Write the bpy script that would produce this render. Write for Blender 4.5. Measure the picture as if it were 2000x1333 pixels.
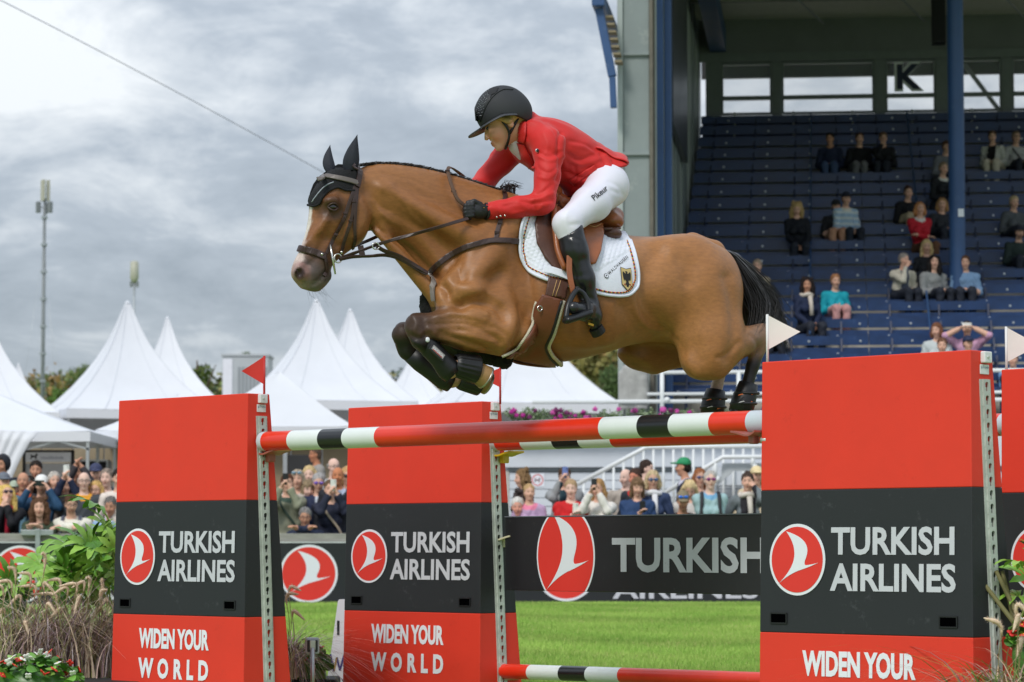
import bpy, math, random
import numpy as np
from mathutils import Vector, Matrix
for o in list(bpy.data.objects):
 bpy.data.objects.remove(o)
SC = bpy.context.scene
COL = SC.collection
R = math.radians
rng = random.Random(7)
# ------------------------------------------------------------------ camera
FPX = 5600.0
CAMH = 0.85
TILT = math.atan(400.0 / FPX)
cam_d = bpy.data.cameras.new('camera')
cam = bpy.data.objects.new('camera', cam_d)
COL.objects.link(cam)
cam.location = (0, 0, CAMH)
cam.rotation_euler = (math.pi / 2 + TILT, 0, 0)
cam_d.sensor_width = 36.0
cam_d.lens = 36.0 * FPX / 2000.0
cam_d.clip_start = 0.1
cam_d.clip_end = 6000
cam_d.dof.use_dof = True
cam_d.dof.focus_distance = 13.4
cam_d.dof.aperture_fstop = 6.3
SC.camera = cam
SC.render.resolution_x, SC.render.resolution_y = 1024, 682
# ------------------------------------------------------------------ sky and light
SUN_EL, SUN_AZ = R(46), R(-28)
wd = bpy.data.worlds.new('World')
SC.world = wd
wd.use_nodes = True
nt = wd.node_tree
nt.nodes.clear()
def N(t, typ, **kw):
 n = t.nodes.new(typ)
 for k, v in kw.items():
  setattr(n, k, v)
 return n
def build_sky():
 t = nt
 L = t.links.new
 out = N(t, 'ShaderNodeOutputWorld')
 bg = N(t, 'ShaderNodeBackground')
 bg.inputs['Strength'].default_value = 1.0
 sky = N(t, 'ShaderNodeTexSky', sky_type='NISHITA', sun_disc=False)
 sky.sun_elevation = SUN_EL
 sky.sun_rotation = math.pi + SUN_AZ
 tc = N(t, 'ShaderNodeTexCoord')
 sep = N(t, 'ShaderNodeSeparateXYZ')
 L(tc.outputs['Generated'], sep.inputs[0])
 # cloud sheet: project the view direction on a layer high above so that clouds flatten towards the horizon
 mz = N(t, 'ShaderNodeMath', operation='MAXIMUM'); mz.inputs[1].default_value = 0.0
 L(sep.outputs['Z'], mz.inputs[0])
 az = N(t, 'ShaderNodeMath', operation='ADD'); az.inputs[1].default_value = 0.30
 L(mz.outputs[0], az.inputs[0])
 dx = N(t, 'ShaderNodeMath', operation='DIVIDE'); L(sep.outputs['X'], dx.inputs[0]); L(az.outputs[0], dx.inputs[1])
 dy = N(t, 'ShaderNodeMath', operation='DIVIDE'); L(sep.outputs['Y'], dy.inputs[0]); L(az.outputs[0], dy.inputs[1])
 cb = N(t, 'ShaderNodeCombineXYZ'); L(dx.outputs[0], cb.inputs[0]); L(dy.outputs[0], cb.inputs[1])
 mp = N(t, 'ShaderNodeMapping'); mp.inputs['Location'].default_value = (SKY_OFF[0], SKY_OFF[1], 0)
 mp.inputs['Scale'].default_value = (1.0, 1.0, 1)
 L(cb.outputs[0], mp.inputs['Vector'])
 n1 = N(t, 'ShaderNodeTexNoise'); n1.inputs['Scale'].default_value = 2.1; n1.inputs['Detail'].default_value = 7
 n1.inputs['Roughness'].default_value = 0.6; n1.inputs['Distortion'].default_value = 0.25
 L(mp.outputs[0], n1.inputs['Vector'])
 r1 = N(t, 'ShaderNodeValToRGB')
 r1.color_ramp.elements[0].position = 0.36; r1.color_ramp.elements[0].color = (0.215, 0.25, 0.295, 1)
 r1.color_ramp.elements[1].position = 0.66; r1.color_ramp.elements[1].color = (0.62, 0.645, 0.665, 1)
 e = r1.color_ramp.elements.new(0.50); e.color = (0.32, 0.36, 0.41, 1)
 e = r1.color_ramp.elements.new(0.57); e.color = (0.45, 0.485, 0.525, 1)
 n2 = N(t, 'ShaderNodeTexNoise'); n2.inputs['Scale'].default_value = 7.5; n2.inputs['Detail'].default_value = 8; n2.inputs['Roughness'].default_value = 0.62; n2.inputs['Distortion'].default_value = 0.6
 L(mp.outputs[0], n2.inputs['Vector'])
 ad = N(t, 'ShaderNodeMath', operation='MULTIPLY_ADD'); ad.inputs[1].default_value = 0.34; L(n2.outputs['Fac'], ad.inputs[0])
 sb = N(t, 'ShaderNodeMath', operation='SUBTRACT'); sb.inputs[1].default_value = 0.185; L(n1.outputs['Fac'], sb.inputs[0]); L(sb.outputs[0], ad.inputs[2])
 L(ad.outputs[0], r1.inputs[0])
 # overcast skies brighten towards the zenith
 gr = N(t, 'ShaderNodeMapRange'); gr.inputs['From Min'].default_value = 0.0; gr.inputs['From Max'].default_value = 0.55
 gr.inputs['To Min'].default_value = 0.93; gr.inputs['To Max'].default_value = 1.75
 L(mz.outputs[0], gr.inputs['Value'])
 mul = N(t, 'ShaderNodeVectorMath', operation='SCALE'); L(r1.outputs[0], mul.inputs[0]); L(gr.outputs[0], mul.inputs['Scale'])
 sk = N(t, 'ShaderNodeVectorMath', operation='SCALE'); L(sky.outputs[0], sk.inputs[0]); sk.inputs['Scale'].default_value = 0.1
 mx = N(t, 'ShaderNodeMix', data_type='RGBA'); mx.inputs['Factor'].default_value = 0.92
 L(sk.outputs[0], mx.inputs[6]); L(mul.outputs[0], mx.inputs[7])
 L(mx.outputs[2], bg.inputs['Color'])
 L(bg.outputs[0], out.inputs['Surface'])
SKY_OFF = (23.91, -18.07)
build_sky()
sun_d = bpy.data.lights.new('sun', 'SUN')
sun_d.energy = 1.5
sun_d.angle = R(14)
sun_d.color = (1.0, 0.955, 0.89)
sun = bpy.data.objects.new('sun', sun_d)
COL.objects.link(sun)
sd = Vector((math.sin(SUN_AZ) * math.cos(SUN_EL), -math.cos(SUN_AZ) * math.cos(SUN_EL), math.sin(SUN_EL)))
sun.rotation_euler = sd.to_track_quat('Z', 'Y').to_euler()
vs = SC.view_settings
vs.view_transform = 'Standard'
vs.look = 'None'
vs.exposure = 0.42
vs.gamma = 1.0
vs.use_curve_mapping = False
# ------------------------------------------------------------------ helpers: layout
CT, ST = math.cos(TILT), math.sin(TILT)
def at(px, py, d):
 """world point seen at picture position (px, py) of 2000 x 1333, d metres away along the optical axis"""
 u, v = (px - 1000.0) / FPX, (666.5 - py) / FPX
 return Vector((u * d, d * (CT - v * ST), CAMH + d * (ST + v * CT)))
def on_plane(px, py, p0, n):
 """world point of the picture position on the plane through p0 with normal n"""
 c = Vector((0, 0, CAMH))
 q = at(px, py, 1.0) - c
 k = (Vector(p0) - c).dot(n) / q.dot(n)
 return c + q * k
def depth_of(p):
 q = Vector(p) - Vector((0, 0, CAMH))
 return q.y * CT + q.z * ST
# ------------------------------------------------------------------ helpers: materials
def S(r, g, b):
 f = lambda c: c / 12.92 if c <= 0.04045 else ((c + 0.055) / 1.055) ** 2.4
 return (f(r / 255), f(g / 255), f(b / 255))
MATS = {}
def mat(name, col=(0.5, 0.5, 0.5), rough=0.6, var=0.0, vs=6.0, bump=0.0, bs=80.0, metal=0.0, coat=0.0, sheen=0.0, attr=None, col2=None,
  stretch=None, detail=4.0, spec=None, alpha=None, trans=0.0, dirt=None):
 if name in MATS:
  return MATS[name]
 m = bpy.data.materials.new(name)
 MATS[name] = m
 m.use_nodes = True
 t = m.node_tree
 L = t.links.new
 b = t.nodes['Principled BSDF']
 b.inputs['Roughness'].default_value = rough
 b.inputs['Metallic'].default_value = metal
 if coat: b.inputs['Coat Weight'].default_value = coat
 if sheen: b.inputs['Sheen Weight'].default_value = sheen
 if spec is not None: b.inputs['Specular IOR Level'].default_value = spec
 if trans: b.inputs['Transmission Weight'].default_value = trans
 if alpha is not None: b.inputs['Alpha'].default_value = alpha
 c4 = (*col, 1)
 src = None
 if attr:
  a = N(t, 'ShaderNodeAttribute', attribute_name=attr)
  src = a.outputs['Color']
 if var or col2 or bump:
  tc = N(t, 'ShaderNodeTexCoord')
  vec = tc.outputs['Object']
  if stretch:
   mp = N(t, 'ShaderNodeMapping'); mp.inputs['Scale'].default_value = stretch
   L(vec, mp.inputs['Vector']); vec = mp.outputs[0]
 if var or col2:
  n = N(t, 'ShaderNodeTexNoise'); n.inputs['Scale'].default_value = vs; n.inputs['Detail'].default_value = detail
  n.inputs['Roughness'].default_value = 0.62
  L(vec, n.inputs['Vector'])
  mr = N(t, 'ShaderNodeMapRange'); mr.inputs['From Min'].default_value = 0.3; mr.inputs['From Max'].default_value = 0.7
  L(n.outputs['Fac'], mr.inputs['Value'])
  mx = N(t, 'ShaderNodeMix', data_type='RGBA')
  L(mr.outputs[0], mx.inputs['Factor'])
  if src is not None:
   lo = N(t, 'ShaderNodeVectorMath', operation='SCALE'); L(src, lo.inputs[0]); lo.inputs['Scale'].default_value = 1 - var
   hi = N(t, 'ShaderNodeVectorMath', operation='SCALE'); L(src, hi.inputs[0]); hi.inputs['Scale'].default_value = 1 + var
   L(lo.outputs[0], mx.inputs[6]); L(hi.outputs[0], mx.inputs[7])
  else:
   k = col2 if col2 else tuple(c * (1 + var) for c in col)
   j = col if col2 else tuple(c * (1 - var) for c in col)
   mx.inputs[6].default_value = (*j, 1); mx.inputs[7].default_value = (*k, 1)
  src = mx.outputs[2]
  mr2 = N(t, 'ShaderNodeMapRange'); mr2.inputs['To Min'].default_value = max(0.03, rough - 0.08); mr2.inputs['To Max'].default_value = min(1, rough + 0.08)
  L(n.outputs['Fac'], mr2.inputs['Value']); L(mr2.outputs[0], b.inputs['Roughness'])
 if dirt:
  # scuffs and specks with shapes of their own
  dc, amount, ds = dirt
  tcd = N(t, 'ShaderNodeTexCoord')
  nd = N(t, 'ShaderNodeTexNoise'); nd.inputs['Scale'].default_value = ds; nd.inputs['Detail'].default_value = 8; nd.inputs['Roughness'].default_value = 0.75
  L(tcd.outputs['Object'], nd.inputs['Vector'])
  md = N(t, 'ShaderNodeMapRange'); md.inputs['From Min'].default_value = 0.60; md.inputs['From Max'].default_value = 0.78
  md.inputs['To Max'].default_value = amount
  L(nd.outputs['Fac'], md.inputs['Value'])
  mxd = N(t, 'ShaderNodeMix', data_type='RGBA')
  L(md.outputs[0], mxd.inputs['Factor'])
  if src is not None: L(src, mxd.inputs[6])
  else: mxd.inputs[6].default_value = c4
  mxd.inputs[7].default_value = (*dc, 1)
  src = mxd.outputs[2]
 if src is not None: L(src, b.inputs['Base Color'])
 else: b.inputs['Base Color'].default_value = c4
 if bump:
  n2 = N(t, 'ShaderNodeTexNoise'); n2.inputs['Scale'].default_value = bs; n2.inputs['Detail'].default_value = 3
  L(vec, n2.inputs['Vector'])
  bp = N(t, 'ShaderNodeBump'); bp.inputs['Strength'].default_value = bump; bp.inputs['Distance'].default_value = 0.01
  L(n2.outputs['Fac'], bp.inputs['Height']); L(bp.outputs[0], b.inputs['Normal'])
 return m
# ------------------------------------------------------------------ helpers: objects
def tag(o, label=None, cat=None, group=None, kind=None):
 if label: o['label'] = label
 if cat: o['category'] = cat
 if group: o['group'] = group
 if kind: o['kind'] = kind
 return o
def thing(name, loc=(0, 0, 0), rz=0.0, label=None, cat=None, group=None):
 o = bpy.data.objects.new(name, None)
 o.empty_display_size = 0.1
 COL.objects.link(o)
 o.location = loc
 o.rotation_euler = (0, 0, rz)
 return tag(o, label, cat, group)
def mesh_obj(name, v, f, m, parent=None, smooth=True, mi=None, loc=None, cols=None):
 me = bpy.data.meshes.new(name)
 if isinstance(v, np.ndarray): v = v.tolist()
 if isinstance(f, np.ndarray): f = f.tolist()
 me.from_pydata(v, [], f)
 for k in (m if isinstance(m, (list, tuple)) else [m]):
  me.materials.append(k)
 if mi is not None: me.polygons.foreach_set('material_index', np.asarray(mi, dtype=np.int32))
 me.polygons.foreach_set('use_smooth', np.full(len(me.polygons), bool(smooth)))
 if cols is not None:
  a = me.color_attributes.new('Col', 'FLOAT_COLOR', 'POINT')
  c = np.ones((len(me.vertices), 4), dtype=np.float32); c[:, :3] = cols
  a.data.foreach_set('color', c.ravel())
 me.update()
 o = bpy.data.objects.new(name, me)
 COL.objects.link(o)
 if parent is not None: o.parent = parent
 if loc is not None: o.location = loc
 return o
def copy_tree(o, parent=None):
 c = o.copy(); COL.objects.link(c); c.parent = parent
 for ch in list(o.children): copy_tree(ch, c)
 return c
class MB:
 def __init__(s): s.v = []; s.f = []; s.mi = []
 def add(s, v, f, mi=0):
  k = len(s.v); s.v += [tuple(p) for p in v]
  s.f += [tuple(i + k for i in q) for q in f]; s.mi += [mi] * len(f); return s
 def box(s, c, size, M=None, mi=0):
  x, y, z = [a / 2 for a in size]; c = Vector(c)
  pts = [Vector((sx * x, sy * y, sz * z)) for sz in (-1, 1) for sy in (-1, 1) for sx in (-1, 1)]
  if M is not None: pts = [M @ p for p in pts]
  return s.add([c + p for p in pts], [(0, 2, 3, 1), (4, 5, 7, 6), (0, 1, 5, 4), (2, 6, 7, 3), (0, 4, 6, 2), (1, 3, 7, 5)], mi)
 def box2(s, a, b, mi=0):
  return s.box([(a[i] + b[i]) / 2 for i in range(3)], [abs(b[i] - a[i]) for i in range(3)], None, mi)
 def bar(s, a, b, w, h, up=(0, 0, 1), mi=0):
  """rectangular bar from a to b, w across, h along up"""
  a, b = Vector(a), Vector(b); d = b - a; l = d.length; d.normalize()
  u = Vector(up); x = d.cross(u)
  if x.length < 1e-5: x = d.cross(Vector((1, 0, 0)))
  x.normalize(); u = x.cross(d).normalized()
  M = Matrix((x, d, u)).transposed()
  return s.box((a + b) / 2, (w, l, h), M, mi)
 def tube(s, pts, r, n=8, cap=True, mi=0, flat=None):
  pts = [Vector(p) for p in pts]
  rr = r if isinstance(r, (list, tuple, np.ndarray)) else [r] * len(pts)
  k0 = []; prev = None; vv = []; ff = []
  for i, p in enumerate(pts):
   d = (pts[min(i + 1, len(pts) - 1)] - pts[max(i - 1, 0)]).normalized()
   if prev is None:
    x = d.cross(Vector((0, 0, 1)))
    if x.length < 1e-3: x = d.cross(Vector((0, 1, 0)))
   else: x = prev - d * prev.dot(d)
   x.normalize(); prev = x; y = d.cross(x)
   for j in range(n):
    a = 2 * math.pi * j / n
    q = x * math.cos(a) * rr[i] + y * math.sin(a) * rr[i]
    if flat is not None:
     fd, ff_ = flat; fd = Vector(fd); q = q - fd * q.dot(fd) * (1 - ff_)
    vv.append(p + q)
  for i in range(len(pts) - 1):
   for j in range(n):
    a, b = i * n + j, i * n + (j + 1) % n
    ff.append((a, b, b + n, a + n))
  if cap:
   ff.append(tuple(range(n - 1, -1, -1))); ff.append(tuple((len(pts) - 1) * n + j for j in range(n)))
  return s.add(vv, ff, mi)
 def prism(s, poly, h, M=None, o=(0, 0, 0), mi=0):
  """2d polygon in local xy pushed along local z from 0 to h"""
  n = len(poly); o = Vector(o)
  pts = [Vector((x, y, 0)) for x, y in poly] + [Vector((x, y, h)) for x, y in poly]
  if M is not None: pts = [M @ p for p in pts]
  return s.add([o + p for p in pts], [tuple(range(n - 1, -1, -1)), tuple(range(n, 2 * n))] + [(i, (i + 1) % n, n + (i + 1) % n, n + i) for i in range(n)], mi)
 def sphere(s, c, r, n=10, m=7, mi=0, M=None):
  c = Vector(c); r3 = r if isinstance(r, (tuple, list)) else (r, r, r)
  vv = []; ff = []
  for i in range(m + 1):
   th = math.pi * i / m
   for j in range(n):
    ph = 2 * math.pi * j / n
    p = Vector((r3[0] * math.sin(th) * math.cos(ph), r3[1] * math.sin(th) * math.sin(ph), r3[2] * math.cos(th)))
    vv.append(c + (M @ p if M is not None else p))
  for i in range(m):
   for j in range(n):
    a, b = i * n + j, i * n + (j + 1) % n
    ff.append((a, a + n, b + n, b))
  return s.add(vv, ff, mi)
 def lathe(s, prof, n=16, c=(0, 0, 0), M=None, mi=0):
  c = Vector(c); vv = []; ff = []
  for r, z in prof:
   for j in range(n):
    a = 2 * math.pi * j / n; p = Vector((r * math.cos(a), r * math.sin(a), z))
    vv.append(c + (M @ p if M is not None else p))
  for i in range(len(prof) - 1):
   for j in range(n):
    a, b = i * n + j, i * n + (j + 1) % n
    ff.append((a, b, b + n, a + n))
  return s.add(vv, ff, mi)
 def build(s, name, m, parent=None, smooth=False, bevel=0.0, kind=None, off=None):
  v = s.v
  if off is not None: v = [(p[0] - off[0], p[1] - off[1], p[2] - off[2]) for p in v]
  o = mesh_obj(name, v, s.f, m, parent, smooth, s.mi if isinstance(m, (list, tuple)) else None)
  if bevel:
   b = o.modifiers.new('bevel', 'BEVEL'); b.width = bevel; b.segments = 2; b.limit_method = 'ANGLE'
  if kind: o['kind'] = kind
  return o
def smooth_angle(o, deg=40):
 me = o.data
 try:
  me.polygons.foreach_set('use_smooth', np.ones(len(me.polygons), dtype=bool)); me.set_sharp_from_angle(angle=R(deg))
 except Exception: pass
 return o
def basis(x, y, z):
 return Matrix((Vector(x), Vector(y), Vector(z))).transposed()
# ------------------------------------------------------------------ helpers: lettering (the built-in font as mesh)
_txt_cache = {}
def text_mesh(s, bold=0.0, spacing=1.0, depth=0.0, shear=0.0, wordgap=1.0):
 key = (s, bold, spacing, depth, shear, wordgap)
 if key not in _txt_cache:
  cu = bpy.data.curves.new('t', 'FONT'); cu.body = s; cu.offset = bold; cu.space_character = spacing; cu.extrude = depth; cu.shear = shear
  cu.space_word = wordgap
  cu.resolution_u = 3
  ob = bpy.data.objects.new('t', cu); COL.objects.link(ob)
  dg = bpy.context.evaluated_depsgraph_get(); dg.update()
  me = ob.evaluated_get(dg).to_mesh()
  v = np.array([p.co[:] for p in me.vertices]); f = [tuple(p.vertices) for p in me.polygons]
  bpy.data.objects.remove(ob)
  _txt_cache[key] = (v, f)
 v, f = _txt_cache[key]
 return v.copy(), f
def lettering(name, s, m, parent, o, ex, ey, x0, x1, y0, y1, bold=0.0, spacing=1.0, shear=0.0, lift=0.0, wordgap=1.0, depth=0.0):
 """word fitted to the rectangle x0..x1, y0..y1 of the plane (o, ex, ey); coordinates of the parent"""
 v, f = text_mesh(s, bold, spacing, depth, shear, wordgap)
 lo, hi = v.min(0), v.max(0)
 o, ex, ey = Vector(o), Vector(ex), Vector(ey); nz = ex.cross(ey).normalized()
 out = []
 for p in v:
  a = x0 + (p[0] - lo[0]) / (hi[0] - lo[0]) * (x1 - x0); b = y0 + (p[1] - lo[1]) / (hi[1] - lo[1]) * (y1 - y0)
  out.append(o + ex * a + ey * b + nz * (lift + p[2]))
 return mesh_obj(name, [tuple(p) for p in out], f, m, parent, smooth=False)
# ------------------------------------------------------------------ helpers: implicit bodies (smooth unions turned into one mesh by surface nets)
class Field:
 def __init__(s, lo, hi, h):
  s.lo = np.array(lo, dtype=np.float32); s.h = h
  s.n = np.ceil((np.array(hi) - s.lo) / h).astype(int) + 1
  s.d = np.full(s.n, 9.0, dtype=np.float32)
 def region(s, lo, hi):
  a = np.clip(np.floor((np.array(lo) - s.lo) / s.h).astype(int), 0, s.n - 1)
  b = np.clip(np.ceil((np.array(hi) - s.lo) / s.h).astype(int) + 1, 1, s.n)
  sl = tuple(slice(int(i), int(j)) for i, j in zip(a, b))
  g = [(np.arange(sl[k].start, sl[k].stop, dtype=np.float32) * s.h + s.lo[k]) for k in range(3)]
  return sl, g[0][:, None, None], g[1][None, :, None], g[2][None, None, :]
 def put(s, sl, d, k, sub=False):
  a = s.d[sl]
  if sub:
   d = -d
   h = np.clip(0.5 + 0.5 * (d - a) / k, 0, 1); s.d[sl] = a * (1 - h) + d * h + k * h * (1 - h)
  else:
   h = np.clip(0.5 + 0.5 * (a - d) / k, 0, 1); s.d[sl] = a * (1 - h) + d * h - k * h * (1 - h)
 def cone(s, a, b, ra, rb, k=0.02, flat=None, sub=False):
  """round cone; flat = (direction, factor) widens (>1) or thins (<1) it along a unit direction"""
  a, b = np.array(a, dtype=np.float32), np.array(b, dtype=np.float32)
  m = max(ra, rb) * max(1.0, flat[1] if flat else 1) + 2 * k + s.h * 2
  sl, X, Y, Z = s.region(np.minimum(a, b) - m, np.maximum(a, b) + m)
  px, py, pz = X - a[0], Y - a[1], Z - a[2]
  ab = b - a
  sc = 1.0
  if flat:
   n = np.array(flat[0], dtype=np.float32); n /= np.linalg.norm(n); q = 1 / flat[1] - 1
   t = (px * n[0] + py * n[1] + pz * n[2]) * q
   px, py, pz = px + t * n[0], py + t * n[1], pz + t * n[2]
   ab = ab + n * (ab @ n) * q
   sc = min(1.0, flat[1]) if flat[1] < 1 else 1.0
  l2 = float(ab @ ab) + 1e-9
  t = np.clip((px * ab[0] + py * ab[1] + pz * ab[2]) / l2, 0, 1)
  d = np.sqrt((px - t * ab[0]) ** 2 + (py - t * ab[1]) ** 2 + (pz - t * ab[2]) ** 2) - (ra + (rb - ra) * t)
  s.put(sl, d * sc, k, sub)
  return s
 def chain(s, pts, rr, k=0.02, flat=None):
  for i in range(len(pts) - 1): s.cone(pts[i], pts[i + 1], rr[i], rr[i + 1], k, flat)
  return s
 def ell(s, c, r, k=0.02, M=None, sub=False):
  """ellipsoid with half axes r, M = rotation whose columns are its axes"""
  c = np.array(c, dtype=np.float32); m = max(r) + 2 * k + s.h * 2
  sl, X, Y, Z = s.region(c - m, c + m)
  x, y, z = X - c[0], Y - c[1], Z - c[2]
  if M is not None:
   A = np.array(M, dtype=np.float32)
   x, y, z = (x * A[0, 0] + y * A[1, 0] + z * A[2, 0], x * A[0, 1] + y * A[1, 1] + z * A[2, 1], x * A[0, 2] + y * A[1, 2] + z * A[2, 2])
  k0 = np.sqrt((x / r[0]) ** 2 + (y / r[1]) ** 2 + (z / r[2]) ** 2) + 1e-6
  k1 = np.sqrt((x / r[0] ** 2) ** 2 + (y / r[1] ** 2) ** 2 + (z / r[2] ** 2) ** 2) + 1e-6
  s.put(sl, k0 * (k0 - 1) / k1, k, sub)
  return s
 def loft(s, A, B, W, tdir=1, k=0.03, p=2.0, tz=None, shift=None):
  """body between the in-plane rails A[i], B[i] (x, z pairs) with half widths W[i] along y: cross-sections are super-ellipses.
  shift = optional y offset per section"""
  A, B, W = np.array(A, float), np.array(B, float), np.array(W, float)
  M_ = 9
  A, B, W = catmull(A, M_), catmull(B, M_), catmull(W[:, None], M_)[:, 0]
  SH = catmull(np.array(shift, float)[:, None], M_)[:, 0] if shift is not None else np.zeros(len(W))
  Cc = (A + B) / 2; H = np.linalg.norm(A - B, axis=1) / 2
  m = float(max(H.max(), W.max())) + 2 * k + s.h * 2
  lo = np.array([Cc[:, 0].min() - m, (SH - W).min() - 2 * k - .02, Cc[:, 1].min() - m]); hi = np.array([Cc[:, 0].max() + m, (SH + W).max() + 2 * k + .02, Cc[:, 1].max() + m])
  sl, X, Y, Z = s.region(lo, hi)
  x = X[:, 0, 0][:, None]; z = Z[0, 0, :][None, :]
  # nearest section in the plane: the segment A-B closest along the spine
  best = np.full((x.shape[0], z.shape[1]), 1e9); U = np.zeros_like(best); HW = np.zeros_like(best); HH = np.zeros_like(best); END = np.zeros_like(best); YS = np.zeros_like(best)
  for i in range(len(Cc) - 1):
   # quad between section i and i+1, bilinear inverse by a few fixed-point steps
   d0, d1 = (A[i] - B[i]), (A[i + 1] - B[i + 1])
   sp = Cc[i + 1] - Cc[i]
   l2 = sp @ sp + 1e-9
   t = ((x - Cc[i, 0]) * sp[0] + (z - Cc[i, 1]) * sp[1]) / l2
   for _ in range(3):
    tt = np.clip(t, 0, 1)
    dx, dz = d0[0] + (d1[0] - d0[0]) * tt, d0[1] + (d1[1] - d0[1]) * tt
    ln = np.sqrt(dx * dx + dz * dz) + 1e-9
    cx, cz = Cc[i, 0] + sp[0] * tt, Cc[i, 1] + sp[1] * tt
    u = ((x - cx) * dx + (z - cz) * dz) / ln
    bx, bz = x - u * dx / ln, z - u * dz / ln
    t = ((bx - Cc[i, 0]) * sp[0] + (bz - Cc[i, 1]) * sp[1]) / l2
   tt = np.clip(t, 0, 1)
   cx, cz = Cc[i, 0] + sp[0] * tt, Cc[i, 1] + sp[1] * tt
   ex, ez = (bx - cx), (bz - cz)
   e = np.sqrt(ex * ex + ez * ez)
   sc = e + 0.0 * np.abs(u)
   w = sc < best
   best = np.where(w, sc, best); U = np.where(w, u, U); END = np.where(w, e, END)
   HW = np.where(w, W[i] + (W[i + 1] - W[i]) * tt, HW); HH = np.where(w, H[i] + (H[i + 1] - H[i]) * tt, HH)
   YS = np.where(w, SH[i] + (SH[i + 1] - SH[i]) * tt, YS)
  U, HW, HH, END, YS = [a[:, None, :].astype(np.float32) for a in (U, HW, HH, END, YS)]
  y = Y - YS
  au, ay = np.abs(U) / HH, np.abs(y) / HW
  if p == 2.0: k0 = np.sqrt(au ** 2 + ay ** 2) + 1e-6
  else: k0 = (au ** p + ay ** p) ** (1 / p) + 1e-6
  k1 = np.sqrt((U / HH ** 2) ** 2 + (y / HW ** 2) ** 2) + 1e-6
  d = k0 * (k0 - 1) / k1 if p == 2.0 else (k0 - 1) * np.minimum(HW, HH)
  d = np.where(END > 1e-4, np.sqrt(np.maximum(d, 0) ** 2 + END ** 2) + np.minimum(d, 0) * 0 , d)
  s.put(sl, d.astype(np.float32), k)
  return s
 def mesh(s, smooth=2, lam=0.5):
  d = s.d; n = d.shape
  neg = d < 0
  c = np.zeros(tuple(i - 1 for i in n), dtype=np.int8)
  for i in (0, 1):
   for j in (0, 1):
    for k in (0, 1):
     c += neg[i:n[0] - 1 + i, j:n[1] - 1 + j, k:n[2] - 1 + k]
  act = (c > 0) & (c < 8)
  idx = np.full(act.shape, -1, dtype=np.int64); ids = np.argwhere(act); idx[act] = np.arange(len(ids))
  acc = np.zeros((len(ids), 3)); cnt = np.zeros(len(ids))
  cor = [(i, j, k) for i in (0, 1) for j in (0, 1) for k in (0, 1)]
  vals = {q: d[ids[:, 0] + q[0], ids[:, 1] + q[1], ids[:, 2] + q[2]] for q in cor}
  for a in cor:
   for ax in range(3):
    if a[ax] == 0:
     b = list(a); b[ax] = 1; b = tuple(b)
     va, vb = vals[a], vals[b]; w = (va < 0) != (vb < 0)
     t = np.where(w, va / np.where(w, va - vb, 1), 0)
     p = np.array(a, float)[None, :].repeat(len(ids), 0); p[:, ax] += t
     acc += p * w[:, None]; cnt += w
  v = ids + acc / np.maximum(cnt, 1)[:, None]
  F = []
  for ax in range(3):
   o1, o2 = [(1, 2), (2, 0), (0, 1)][ax]
   sl0 = [slice(1, n[i] - 1) for i in range(3)]; sl0[ax] = slice(0, n[ax] - 1)
   sl1 = list(sl0); sl1[ax] = slice(1, n[ax])
   A, B = neg[tuple(sl0)], neg[tuple(sl1)]
   e = np.argwhere(A != B); off = np.array([s_.start for s_ in sl0]); e = e + off
   flip = neg[e[:, 0], e[:, 1], e[:, 2]]
   def cell(da, db):
    q = e.copy(); q[:, o1] -= da; q[:, o2] -= db
    return idx[q[:, 0], q[:, 1], q[:, 2]]
   q = np.stack([cell(1, 1), cell(0, 1), cell(0, 0), cell(1, 0)], 1)
   q[~flip] = q[~flip][:, ::-1]
   F.append(q)
  F = np.concatenate(F)
  v = v * s.h + s.lo
  if smooth:
   E = np.concatenate([F[:, [0, 1]], F[:, [1, 2]], F[:, [2, 3]], F[:, [3, 0]]])
   deg = np.bincount(E.ravel(), minlength=len(v)).astype(float)[:, None]
   for it in range(smooth):
    for l_ in (lam, -lam * 1.03):
     sm = np.zeros_like(v)
     for k in range(3):
      sm[:, k] = np.bincount(E[:, 0], v[E[:, 1], k], len(v)) + np.bincount(E[:, 1], v[E[:, 0], k], len(v))
     v = v + l_ * (sm / np.maximum(deg, 1) - v)
  return v, F
def catmull(P, m):
 P = np.asarray(P, float)
 if len(P) < 3:
  t = np.linspace(0, 1, m)[:, None]; return P[0] * (1 - t) + P[1] * t
 out = []
 Q = np.vstack([2 * P[0] - P[1], P, 2 * P[-1] - P[-2]])
 for i in range(len(P) - 1):
  p0, p1, p2, p3 = Q[i], Q[i + 1], Q[i + 2], Q[i + 3]
  for j in range(m):
   t = j / m
   out.append(0.5 * (2 * p1 + (p2 - p0) * t + (2 * p0 - 5 * p1 + 4 * p2 - p3) * t * t + (3 * p1 - p0 - 3 * p2 + p3) * t ** 3))
 out.append(P[-1])
 return np.array(out)
def sstep(a, b, x):
 t = np.clip((x - a) / (b - a), 0, 1); return t * t * (3 - 2 * t)
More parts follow.
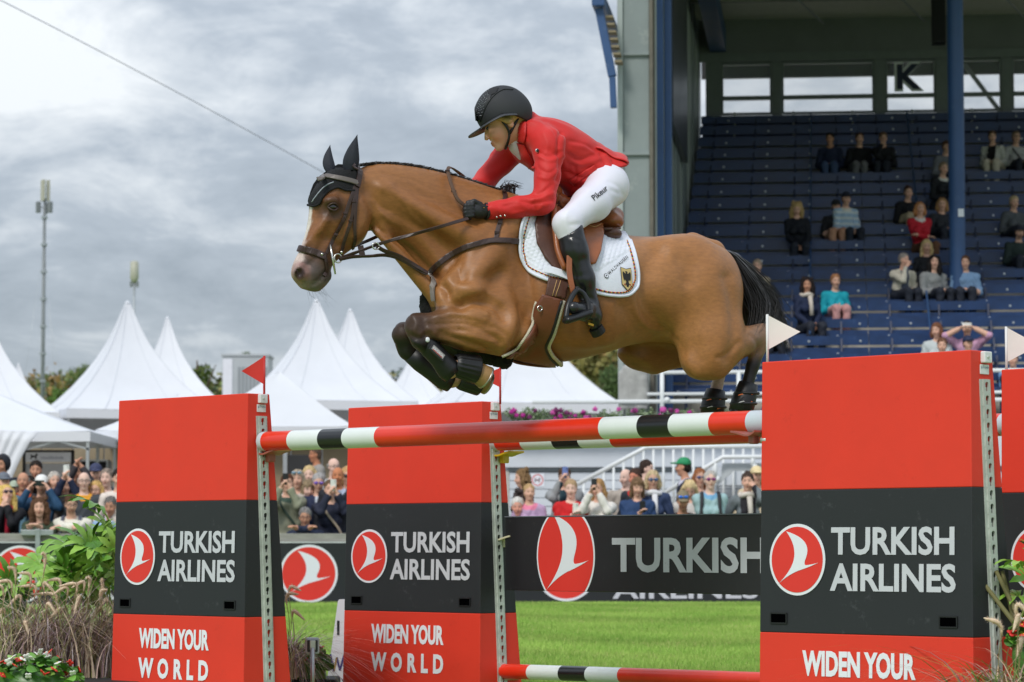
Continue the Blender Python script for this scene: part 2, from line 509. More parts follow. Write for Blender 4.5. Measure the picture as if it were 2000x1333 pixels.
# ================================================================== ground, hills, trees
def gz(x, y):
 """height of the ground"""
 z = 0.117 * sstep(20, 35, np.asarray(y, float))
 z = z + 3.1 * sstep(66, 92, np.asarray(y, float))
 return z
def build_ground():
 ys = np.concatenate([np.linspace(-30, 16, 8), np.linspace(18, 100, 60), [120, 160, 220, 320, 500, 900, 1800, 5200]])
 xs = np.array([-4000, -1500, -500, -200, -100, -50, -25, -12, -6, -3, 0, 3, 6, 12, 25, 50, 100, 200, 500, 1500, 4000.])
 v = []; f = []
 for y in ys:
  for x in xs: v.append((x, y, float(gz(x, y))))
 n = len(xs)
 for i in range(len(ys) - 1):
  for j in range(n - 1): f.append((i * n + j, i * n + j + 1, (i + 1) * n + j + 1, (i + 1) * n + j))
 m = mat('turf', S(104, 136, 62), 0.9, col2=S(132, 158, 82), vs=0.9, bump=0.5, bs=40)
 o = mesh_obj('ground', v, f, m); o['kind'] = 'structure'
build_ground()
def build_lawn():
 r = np.random.default_rng(3)
 n = 280000
 D = 17.3 + 19.0 * r.random(n) ** 0.85
 px = np.where(r.random(n) < 0.70, 940 + 580 * r.random(n), np.where(r.random(n) < .5, 500 + 220 * r.random(n), -60 + 2120 * r.random(n)))
 x = (px - 1000) / FPX * D + r.normal(0, 0.03, n); y = D
 z = gz(x, y)
 h = (0.022 + 0.03 * r.random(n)); a = r.random(n) * 6.283; w = 0.0022 + 0.0022 * r.random(n)
 ln = r.normal(0, 0.016, (n, 2))
 P = np.zeros((n, 3, 3))
 P[:, 0] = np.stack([x - w * np.cos(a), y - w * np.sin(a), z], 1); P[:, 1] = np.stack([x + w * np.cos(a), y + w * np.sin(a), z], 1)
 P[:, 2] = np.stack([x + ln[:, 0], y + ln[:, 1], z + h], 1)
 base = np.array(S(122, 164, 68)); alt = np.array(S(174, 200, 104)); dry = np.array(S(190, 188, 124))
 pn = 0.5 + 0.5 * np.sin(x * 3.1 + np.sin(y * 1.7) * 2) * np.sin(y * 0.9 + x)
 t = np.clip(0.45 * pn + 0.55 * r.random(n), 0, 1)[:, None]
 c = base * (1 - t) + alt * t
 c = c * (0.82 + 0.36 * (0.5 + 0.5 * np.sin(x * .8 + y * 1.9 + 2 * np.sin(x * 1.3)) * np.sin(y * .55 + 1)))[:, None]
 dr = (r.random(n) < 0.04 + .10 * (np.sin(x * 2.3 + y) * np.sin(y * 1.7 - x * .6) > .72))[:, None]; c = np.where(dr, dry, c)
 cols = np.repeat(c[:, None, :], 3, 1).reshape(-1, 3)
 m = mat('grass_blade', rough=0.75, attr='Col', spec=0.2)
 o = mesh_obj('grass', P.reshape(-1, 3), np.arange(3 * n).reshape(-1, 3), m, smooth=False, cols=cols)
 tag(o, 'short mown green grass of the show jumping arena', 'grass', kind='stuff')
build_lawn()
def build_pavement():
 # gravel added behind the fence and under the tents against green bounce light
 v = []; f = []; xs = np.linspace(-60, 60, 9); ys = np.linspace(35.95, 140, 50)
 for y in ys:
  for x in xs: v.append((x, y + .036 * (x - 0) * 0, float(gz(x, y)) + .012))
 n = len(xs)
 for i in range(len(ys) - 1):
  for j in range(n - 1): f.append((i * n + j, i * n + j + 1, (i + 1) * n + j + 1, (i + 1) * n + j))
 o = mesh_obj('added_pavement', v, f, mat('gravel', S(158, 152, 142), 0.9, var=.15, vs=3, bump=.4, bs=30)); o['kind'] = 'structure'
build_pavement()
def leaf_cloud(centres, radii, n, size, pal, seed, squash=1.0, droop=0.0):
 """many small leaf faces spread through a set of blobs"""
 r = np.random.default_rng(seed)
 cs, rs = np.array(centres, float), np.array(radii, float)
 k = r.choice(len(cs), n, p=rs ** 2 / (rs ** 2).sum())
 d = r.normal(size=(n, 3)); d /= np.linalg.norm(d, axis=1)[:, None]
 rad = (0.45 + 0.55 * r.random(n) ** 0.5) * (1 + 0.12 * r.normal(size=n))
 p = cs[k] + d * (rs[k] * rad)[:, None] * np.array([1, 1, squash])
 nrm = d + 0.7 * r.normal(size=(n, 3)); nrm /= np.linalg.norm(nrm, axis=1)[:, None]
 t1 = np.cross(nrm, r.normal(size=(n, 3))); t1 /= np.linalg.norm(t1, axis=1)[:, None]; t2 = np.cross(nrm, t1)
 s = size * (0.6 + 0.8 * r.random(n))[:, None]
 q = np.stack([p - t1 * s * .5, p + t2 * s * .42, p + t1 * s * .5, p - t2 * s * .42], 1)
 pal = np.array(pal); c = pal[r.integers(0, len(pal), n)] * (0.75 + 0.5 * r.random(n))[:, None]
 kc = (0.8 + 0.4 * r.random(len(cs)))[k][:, None]
 return q.reshape(-1, 3), np.arange(4 * n).reshape(-1, 4), np.repeat((c * kc)[:, None, :], 4, 1).reshape(-1, 3)
LEAF = mat('foliage', rough=0.6, attr='Col', spec=0.25)
BARK = mat('bark', S(84, 70, 56), 0.9, var=0.3, vs=12, bump=0.6, bs=30)
GREENS = [S(72, 92, 40), S(90, 108, 48), S(58, 80, 36), S(104, 118, 56)]
AUTUMN = [S(128, 104, 56), S(116, 112, 56), S(92, 104, 52), S(134, 112, 66)]
def tree(px, ytop, ybot, D, wpx, label, pal, seed, nleaf=2600, group='trees behind the tents'):
 base = at(px, ybot, D); g = float(gz(base.x, base.y)); base = Vector((base.x, base.y, g))
 top = at(px, ytop, D); h = top.z - g; w = wpx / FPX * D / 2
 t = thing('tree', base, label=label, cat='tree', group=group)
 r = random.Random(seed)
 cb = MB(); ch = h * 0.30
 pts = [(0, 0, 0), (r.uniform(-.1, .1), 0, h * .25), (r.uniform(-.2, .2), r.uniform(-.2, .2), h * .55), (r.uniform(-.3, .3), 0, h * .85)]
 cb.tube(pts, [h * .03, h * .022, h * .014, h * .004], 8)
 for i in range(7):
  a = i * 2.4; z0 = h * r.uniform(.3, .7)
  e = (math.cos(a) * w * .7, math.sin(a) * w * .7, z0 + h * .2)
  cb.tube([(0, 0, z0), (e[0] * .5, e[1] * .5, z0 + h * .06), e], [h * .011, h * .007, h * .002], 6)
 cb.build('trunk', BARK, t, smooth=True)
 cs, rs = [], []
 for i in range(16):
  z = h * r.uniform(.38, .9); e = math.sqrt(max(0.05, 1 - ((z / h - .6) / .42) ** 2)); a = r.uniform(0, 6.28); q = r.uniform(.1, .72) * w * e
  cs.append((math.cos(a) * q, math.sin(a) * q, z)); rs.append(w * r.uniform(.26, .46))
 v, f, c = leaf_cloud(cs, rs, int(nleaf * 2.4), w * 0.075, pal, seed)
 mesh_obj('crown', v, f, LEAF, t, smooth=False, cols=c)
 return t
def build_hills():
 # far ridge with a mixed wood on it
 r = np.random.default_rng(5)
 v = []; f = []
 xs = np.linspace(-260, 260, 70); ys = np.linspace(330, 900, 14)
 for y in ys:
  for x in xs:
   s = sstep(330, 620, y)
   v.append((x, y, 3.0 + s * (26 + 5 * math.sin(x * 0.021 + 1) + 3 * math.sin(x * 0.05)) - 0.0 * y))
 n = len(xs)
 for i in range(len(ys) - 1):
  for j in range(n - 1): f.append((i * n + j, i * n + j + 1, (i + 1) * n + j + 1, (i + 1) * n + j))
 o = mesh_obj('hill', v, f, mat('field', S(120, 112, 66), 0.95, col2=S(92, 112, 52), vs=0.02)); o['kind'] = 'structure'
 cs, rs, ps = [], [], []
 for i in range(420):
  y = r.uniform(560, 680); px = r.uniform(-60, 1240) if i % 3 else r.uniform(-40, 560)
  x = (px - 1000) / FPX * y; s = float(sstep(330, 620, y))
  z = 3 + s * (26 + 5 * math.sin(x * 0.021 + 1) + 3 * math.sin(x * 0.05)); hh = r.uniform(5, 9)
  cs.append((x, y, z + hh * 0.5)); rs.append(hh * 0.62)
 allv, allf, allc = [], [], []; k = 0
 pals = [[S(150, 124, 76), S(136, 128, 76)], [S(112, 128, 76), S(96, 116, 70)], [S(130, 130, 74), S(146, 138, 82)], [S(96, 112, 82), S(88, 106, 80)]]  # autumn tones, brightened and faded to imitate haze
 for i, (c, q) in enumerate(zip(cs, rs)):
  a, b, d = leaf_cloud([c], [q], 260, 1.15, pals[int(r.integers(0, 4))], 100 + i)
  allv.append(a); allf.append(b + k); allc.append(d); k += len(a)
 o = mesh_obj('wood', np.concatenate(allv), np.concatenate(allf), LEAF, smooth=False, cols=np.concatenate(allc))
 tag(o, 'far mixed wood in early autumn colours along the hill', 'wood', kind='stuff')
build_hills()
tree(385, 655, 800, 150, 130, 'bushy green tree rising behind the pointed white tent left of the small container', GREENS, 11, 4200)
tree(462, 662, 800, 165, 90, 'rounded green tree directly above the small white container', [S(78, 98, 44), S(98, 116, 52)], 12, 3000)
tree(515, 690, 800, 190, 70, 'dark green tree just right of the small white container', [S(58, 74, 42), S(72, 86, 46)], 13, 2200)
tree(110, 755, 850, 130, 130, 'low bright green tree at the foot of the antenna mast', [S(92, 130, 52), S(110, 142, 60), S(84, 116, 48)], 14, 3600)
tree(1135, 722, 830, 140, 130, 'olive green tree seen under the belly of the horse beside the tent', [S(112, 124, 58), S(96, 108, 52)], 15, 4200)
tree(1195, 700, 830, 170, 110, 'grey green tree seen under the belly next to the grandstand pillar', [S(88, 106, 62), S(74, 96, 56)], 16, 3200)
tree(165, 690, 800, 240, 90, 'rounded green tree on the hill left of the large left tent', [S(100, 116, 66), S(86, 106, 60)], 18, 2600)
tree(52, 700, 800, 250, 80, 'brownish green tree on the hill left of the antenna mast', [S(132, 118, 70), S(116, 116, 66)], 19, 2400)
tree(745, 690, 820, 180, 80, 'dark green tree seen between two pointed tents left of the folded forelegs', [S(54, 76, 40), S(66, 86, 42)], 17, 2200)
# ================================================================== masts and cable
STEEL = mat('galvanised_steel', S(178, 184, 186), 0.42, var=0.12, vs=9, metal=0.75)
GREYP = mat('grey_paint', S(150, 158, 158), 0.55, var=0.08, vs=4)
def mast(px, y0, ytop, D, label, big):
 b = at(px, y0, D); b.z = float(gz(b.x, b.y)); top = at(px, ytop, D)
 h = top.z - b.z; u = D / FPX
 t = thing('antenna_mast', b, label=label, cat='mast')
 if big:
  m = MB(); m.tube([(0, 0, 0), (0, 0, h * 0.94)], [4.6 * u, 3.0 * u], 10); m.build('pole', mat('mast_grey', S(126, 132, 134), .5, var=.15), t, True)
  for k in range(9):
   z = h * (0.2 + 0.085 * k); m = MB(); m.lathe([(4.6 * u, z - 2.5 * u), (6.2 * u, z - 2.5 * u), (6.2 * u, z + 2.5 * u), (4.6 * u, z + 2.5 * u)], 12); m.build('collar', STEEL, t)
  for k in range(3):
   a = k * 2.094 + 0.4; c = (math.cos(a) * 6.5 * u, math.sin(a) * 6.5 * u, h - 22 * u)
   m = MB(); m.box(c, (7.5 * u, 4 * u, 42 * u), Matrix.Rotation(a, 3, 'Z')); m.build('panel_antenna', mat('antenna_shell', S(176, 176, 160), 0.5), t, bevel=u)
  for k in range(3):
   a = k * 2.094 - 0.5; c = (math.cos(a) * 13 * u, math.sin(a) * 13 * u, h - 56 * u)
   m = MB(); m.box(c, (9 * u, 7 * u, 22 * u), Matrix.Rotation(a, 3, 'Z')); m.bar((0, 0, c[2]), c, 2 * u, 2 * u); m.build('radio_unit', mat('radio_shell', S(120, 126, 128), 0.5), t, bevel=u)
  for k, (ax, zz) in enumerate([(-62, .80), (-36, .62), (50, .80), (82, .66), (30, .45), (-20, .45)]):
   m = MB(); m.tube([(0, 0, h * zz), (ax * u, 30 * u * (1 if k % 2 else -1), 0)], 0.28 * u, 5); m.build('guy_wire', STEEL, t, True)
 else:
  m = MB(); m.tube([(0, 0, 0), (0, 0, h - 30 * u)], [3.5 * u, 2.2 * u], 8); m.build('pole', STEEL, t, True)
  m = MB(); m.lathe([(0.1, h), (8 * u, h - 2 * u), (8.5 * u, h - 34 * u), (5 * u, h - 42 * u), (0.1, h - 43 * u)], 14); m.build('antenna_drum', mat('antenna_shell'), t, True)
  for k in (-1, 1):
   m = MB(); m.box((k * 6 * u, 0, h - 46 * u), (5 * u, 5 * u, 11 * u)); m.build('radio_unit', mat('radio_shell'), t)
mast(82, 850, 346, 150, 'tall slim steel mast with cluster of antennas and guy wires', True)
mast(260, 800, 508, 175, 'smaller mast with drum antenna above the pointed tent', False)
m = MB(); pts = []
for i in range(41):
 s = i / 40; px = -60 + s * 1200; d = 60 + 30 * s
 pts.append(at(px, -30 + (px + 60) * 0.552 + 60 * s * (s - 1), d))
m.tube(pts, 0.010, 6)
tag(m.build('overhead_cable', mat('cable', S(140, 146, 152), 0.5), smooth=True), 'thin grey cable running diagonally across the sky to the horse head', 'cable')
# ================================================================== tents
TENT = mat('tent_canvas', S(222, 225, 231), 0.55, var=0.035, vs=0.8, bump=0.15, bs=1.2)
TENT2 = mat('tent_canvas_warm', S(218, 221, 227), 0.6, var=0.03, vs=1.2, bump=0.12, bs=2)
ALU = mat('aluminium', S(188, 190, 192), 0.4, metal=0.8, var=0.06)
def pagoda(px, ypk, yeave, halfpx, D, label, rot=0.0, ground=None):
 u = D / FPX
 pk = at(px, ypk, D); ev = at(px, yeave, D)
 g = float(gz(pk.x, pk.y)) if ground is None else ground
 t = thing('pagoda_tent', (pk.x, pk.y, g), rot, label, 'tent', 'pointed white pagoda tents behind the spectators')
 H = pk.z - g; E = ev.z - g; a = halfpx * u * 0.92
 prof = [(1.0, 0.0), (0.80, 0.12), (0.62, 0.25), (0.47, 0.38), (0.34, 0.51), (0.235, 0.64), (0.15, 0.77), (0.085, 0.89), (0.045, 0.965), (0.04, 0.985), (0.0, 1.0)]
 nseg = 6
 v = []; f = []
 for (q, hh) in prof:
  for side in range(4):
   for k in range(nseg):
    s = -1 + 2 * k / nseg
    x, y = [(s, -1), (1, s), (-s, 1), (-1, -s)][side]
    # canvas sags a little between the corners
    sag = 1 - 0.055 * (1 - s * s) * (1 - hh) * (hh > 0)
    v.append((x * a * q * sag, y * a * q * sag, E + (H - E) * hh - 0.03 * a * (1 - s * s) * (0 < hh < .9)))
 n = 4 * nseg
 for i in range(len(prof) - 1):
  for j in range(n): f.append((i * n + j, i * n + (j + 1) % n, (i + 1) * n + (j + 1) % n, (i + 1) * n + j))
 o = mesh_obj('roof', v, f, TENT, t, smooth=True); smooth_angle(o, 28)
 m = MB()
 for sx, sy, ex, ey in ((-1, -1, 1, -1), (1, -1, 1, 1), (1, 1, -1, 1), (-1, 1, -1, -1)):
  m.bar((sx * a, sy * a, E - 0.16), (ex * a, ey * a, E - 0.16), 0.02, 0.3)
 m.build('valance', TENT2, t)
 for sx in (-1, 1):
  for sy in (-1, 1):
   m = MB(); m.box((sx * (a - .05), sy * (a - .05), E / 2), (.09, .09, E)); m.build('leg', ALU, t)
 r3 = random.Random(int(px)); m = MB()
 for side in range(4):
  for s in (-.5, .5, -1):
   P3 = []
   for (q_, hh) in prof[:-2]:
    x, y = [(s, -1), (1, s), (-s, 1), (-1, -s)][side]; sag = 1 - 0.055 * (1 - s * s) * (1 - hh) * (hh > 0)
    P3.append((x * a * q_ * sag, y * a * q_ * sag, E + (H - E) * hh - 0.03 * a * (1 - s * s) * (0 < hh < .9) + .004))
   m.tube(P3, .012, 4, cap=False)
 m.build('seams', mat('tent_seam', S(206, 210, 218), .6), t, True, kind='stuff')
 m = MB(); m.lathe([(0.045 * a, H - .02), (0.03 * a, H + 0.02), (0.0, H + 0.1)], 10); m.build('peak_cap', TENT2, t, True)
 for sy in (1,):
  m = MB(); m.box((0, a - .12, E / 2), (2 * a - .3, .02, E - .05)); m.build('back_wall', TENT2, t)
 return t
pagoda(-28, 612, 812, 150, 96, 'pointed white tent cut off by the left picture edge', R(12))
pagoda(249, 592, 808, 158, 99, 'large pointed white tent with small mast showing behind its peak', R(20))
pagoda(327, 622, 790, 110, 116, 'slimmer pointed white tent behind the right shoulder of the large left one', R(8))
pagoda(618, 588, 790, 150, 99, 'large pointed white tent below the muzzle of the horse', R(16))
pagoda(684, 607, 790, 128, 114, 'pointed white tent half hidden behind the one below the muzzle', R(10))
pagoda(806, 690, 800, 95, 135, 'low pointed white tent right behind the folded forelegs', R(5))
pagoda(1012, 560, 796, 176, 95, 'wide white tent behind the girth of the horse', R(14))
pagoda(36, 712, 800, 60, 140, 'small distant pointed tent peeping out beside the leftmost one', R(14))
def canopy(px0, px1, yridge, yeave, D, depth, label, legs=True, ridgew=0.18):
 """low pyramid canopy with eave frame and legs"""
 a, b = at(px0, yeave, D), at(px1, yeave, D); w = (b.x - a.x) / 2; c = (a + b) / 2
 g = float(gz(c.x, c.y)); E = c.z - g; Hh = at((px0 + px1) / 2, yridge, D + depth / 2).z - g
 t = thing('market_canopy', (c.x, c.y + depth / 2, g), 0, label, 'canopy', 'low white canopies over the stalls')
 v = []; f = []; ns = 6; lv = [(1, 0), (.8, .17), (.6, .36), (.4, .57), (.2, .79), (.03, .97), (0, 1)]
 for q, hh in lv:
  for side in range(4):
   for k in range(ns):
    s = -1 + 2 * k / ns
    x, y = [(s, -1), (1, s), (-s, 1), (-1, -s)][side]
    v.append((x * w * q, y * depth / 2 * q, E + (Hh - E) * hh - (0.03 * (1 - s * s) if hh == 0 else 0.02 * (1 - s * s))))
 n = 4 * ns
 for i in range(len(lv) - 1):
  for j in range(n): f.append((i * n + j, i * n + (j + 1) % n, (i + 1) * n + (j + 1) % n, (i + 1) * n + j))
 smooth_angle(mesh_obj('roof', v, f, TENT, t), 24)
 m = MB()
 d2 = depth / 2
 for p, q in (((-w, -d2), (w, -d2)), ((w, -d2), (w, d2)), ((w, d2), (-w, d2)), ((-w, d2), (-w, -d2))):
  m.bar((*p, E - .09), (*q, E - .09), .012, .16)
 m.build('valance', TENT2, t)
 m = MB(); nb = 4
 for k in range(nb):
  x0, x1 = -w + 2 * w * k / nb, -w + 2 * w * (k + 1) / nb
  m.bar((x0, -d2 + .03, E - .02), (x1, -d2 + .03, E - .3), .03, .03); m.bar((x0, -d2 + .05, E - .3), (x1, -d2 + .05, E - .02), .03, .03)
 m.build('scissor_frame', ALU, t)
 for sx in (-1, 1):
  for sy in (-1, 1):
   m = MB(); m.box((sx * (w - .04), sy * (d2 - .04), E / 2), (.05, .05, E)); m.build('leg', ALU, t)
 return t, E, w, d2
cA, EA, wA, dA = canopy(-330, 176, 755, 842, 46, 3.2, 'wide white canopy over the stall at the left picture edge')
cB, EB, wB, dB = canopy(186, 470, 770, 840, 49, 3.0, 'white canopy whose left corner shows beside the front left jump wing')
cC, EC, wC, dC = canopy(372, 690, 725, 832, 50, 3.0, 'low white canopy with ridge behind the red flag')
# gathered side curtain of the left canopy
def curtain():
 a = at(-78, 850, 45.8)
 v = []; f = []; nx, nz_ = 60, 14
 for j in range(nz_ + 1):
  s = j / nz_
  for i in range(nx + 1):
   q = i / nx; width = 1.15 * (1 - .62 * math.sin(min(1, s * 1.15) * math.pi / 2) ** 0.8) + .1
   x = q * width + 0.05 * s; y = 0.035 * math.sin(q * 37 + s * 2 + 1.5 * math.sin(q * 9)) * (0.3 + s)
   z = 2.6 - 2.4 * s - 0.05 * q
   v.append((x, y, z))
 for j in range(nz_):
  for i in range(nx): f.append((j * (nx + 1) + i, j * (nx + 1) + i + 1, (j + 1) * (nx + 1) + i + 1, (j + 1) * (nx + 1) + i))
 o = mesh_obj('curtain', v, f, TENT2, None, loc=(a.x, a.y, float(gz(a.x, a.y))))
 s = o.modifiers.new('thick', 'SOLIDIFY'); s.thickness = 0.008
 tag(o, 'white tent curtain gathered to the corner of the left canopy', 'curtain')
curtain()
# stalls under the canopies
def stalls():
 D = 50.5
 WOODW = mat('beige_panel', S(150, 136, 112), 0.8, var=0.12, vs=5)
 DARK = mat('dark_panel', S(42, 42, 44), 0.7, var=0.2, vs=3)
 g = 0.12
 p0 = at(-40, 870, D)
 t = thing('stall_wall', (p0.x, p0.y, g), 0, 'beige panelled back wall of the stalls under the left canopies', 'wall')
 x0 = p0.x; x1 = at(690, 870, D).x
 n = 12
 for k in range(n):
  a = x0 + (x1 - x0) * k / n; b = x0 + (x1 - x0) * (k + 1) / n
  m = MB(); m.box2((a + .01 - x0, 0, 0), (b - .01 - x0, .05, 2.75)); m.build('panel', WOODW, t, bevel=.006)
 # framed sign with a small dog on it
 D2 = 48.5
 a = at(50, 884, D2); b = at(139, 903, D2); w = b.x - a.x; h = a.z - b.z
 t = thing('stall_sign', (a.x, a.y, g), 0, 'white stall sign with small black animal and grey lettering in a dark frame', 'sign')
 z0, z1 = b.z - g, a.z - g
 m = MB(); m.box2((0, 0, z0), (w, .04, z1)); m.build('board', mat('sign_white', S(226, 228, 236), 0.5, var=.03), t)
 m = MB(); m.box2((-.05, -.01, 0), (-.004, .05, z1 + .03)); m.box2((w + .004, -.01, 0), (w + .05, .05, z1 + .03)); m.box2((-.05, -.01, z1 + .003), (w + .05, .05, z1 + .04)); m.build('frame', DARK, t)
 m = MB(); m.box2((-.002, .03, 0.2), (w + .002, .05, z0 - .02)); m.build('lower_board', mat('grey_board', S(190, 190, 192), .6), t)
 dog = [(0, 0), (.02, .06), (.0, .09), (.02, .1), (.05, .075), (.12, .075), (.13, .13), (.145, .105), (.175, .1), (.165, .085), (.145, .07), (.14, 0), (.12, 0), (.115, .04), (.045, .04), (.02, 0)]
 m = MB(); m.prism([(x * .75, y * .85) for x, y in dog], .003, basis((1, 0, 0), (0, 0, 1), (0, -1, 0)), (.08, -.003, z0 + .045)); m.build('animal_figure', mat('black_print', S(26, 26, 28), .6), t)
 m = MB()
 r = random.Random(4); x = .26
 for k in range(15):
  wl = r.uniform(.012, .024); hh = .05 if k in (0, 8) or r.random() < .3 else .034
  m.box2((x, -.003, z0 + .05), (x + wl, -.001, z0 + .05 + hh)); x += wl + .008
  if x > w - .08: break
 m.build('lettering', mat('grey_print', S(176, 178, 190), .6), t)
 # display case and shelves
 a = at(140, 890, 49.5); t = thing('display_case', (a.x, a.y, g), 0, 'grey framed glass display case under the left canopies', 'display case')
 m = MB()
 for x in (0, .62):
  for y in (0, .4): m.box((x, y, 1.1), (.04, .04, 2.2))
 for z in (.1, .8, 1.5, 2.2):
  m.box((.31, .2, z), (.62, .4, .03))
 m.build('frame', ALU, t)
 m = MB(); m.box((.31, .36, 1.15), (.58, .02, 2.1)); m.build('back_panel', DARK, t)
 for k, (zx, zz) in enumerate([(.12, .87), (.3, .87), (.46, .87), (.15, 1.57), (.4, 1.57)]):
  m = MB(); m.lathe([(.0, 0), (.05, 0), (.055, .12), (.03, .18), (.0, .19)], 10, (zx, .18, zz)); tag(m.build('jar', mat('jar_dark', S(60, 52, 48), .3), None, True, off=(-a.x, -a.y, -g)), 'small dark jar number %s in the display case' % ['at the lower left', 'at the lower middle', 'at the lower right', 'at the upper left', 'at the upper right'][k] .replace('number ', '') if False else 'small dark jar standing %s of the display case' % ['at the lower left', 'at the lower middle', 'at the lower right', 'at the upper left', 'at the upper right'][k], 'jar', 'jars in the display case')
 a = at(172, 868, 48.8); m = MB(); m.box((0, 0, 1.0), (.26, .04, 2.1)); m.build
 tag(m.build('leaning_board', mat('cream_board', S(206, 190, 160), .7, var=.05), None, bevel=.004), 'cream upright board beside the canopy leg', 'board').location = (a.x, a.y, g)
 # dark notice board behind the middle gap
 a = at(563, 880, 48); t = thing('notice_board', (a.x, a.y, g), 0, 'dark grey notice board between the two left jump wings', 'board')
 m = MB(); m.box((.22, .02, 1.25), (.46, .04, 2.0)); m.build('board', DARK, t, bevel=.004)
 m = MB(); m.box((-.05, 0, 1.2), (.07, .06, 2.4)); m.build('post', ALU, t)
 m = MB()
 for k in range(6): m.box((.21, -.003, 1.5 + k * .09), (.3 - .05 * (k % 3), .004, .016))
 m.build('notice_rows', mat('notice_print', S(120, 120, 122), .6), t)
 # white container behind the tents
 a = at(434, 742, 128); b = at(524, 696, 128)
 g2 = float(gz(a.x, a.y)); w = b.x - a.x; h = b.z - g2
 t = thing('container', ((a.x + b.x) / 2, a.y + 1.2, g2), 0, 'small white and grey container standing above the canopy ridge', 'container')
 m = MB(); m.box((0, 0, h / 2), (w, 2.4, h)); m.build('body', mat('container_paint', S(178, 184, 188), .5, var=.05, vs=1), t, bevel=.03)
 for k in range(8):
  m = MB(); m.box((-w / 2 + .75 + k * .17, -1.215, h * .62), (.1, .03, h * .6)); m.build('slat', mat('container_grey', S(144, 150, 154), .5), t)
 m = MB(); m.box((-w / 2 + .24, -1.22, h * .55), (.42, .04, h * .86)); m.build('white_panel', mat('sign_white'), t)
 m = MB(); m.box((0, 0, h + .05), (w + .1, 2.5, .1)); m.build('roof', mat('container_paint'), t)
stalls()
# ================================================================== arena fence with advertising boards
RED = mat('logo_red', S(226, 54, 44), 0.5, var=0.03, vs=3)
LOGOW = mat('logo_white', S(232, 236, 244), 0.5)
LETTER = mat('letter_grey', S(202, 204, 212), 0.5, dirt=((.25, .25, .27), .35, 14))
BLACKB = mat('board_black', S(32, 36, 40), 0.5, var=0.06, vs=2.5, dirt=(S(90, 92, 94), .25, 9))
GREYW = mat('weathered_wood', S(150, 148, 142), 0.8, var=0.16, vs=4, stretch=(1, 1, 8), bump=.3, bs=30)
def disc(n=48, rx=1.0, ry=1.0):
 return [(rx * math.cos(2 * math.pi * i / n), ry * math.sin(2 * math.pi * i / n)) for i in range(n)]
def bird(n=10):
 """the white bird of the round emblem, unit circle coordinates"""
 def bez(p, q, r, k=n):
  return [((1 - t) ** 2 * p[0] + 2 * t * (1 - t) * q[0] + t * t * r[0], (1 - t) ** 2 * p[1] + 2 * t * (1 - t) * q[1] + t * t * r[1]) for t in [i / k for i in range(k)]]
 a, b, c, d = (-.42, .86), (.28, -.12), (.80, -.12), (-.78, -.74)
 out = bez(a, (.62, .62), (.36, .06), n)
 out += bez((.36, .06), (.24, -.16), (.36, -.17), 4)
 out += bez((.36, -.17), (.60, -.15), (.84, -.09), 5)
 out += bez((.84, -.09), (.45, -.24), (.05, -.34), 6)
 out += bez((.05, -.34), (-.42, -.5), (-.76, -.78), 8)
 out += bez((-.76, -.78), (-.3, -.42), (-.16, -.12), 6)
 out += bez((-.16, -.12), (.06, .36), a, 9)
 return out
def emblem(parent, o, ex, ey, r, ring=1.09):
 """round red emblem with white rim and bird; nested parts"""
 o, ex, ey = Vector(o), Vector(ex), Vector(ey); nz = ex.cross(ey).normalized()
 M = basis(ex * r, ey * r, nz)
 m = MB(); m.prism(disc(56, ring, ring), .0012, M, o + nz * .0006); e = m.build('emblem', LOGOW, parent)
 m = MB(); m.prism(disc(56), .001, M, o + nz * .0024); m.build('red_disc', RED, e)
 m = MB(); m.prism(bird(), .001, M, o + nz * .0040); m.build('bird_figure', LOGOW, e)
 return e
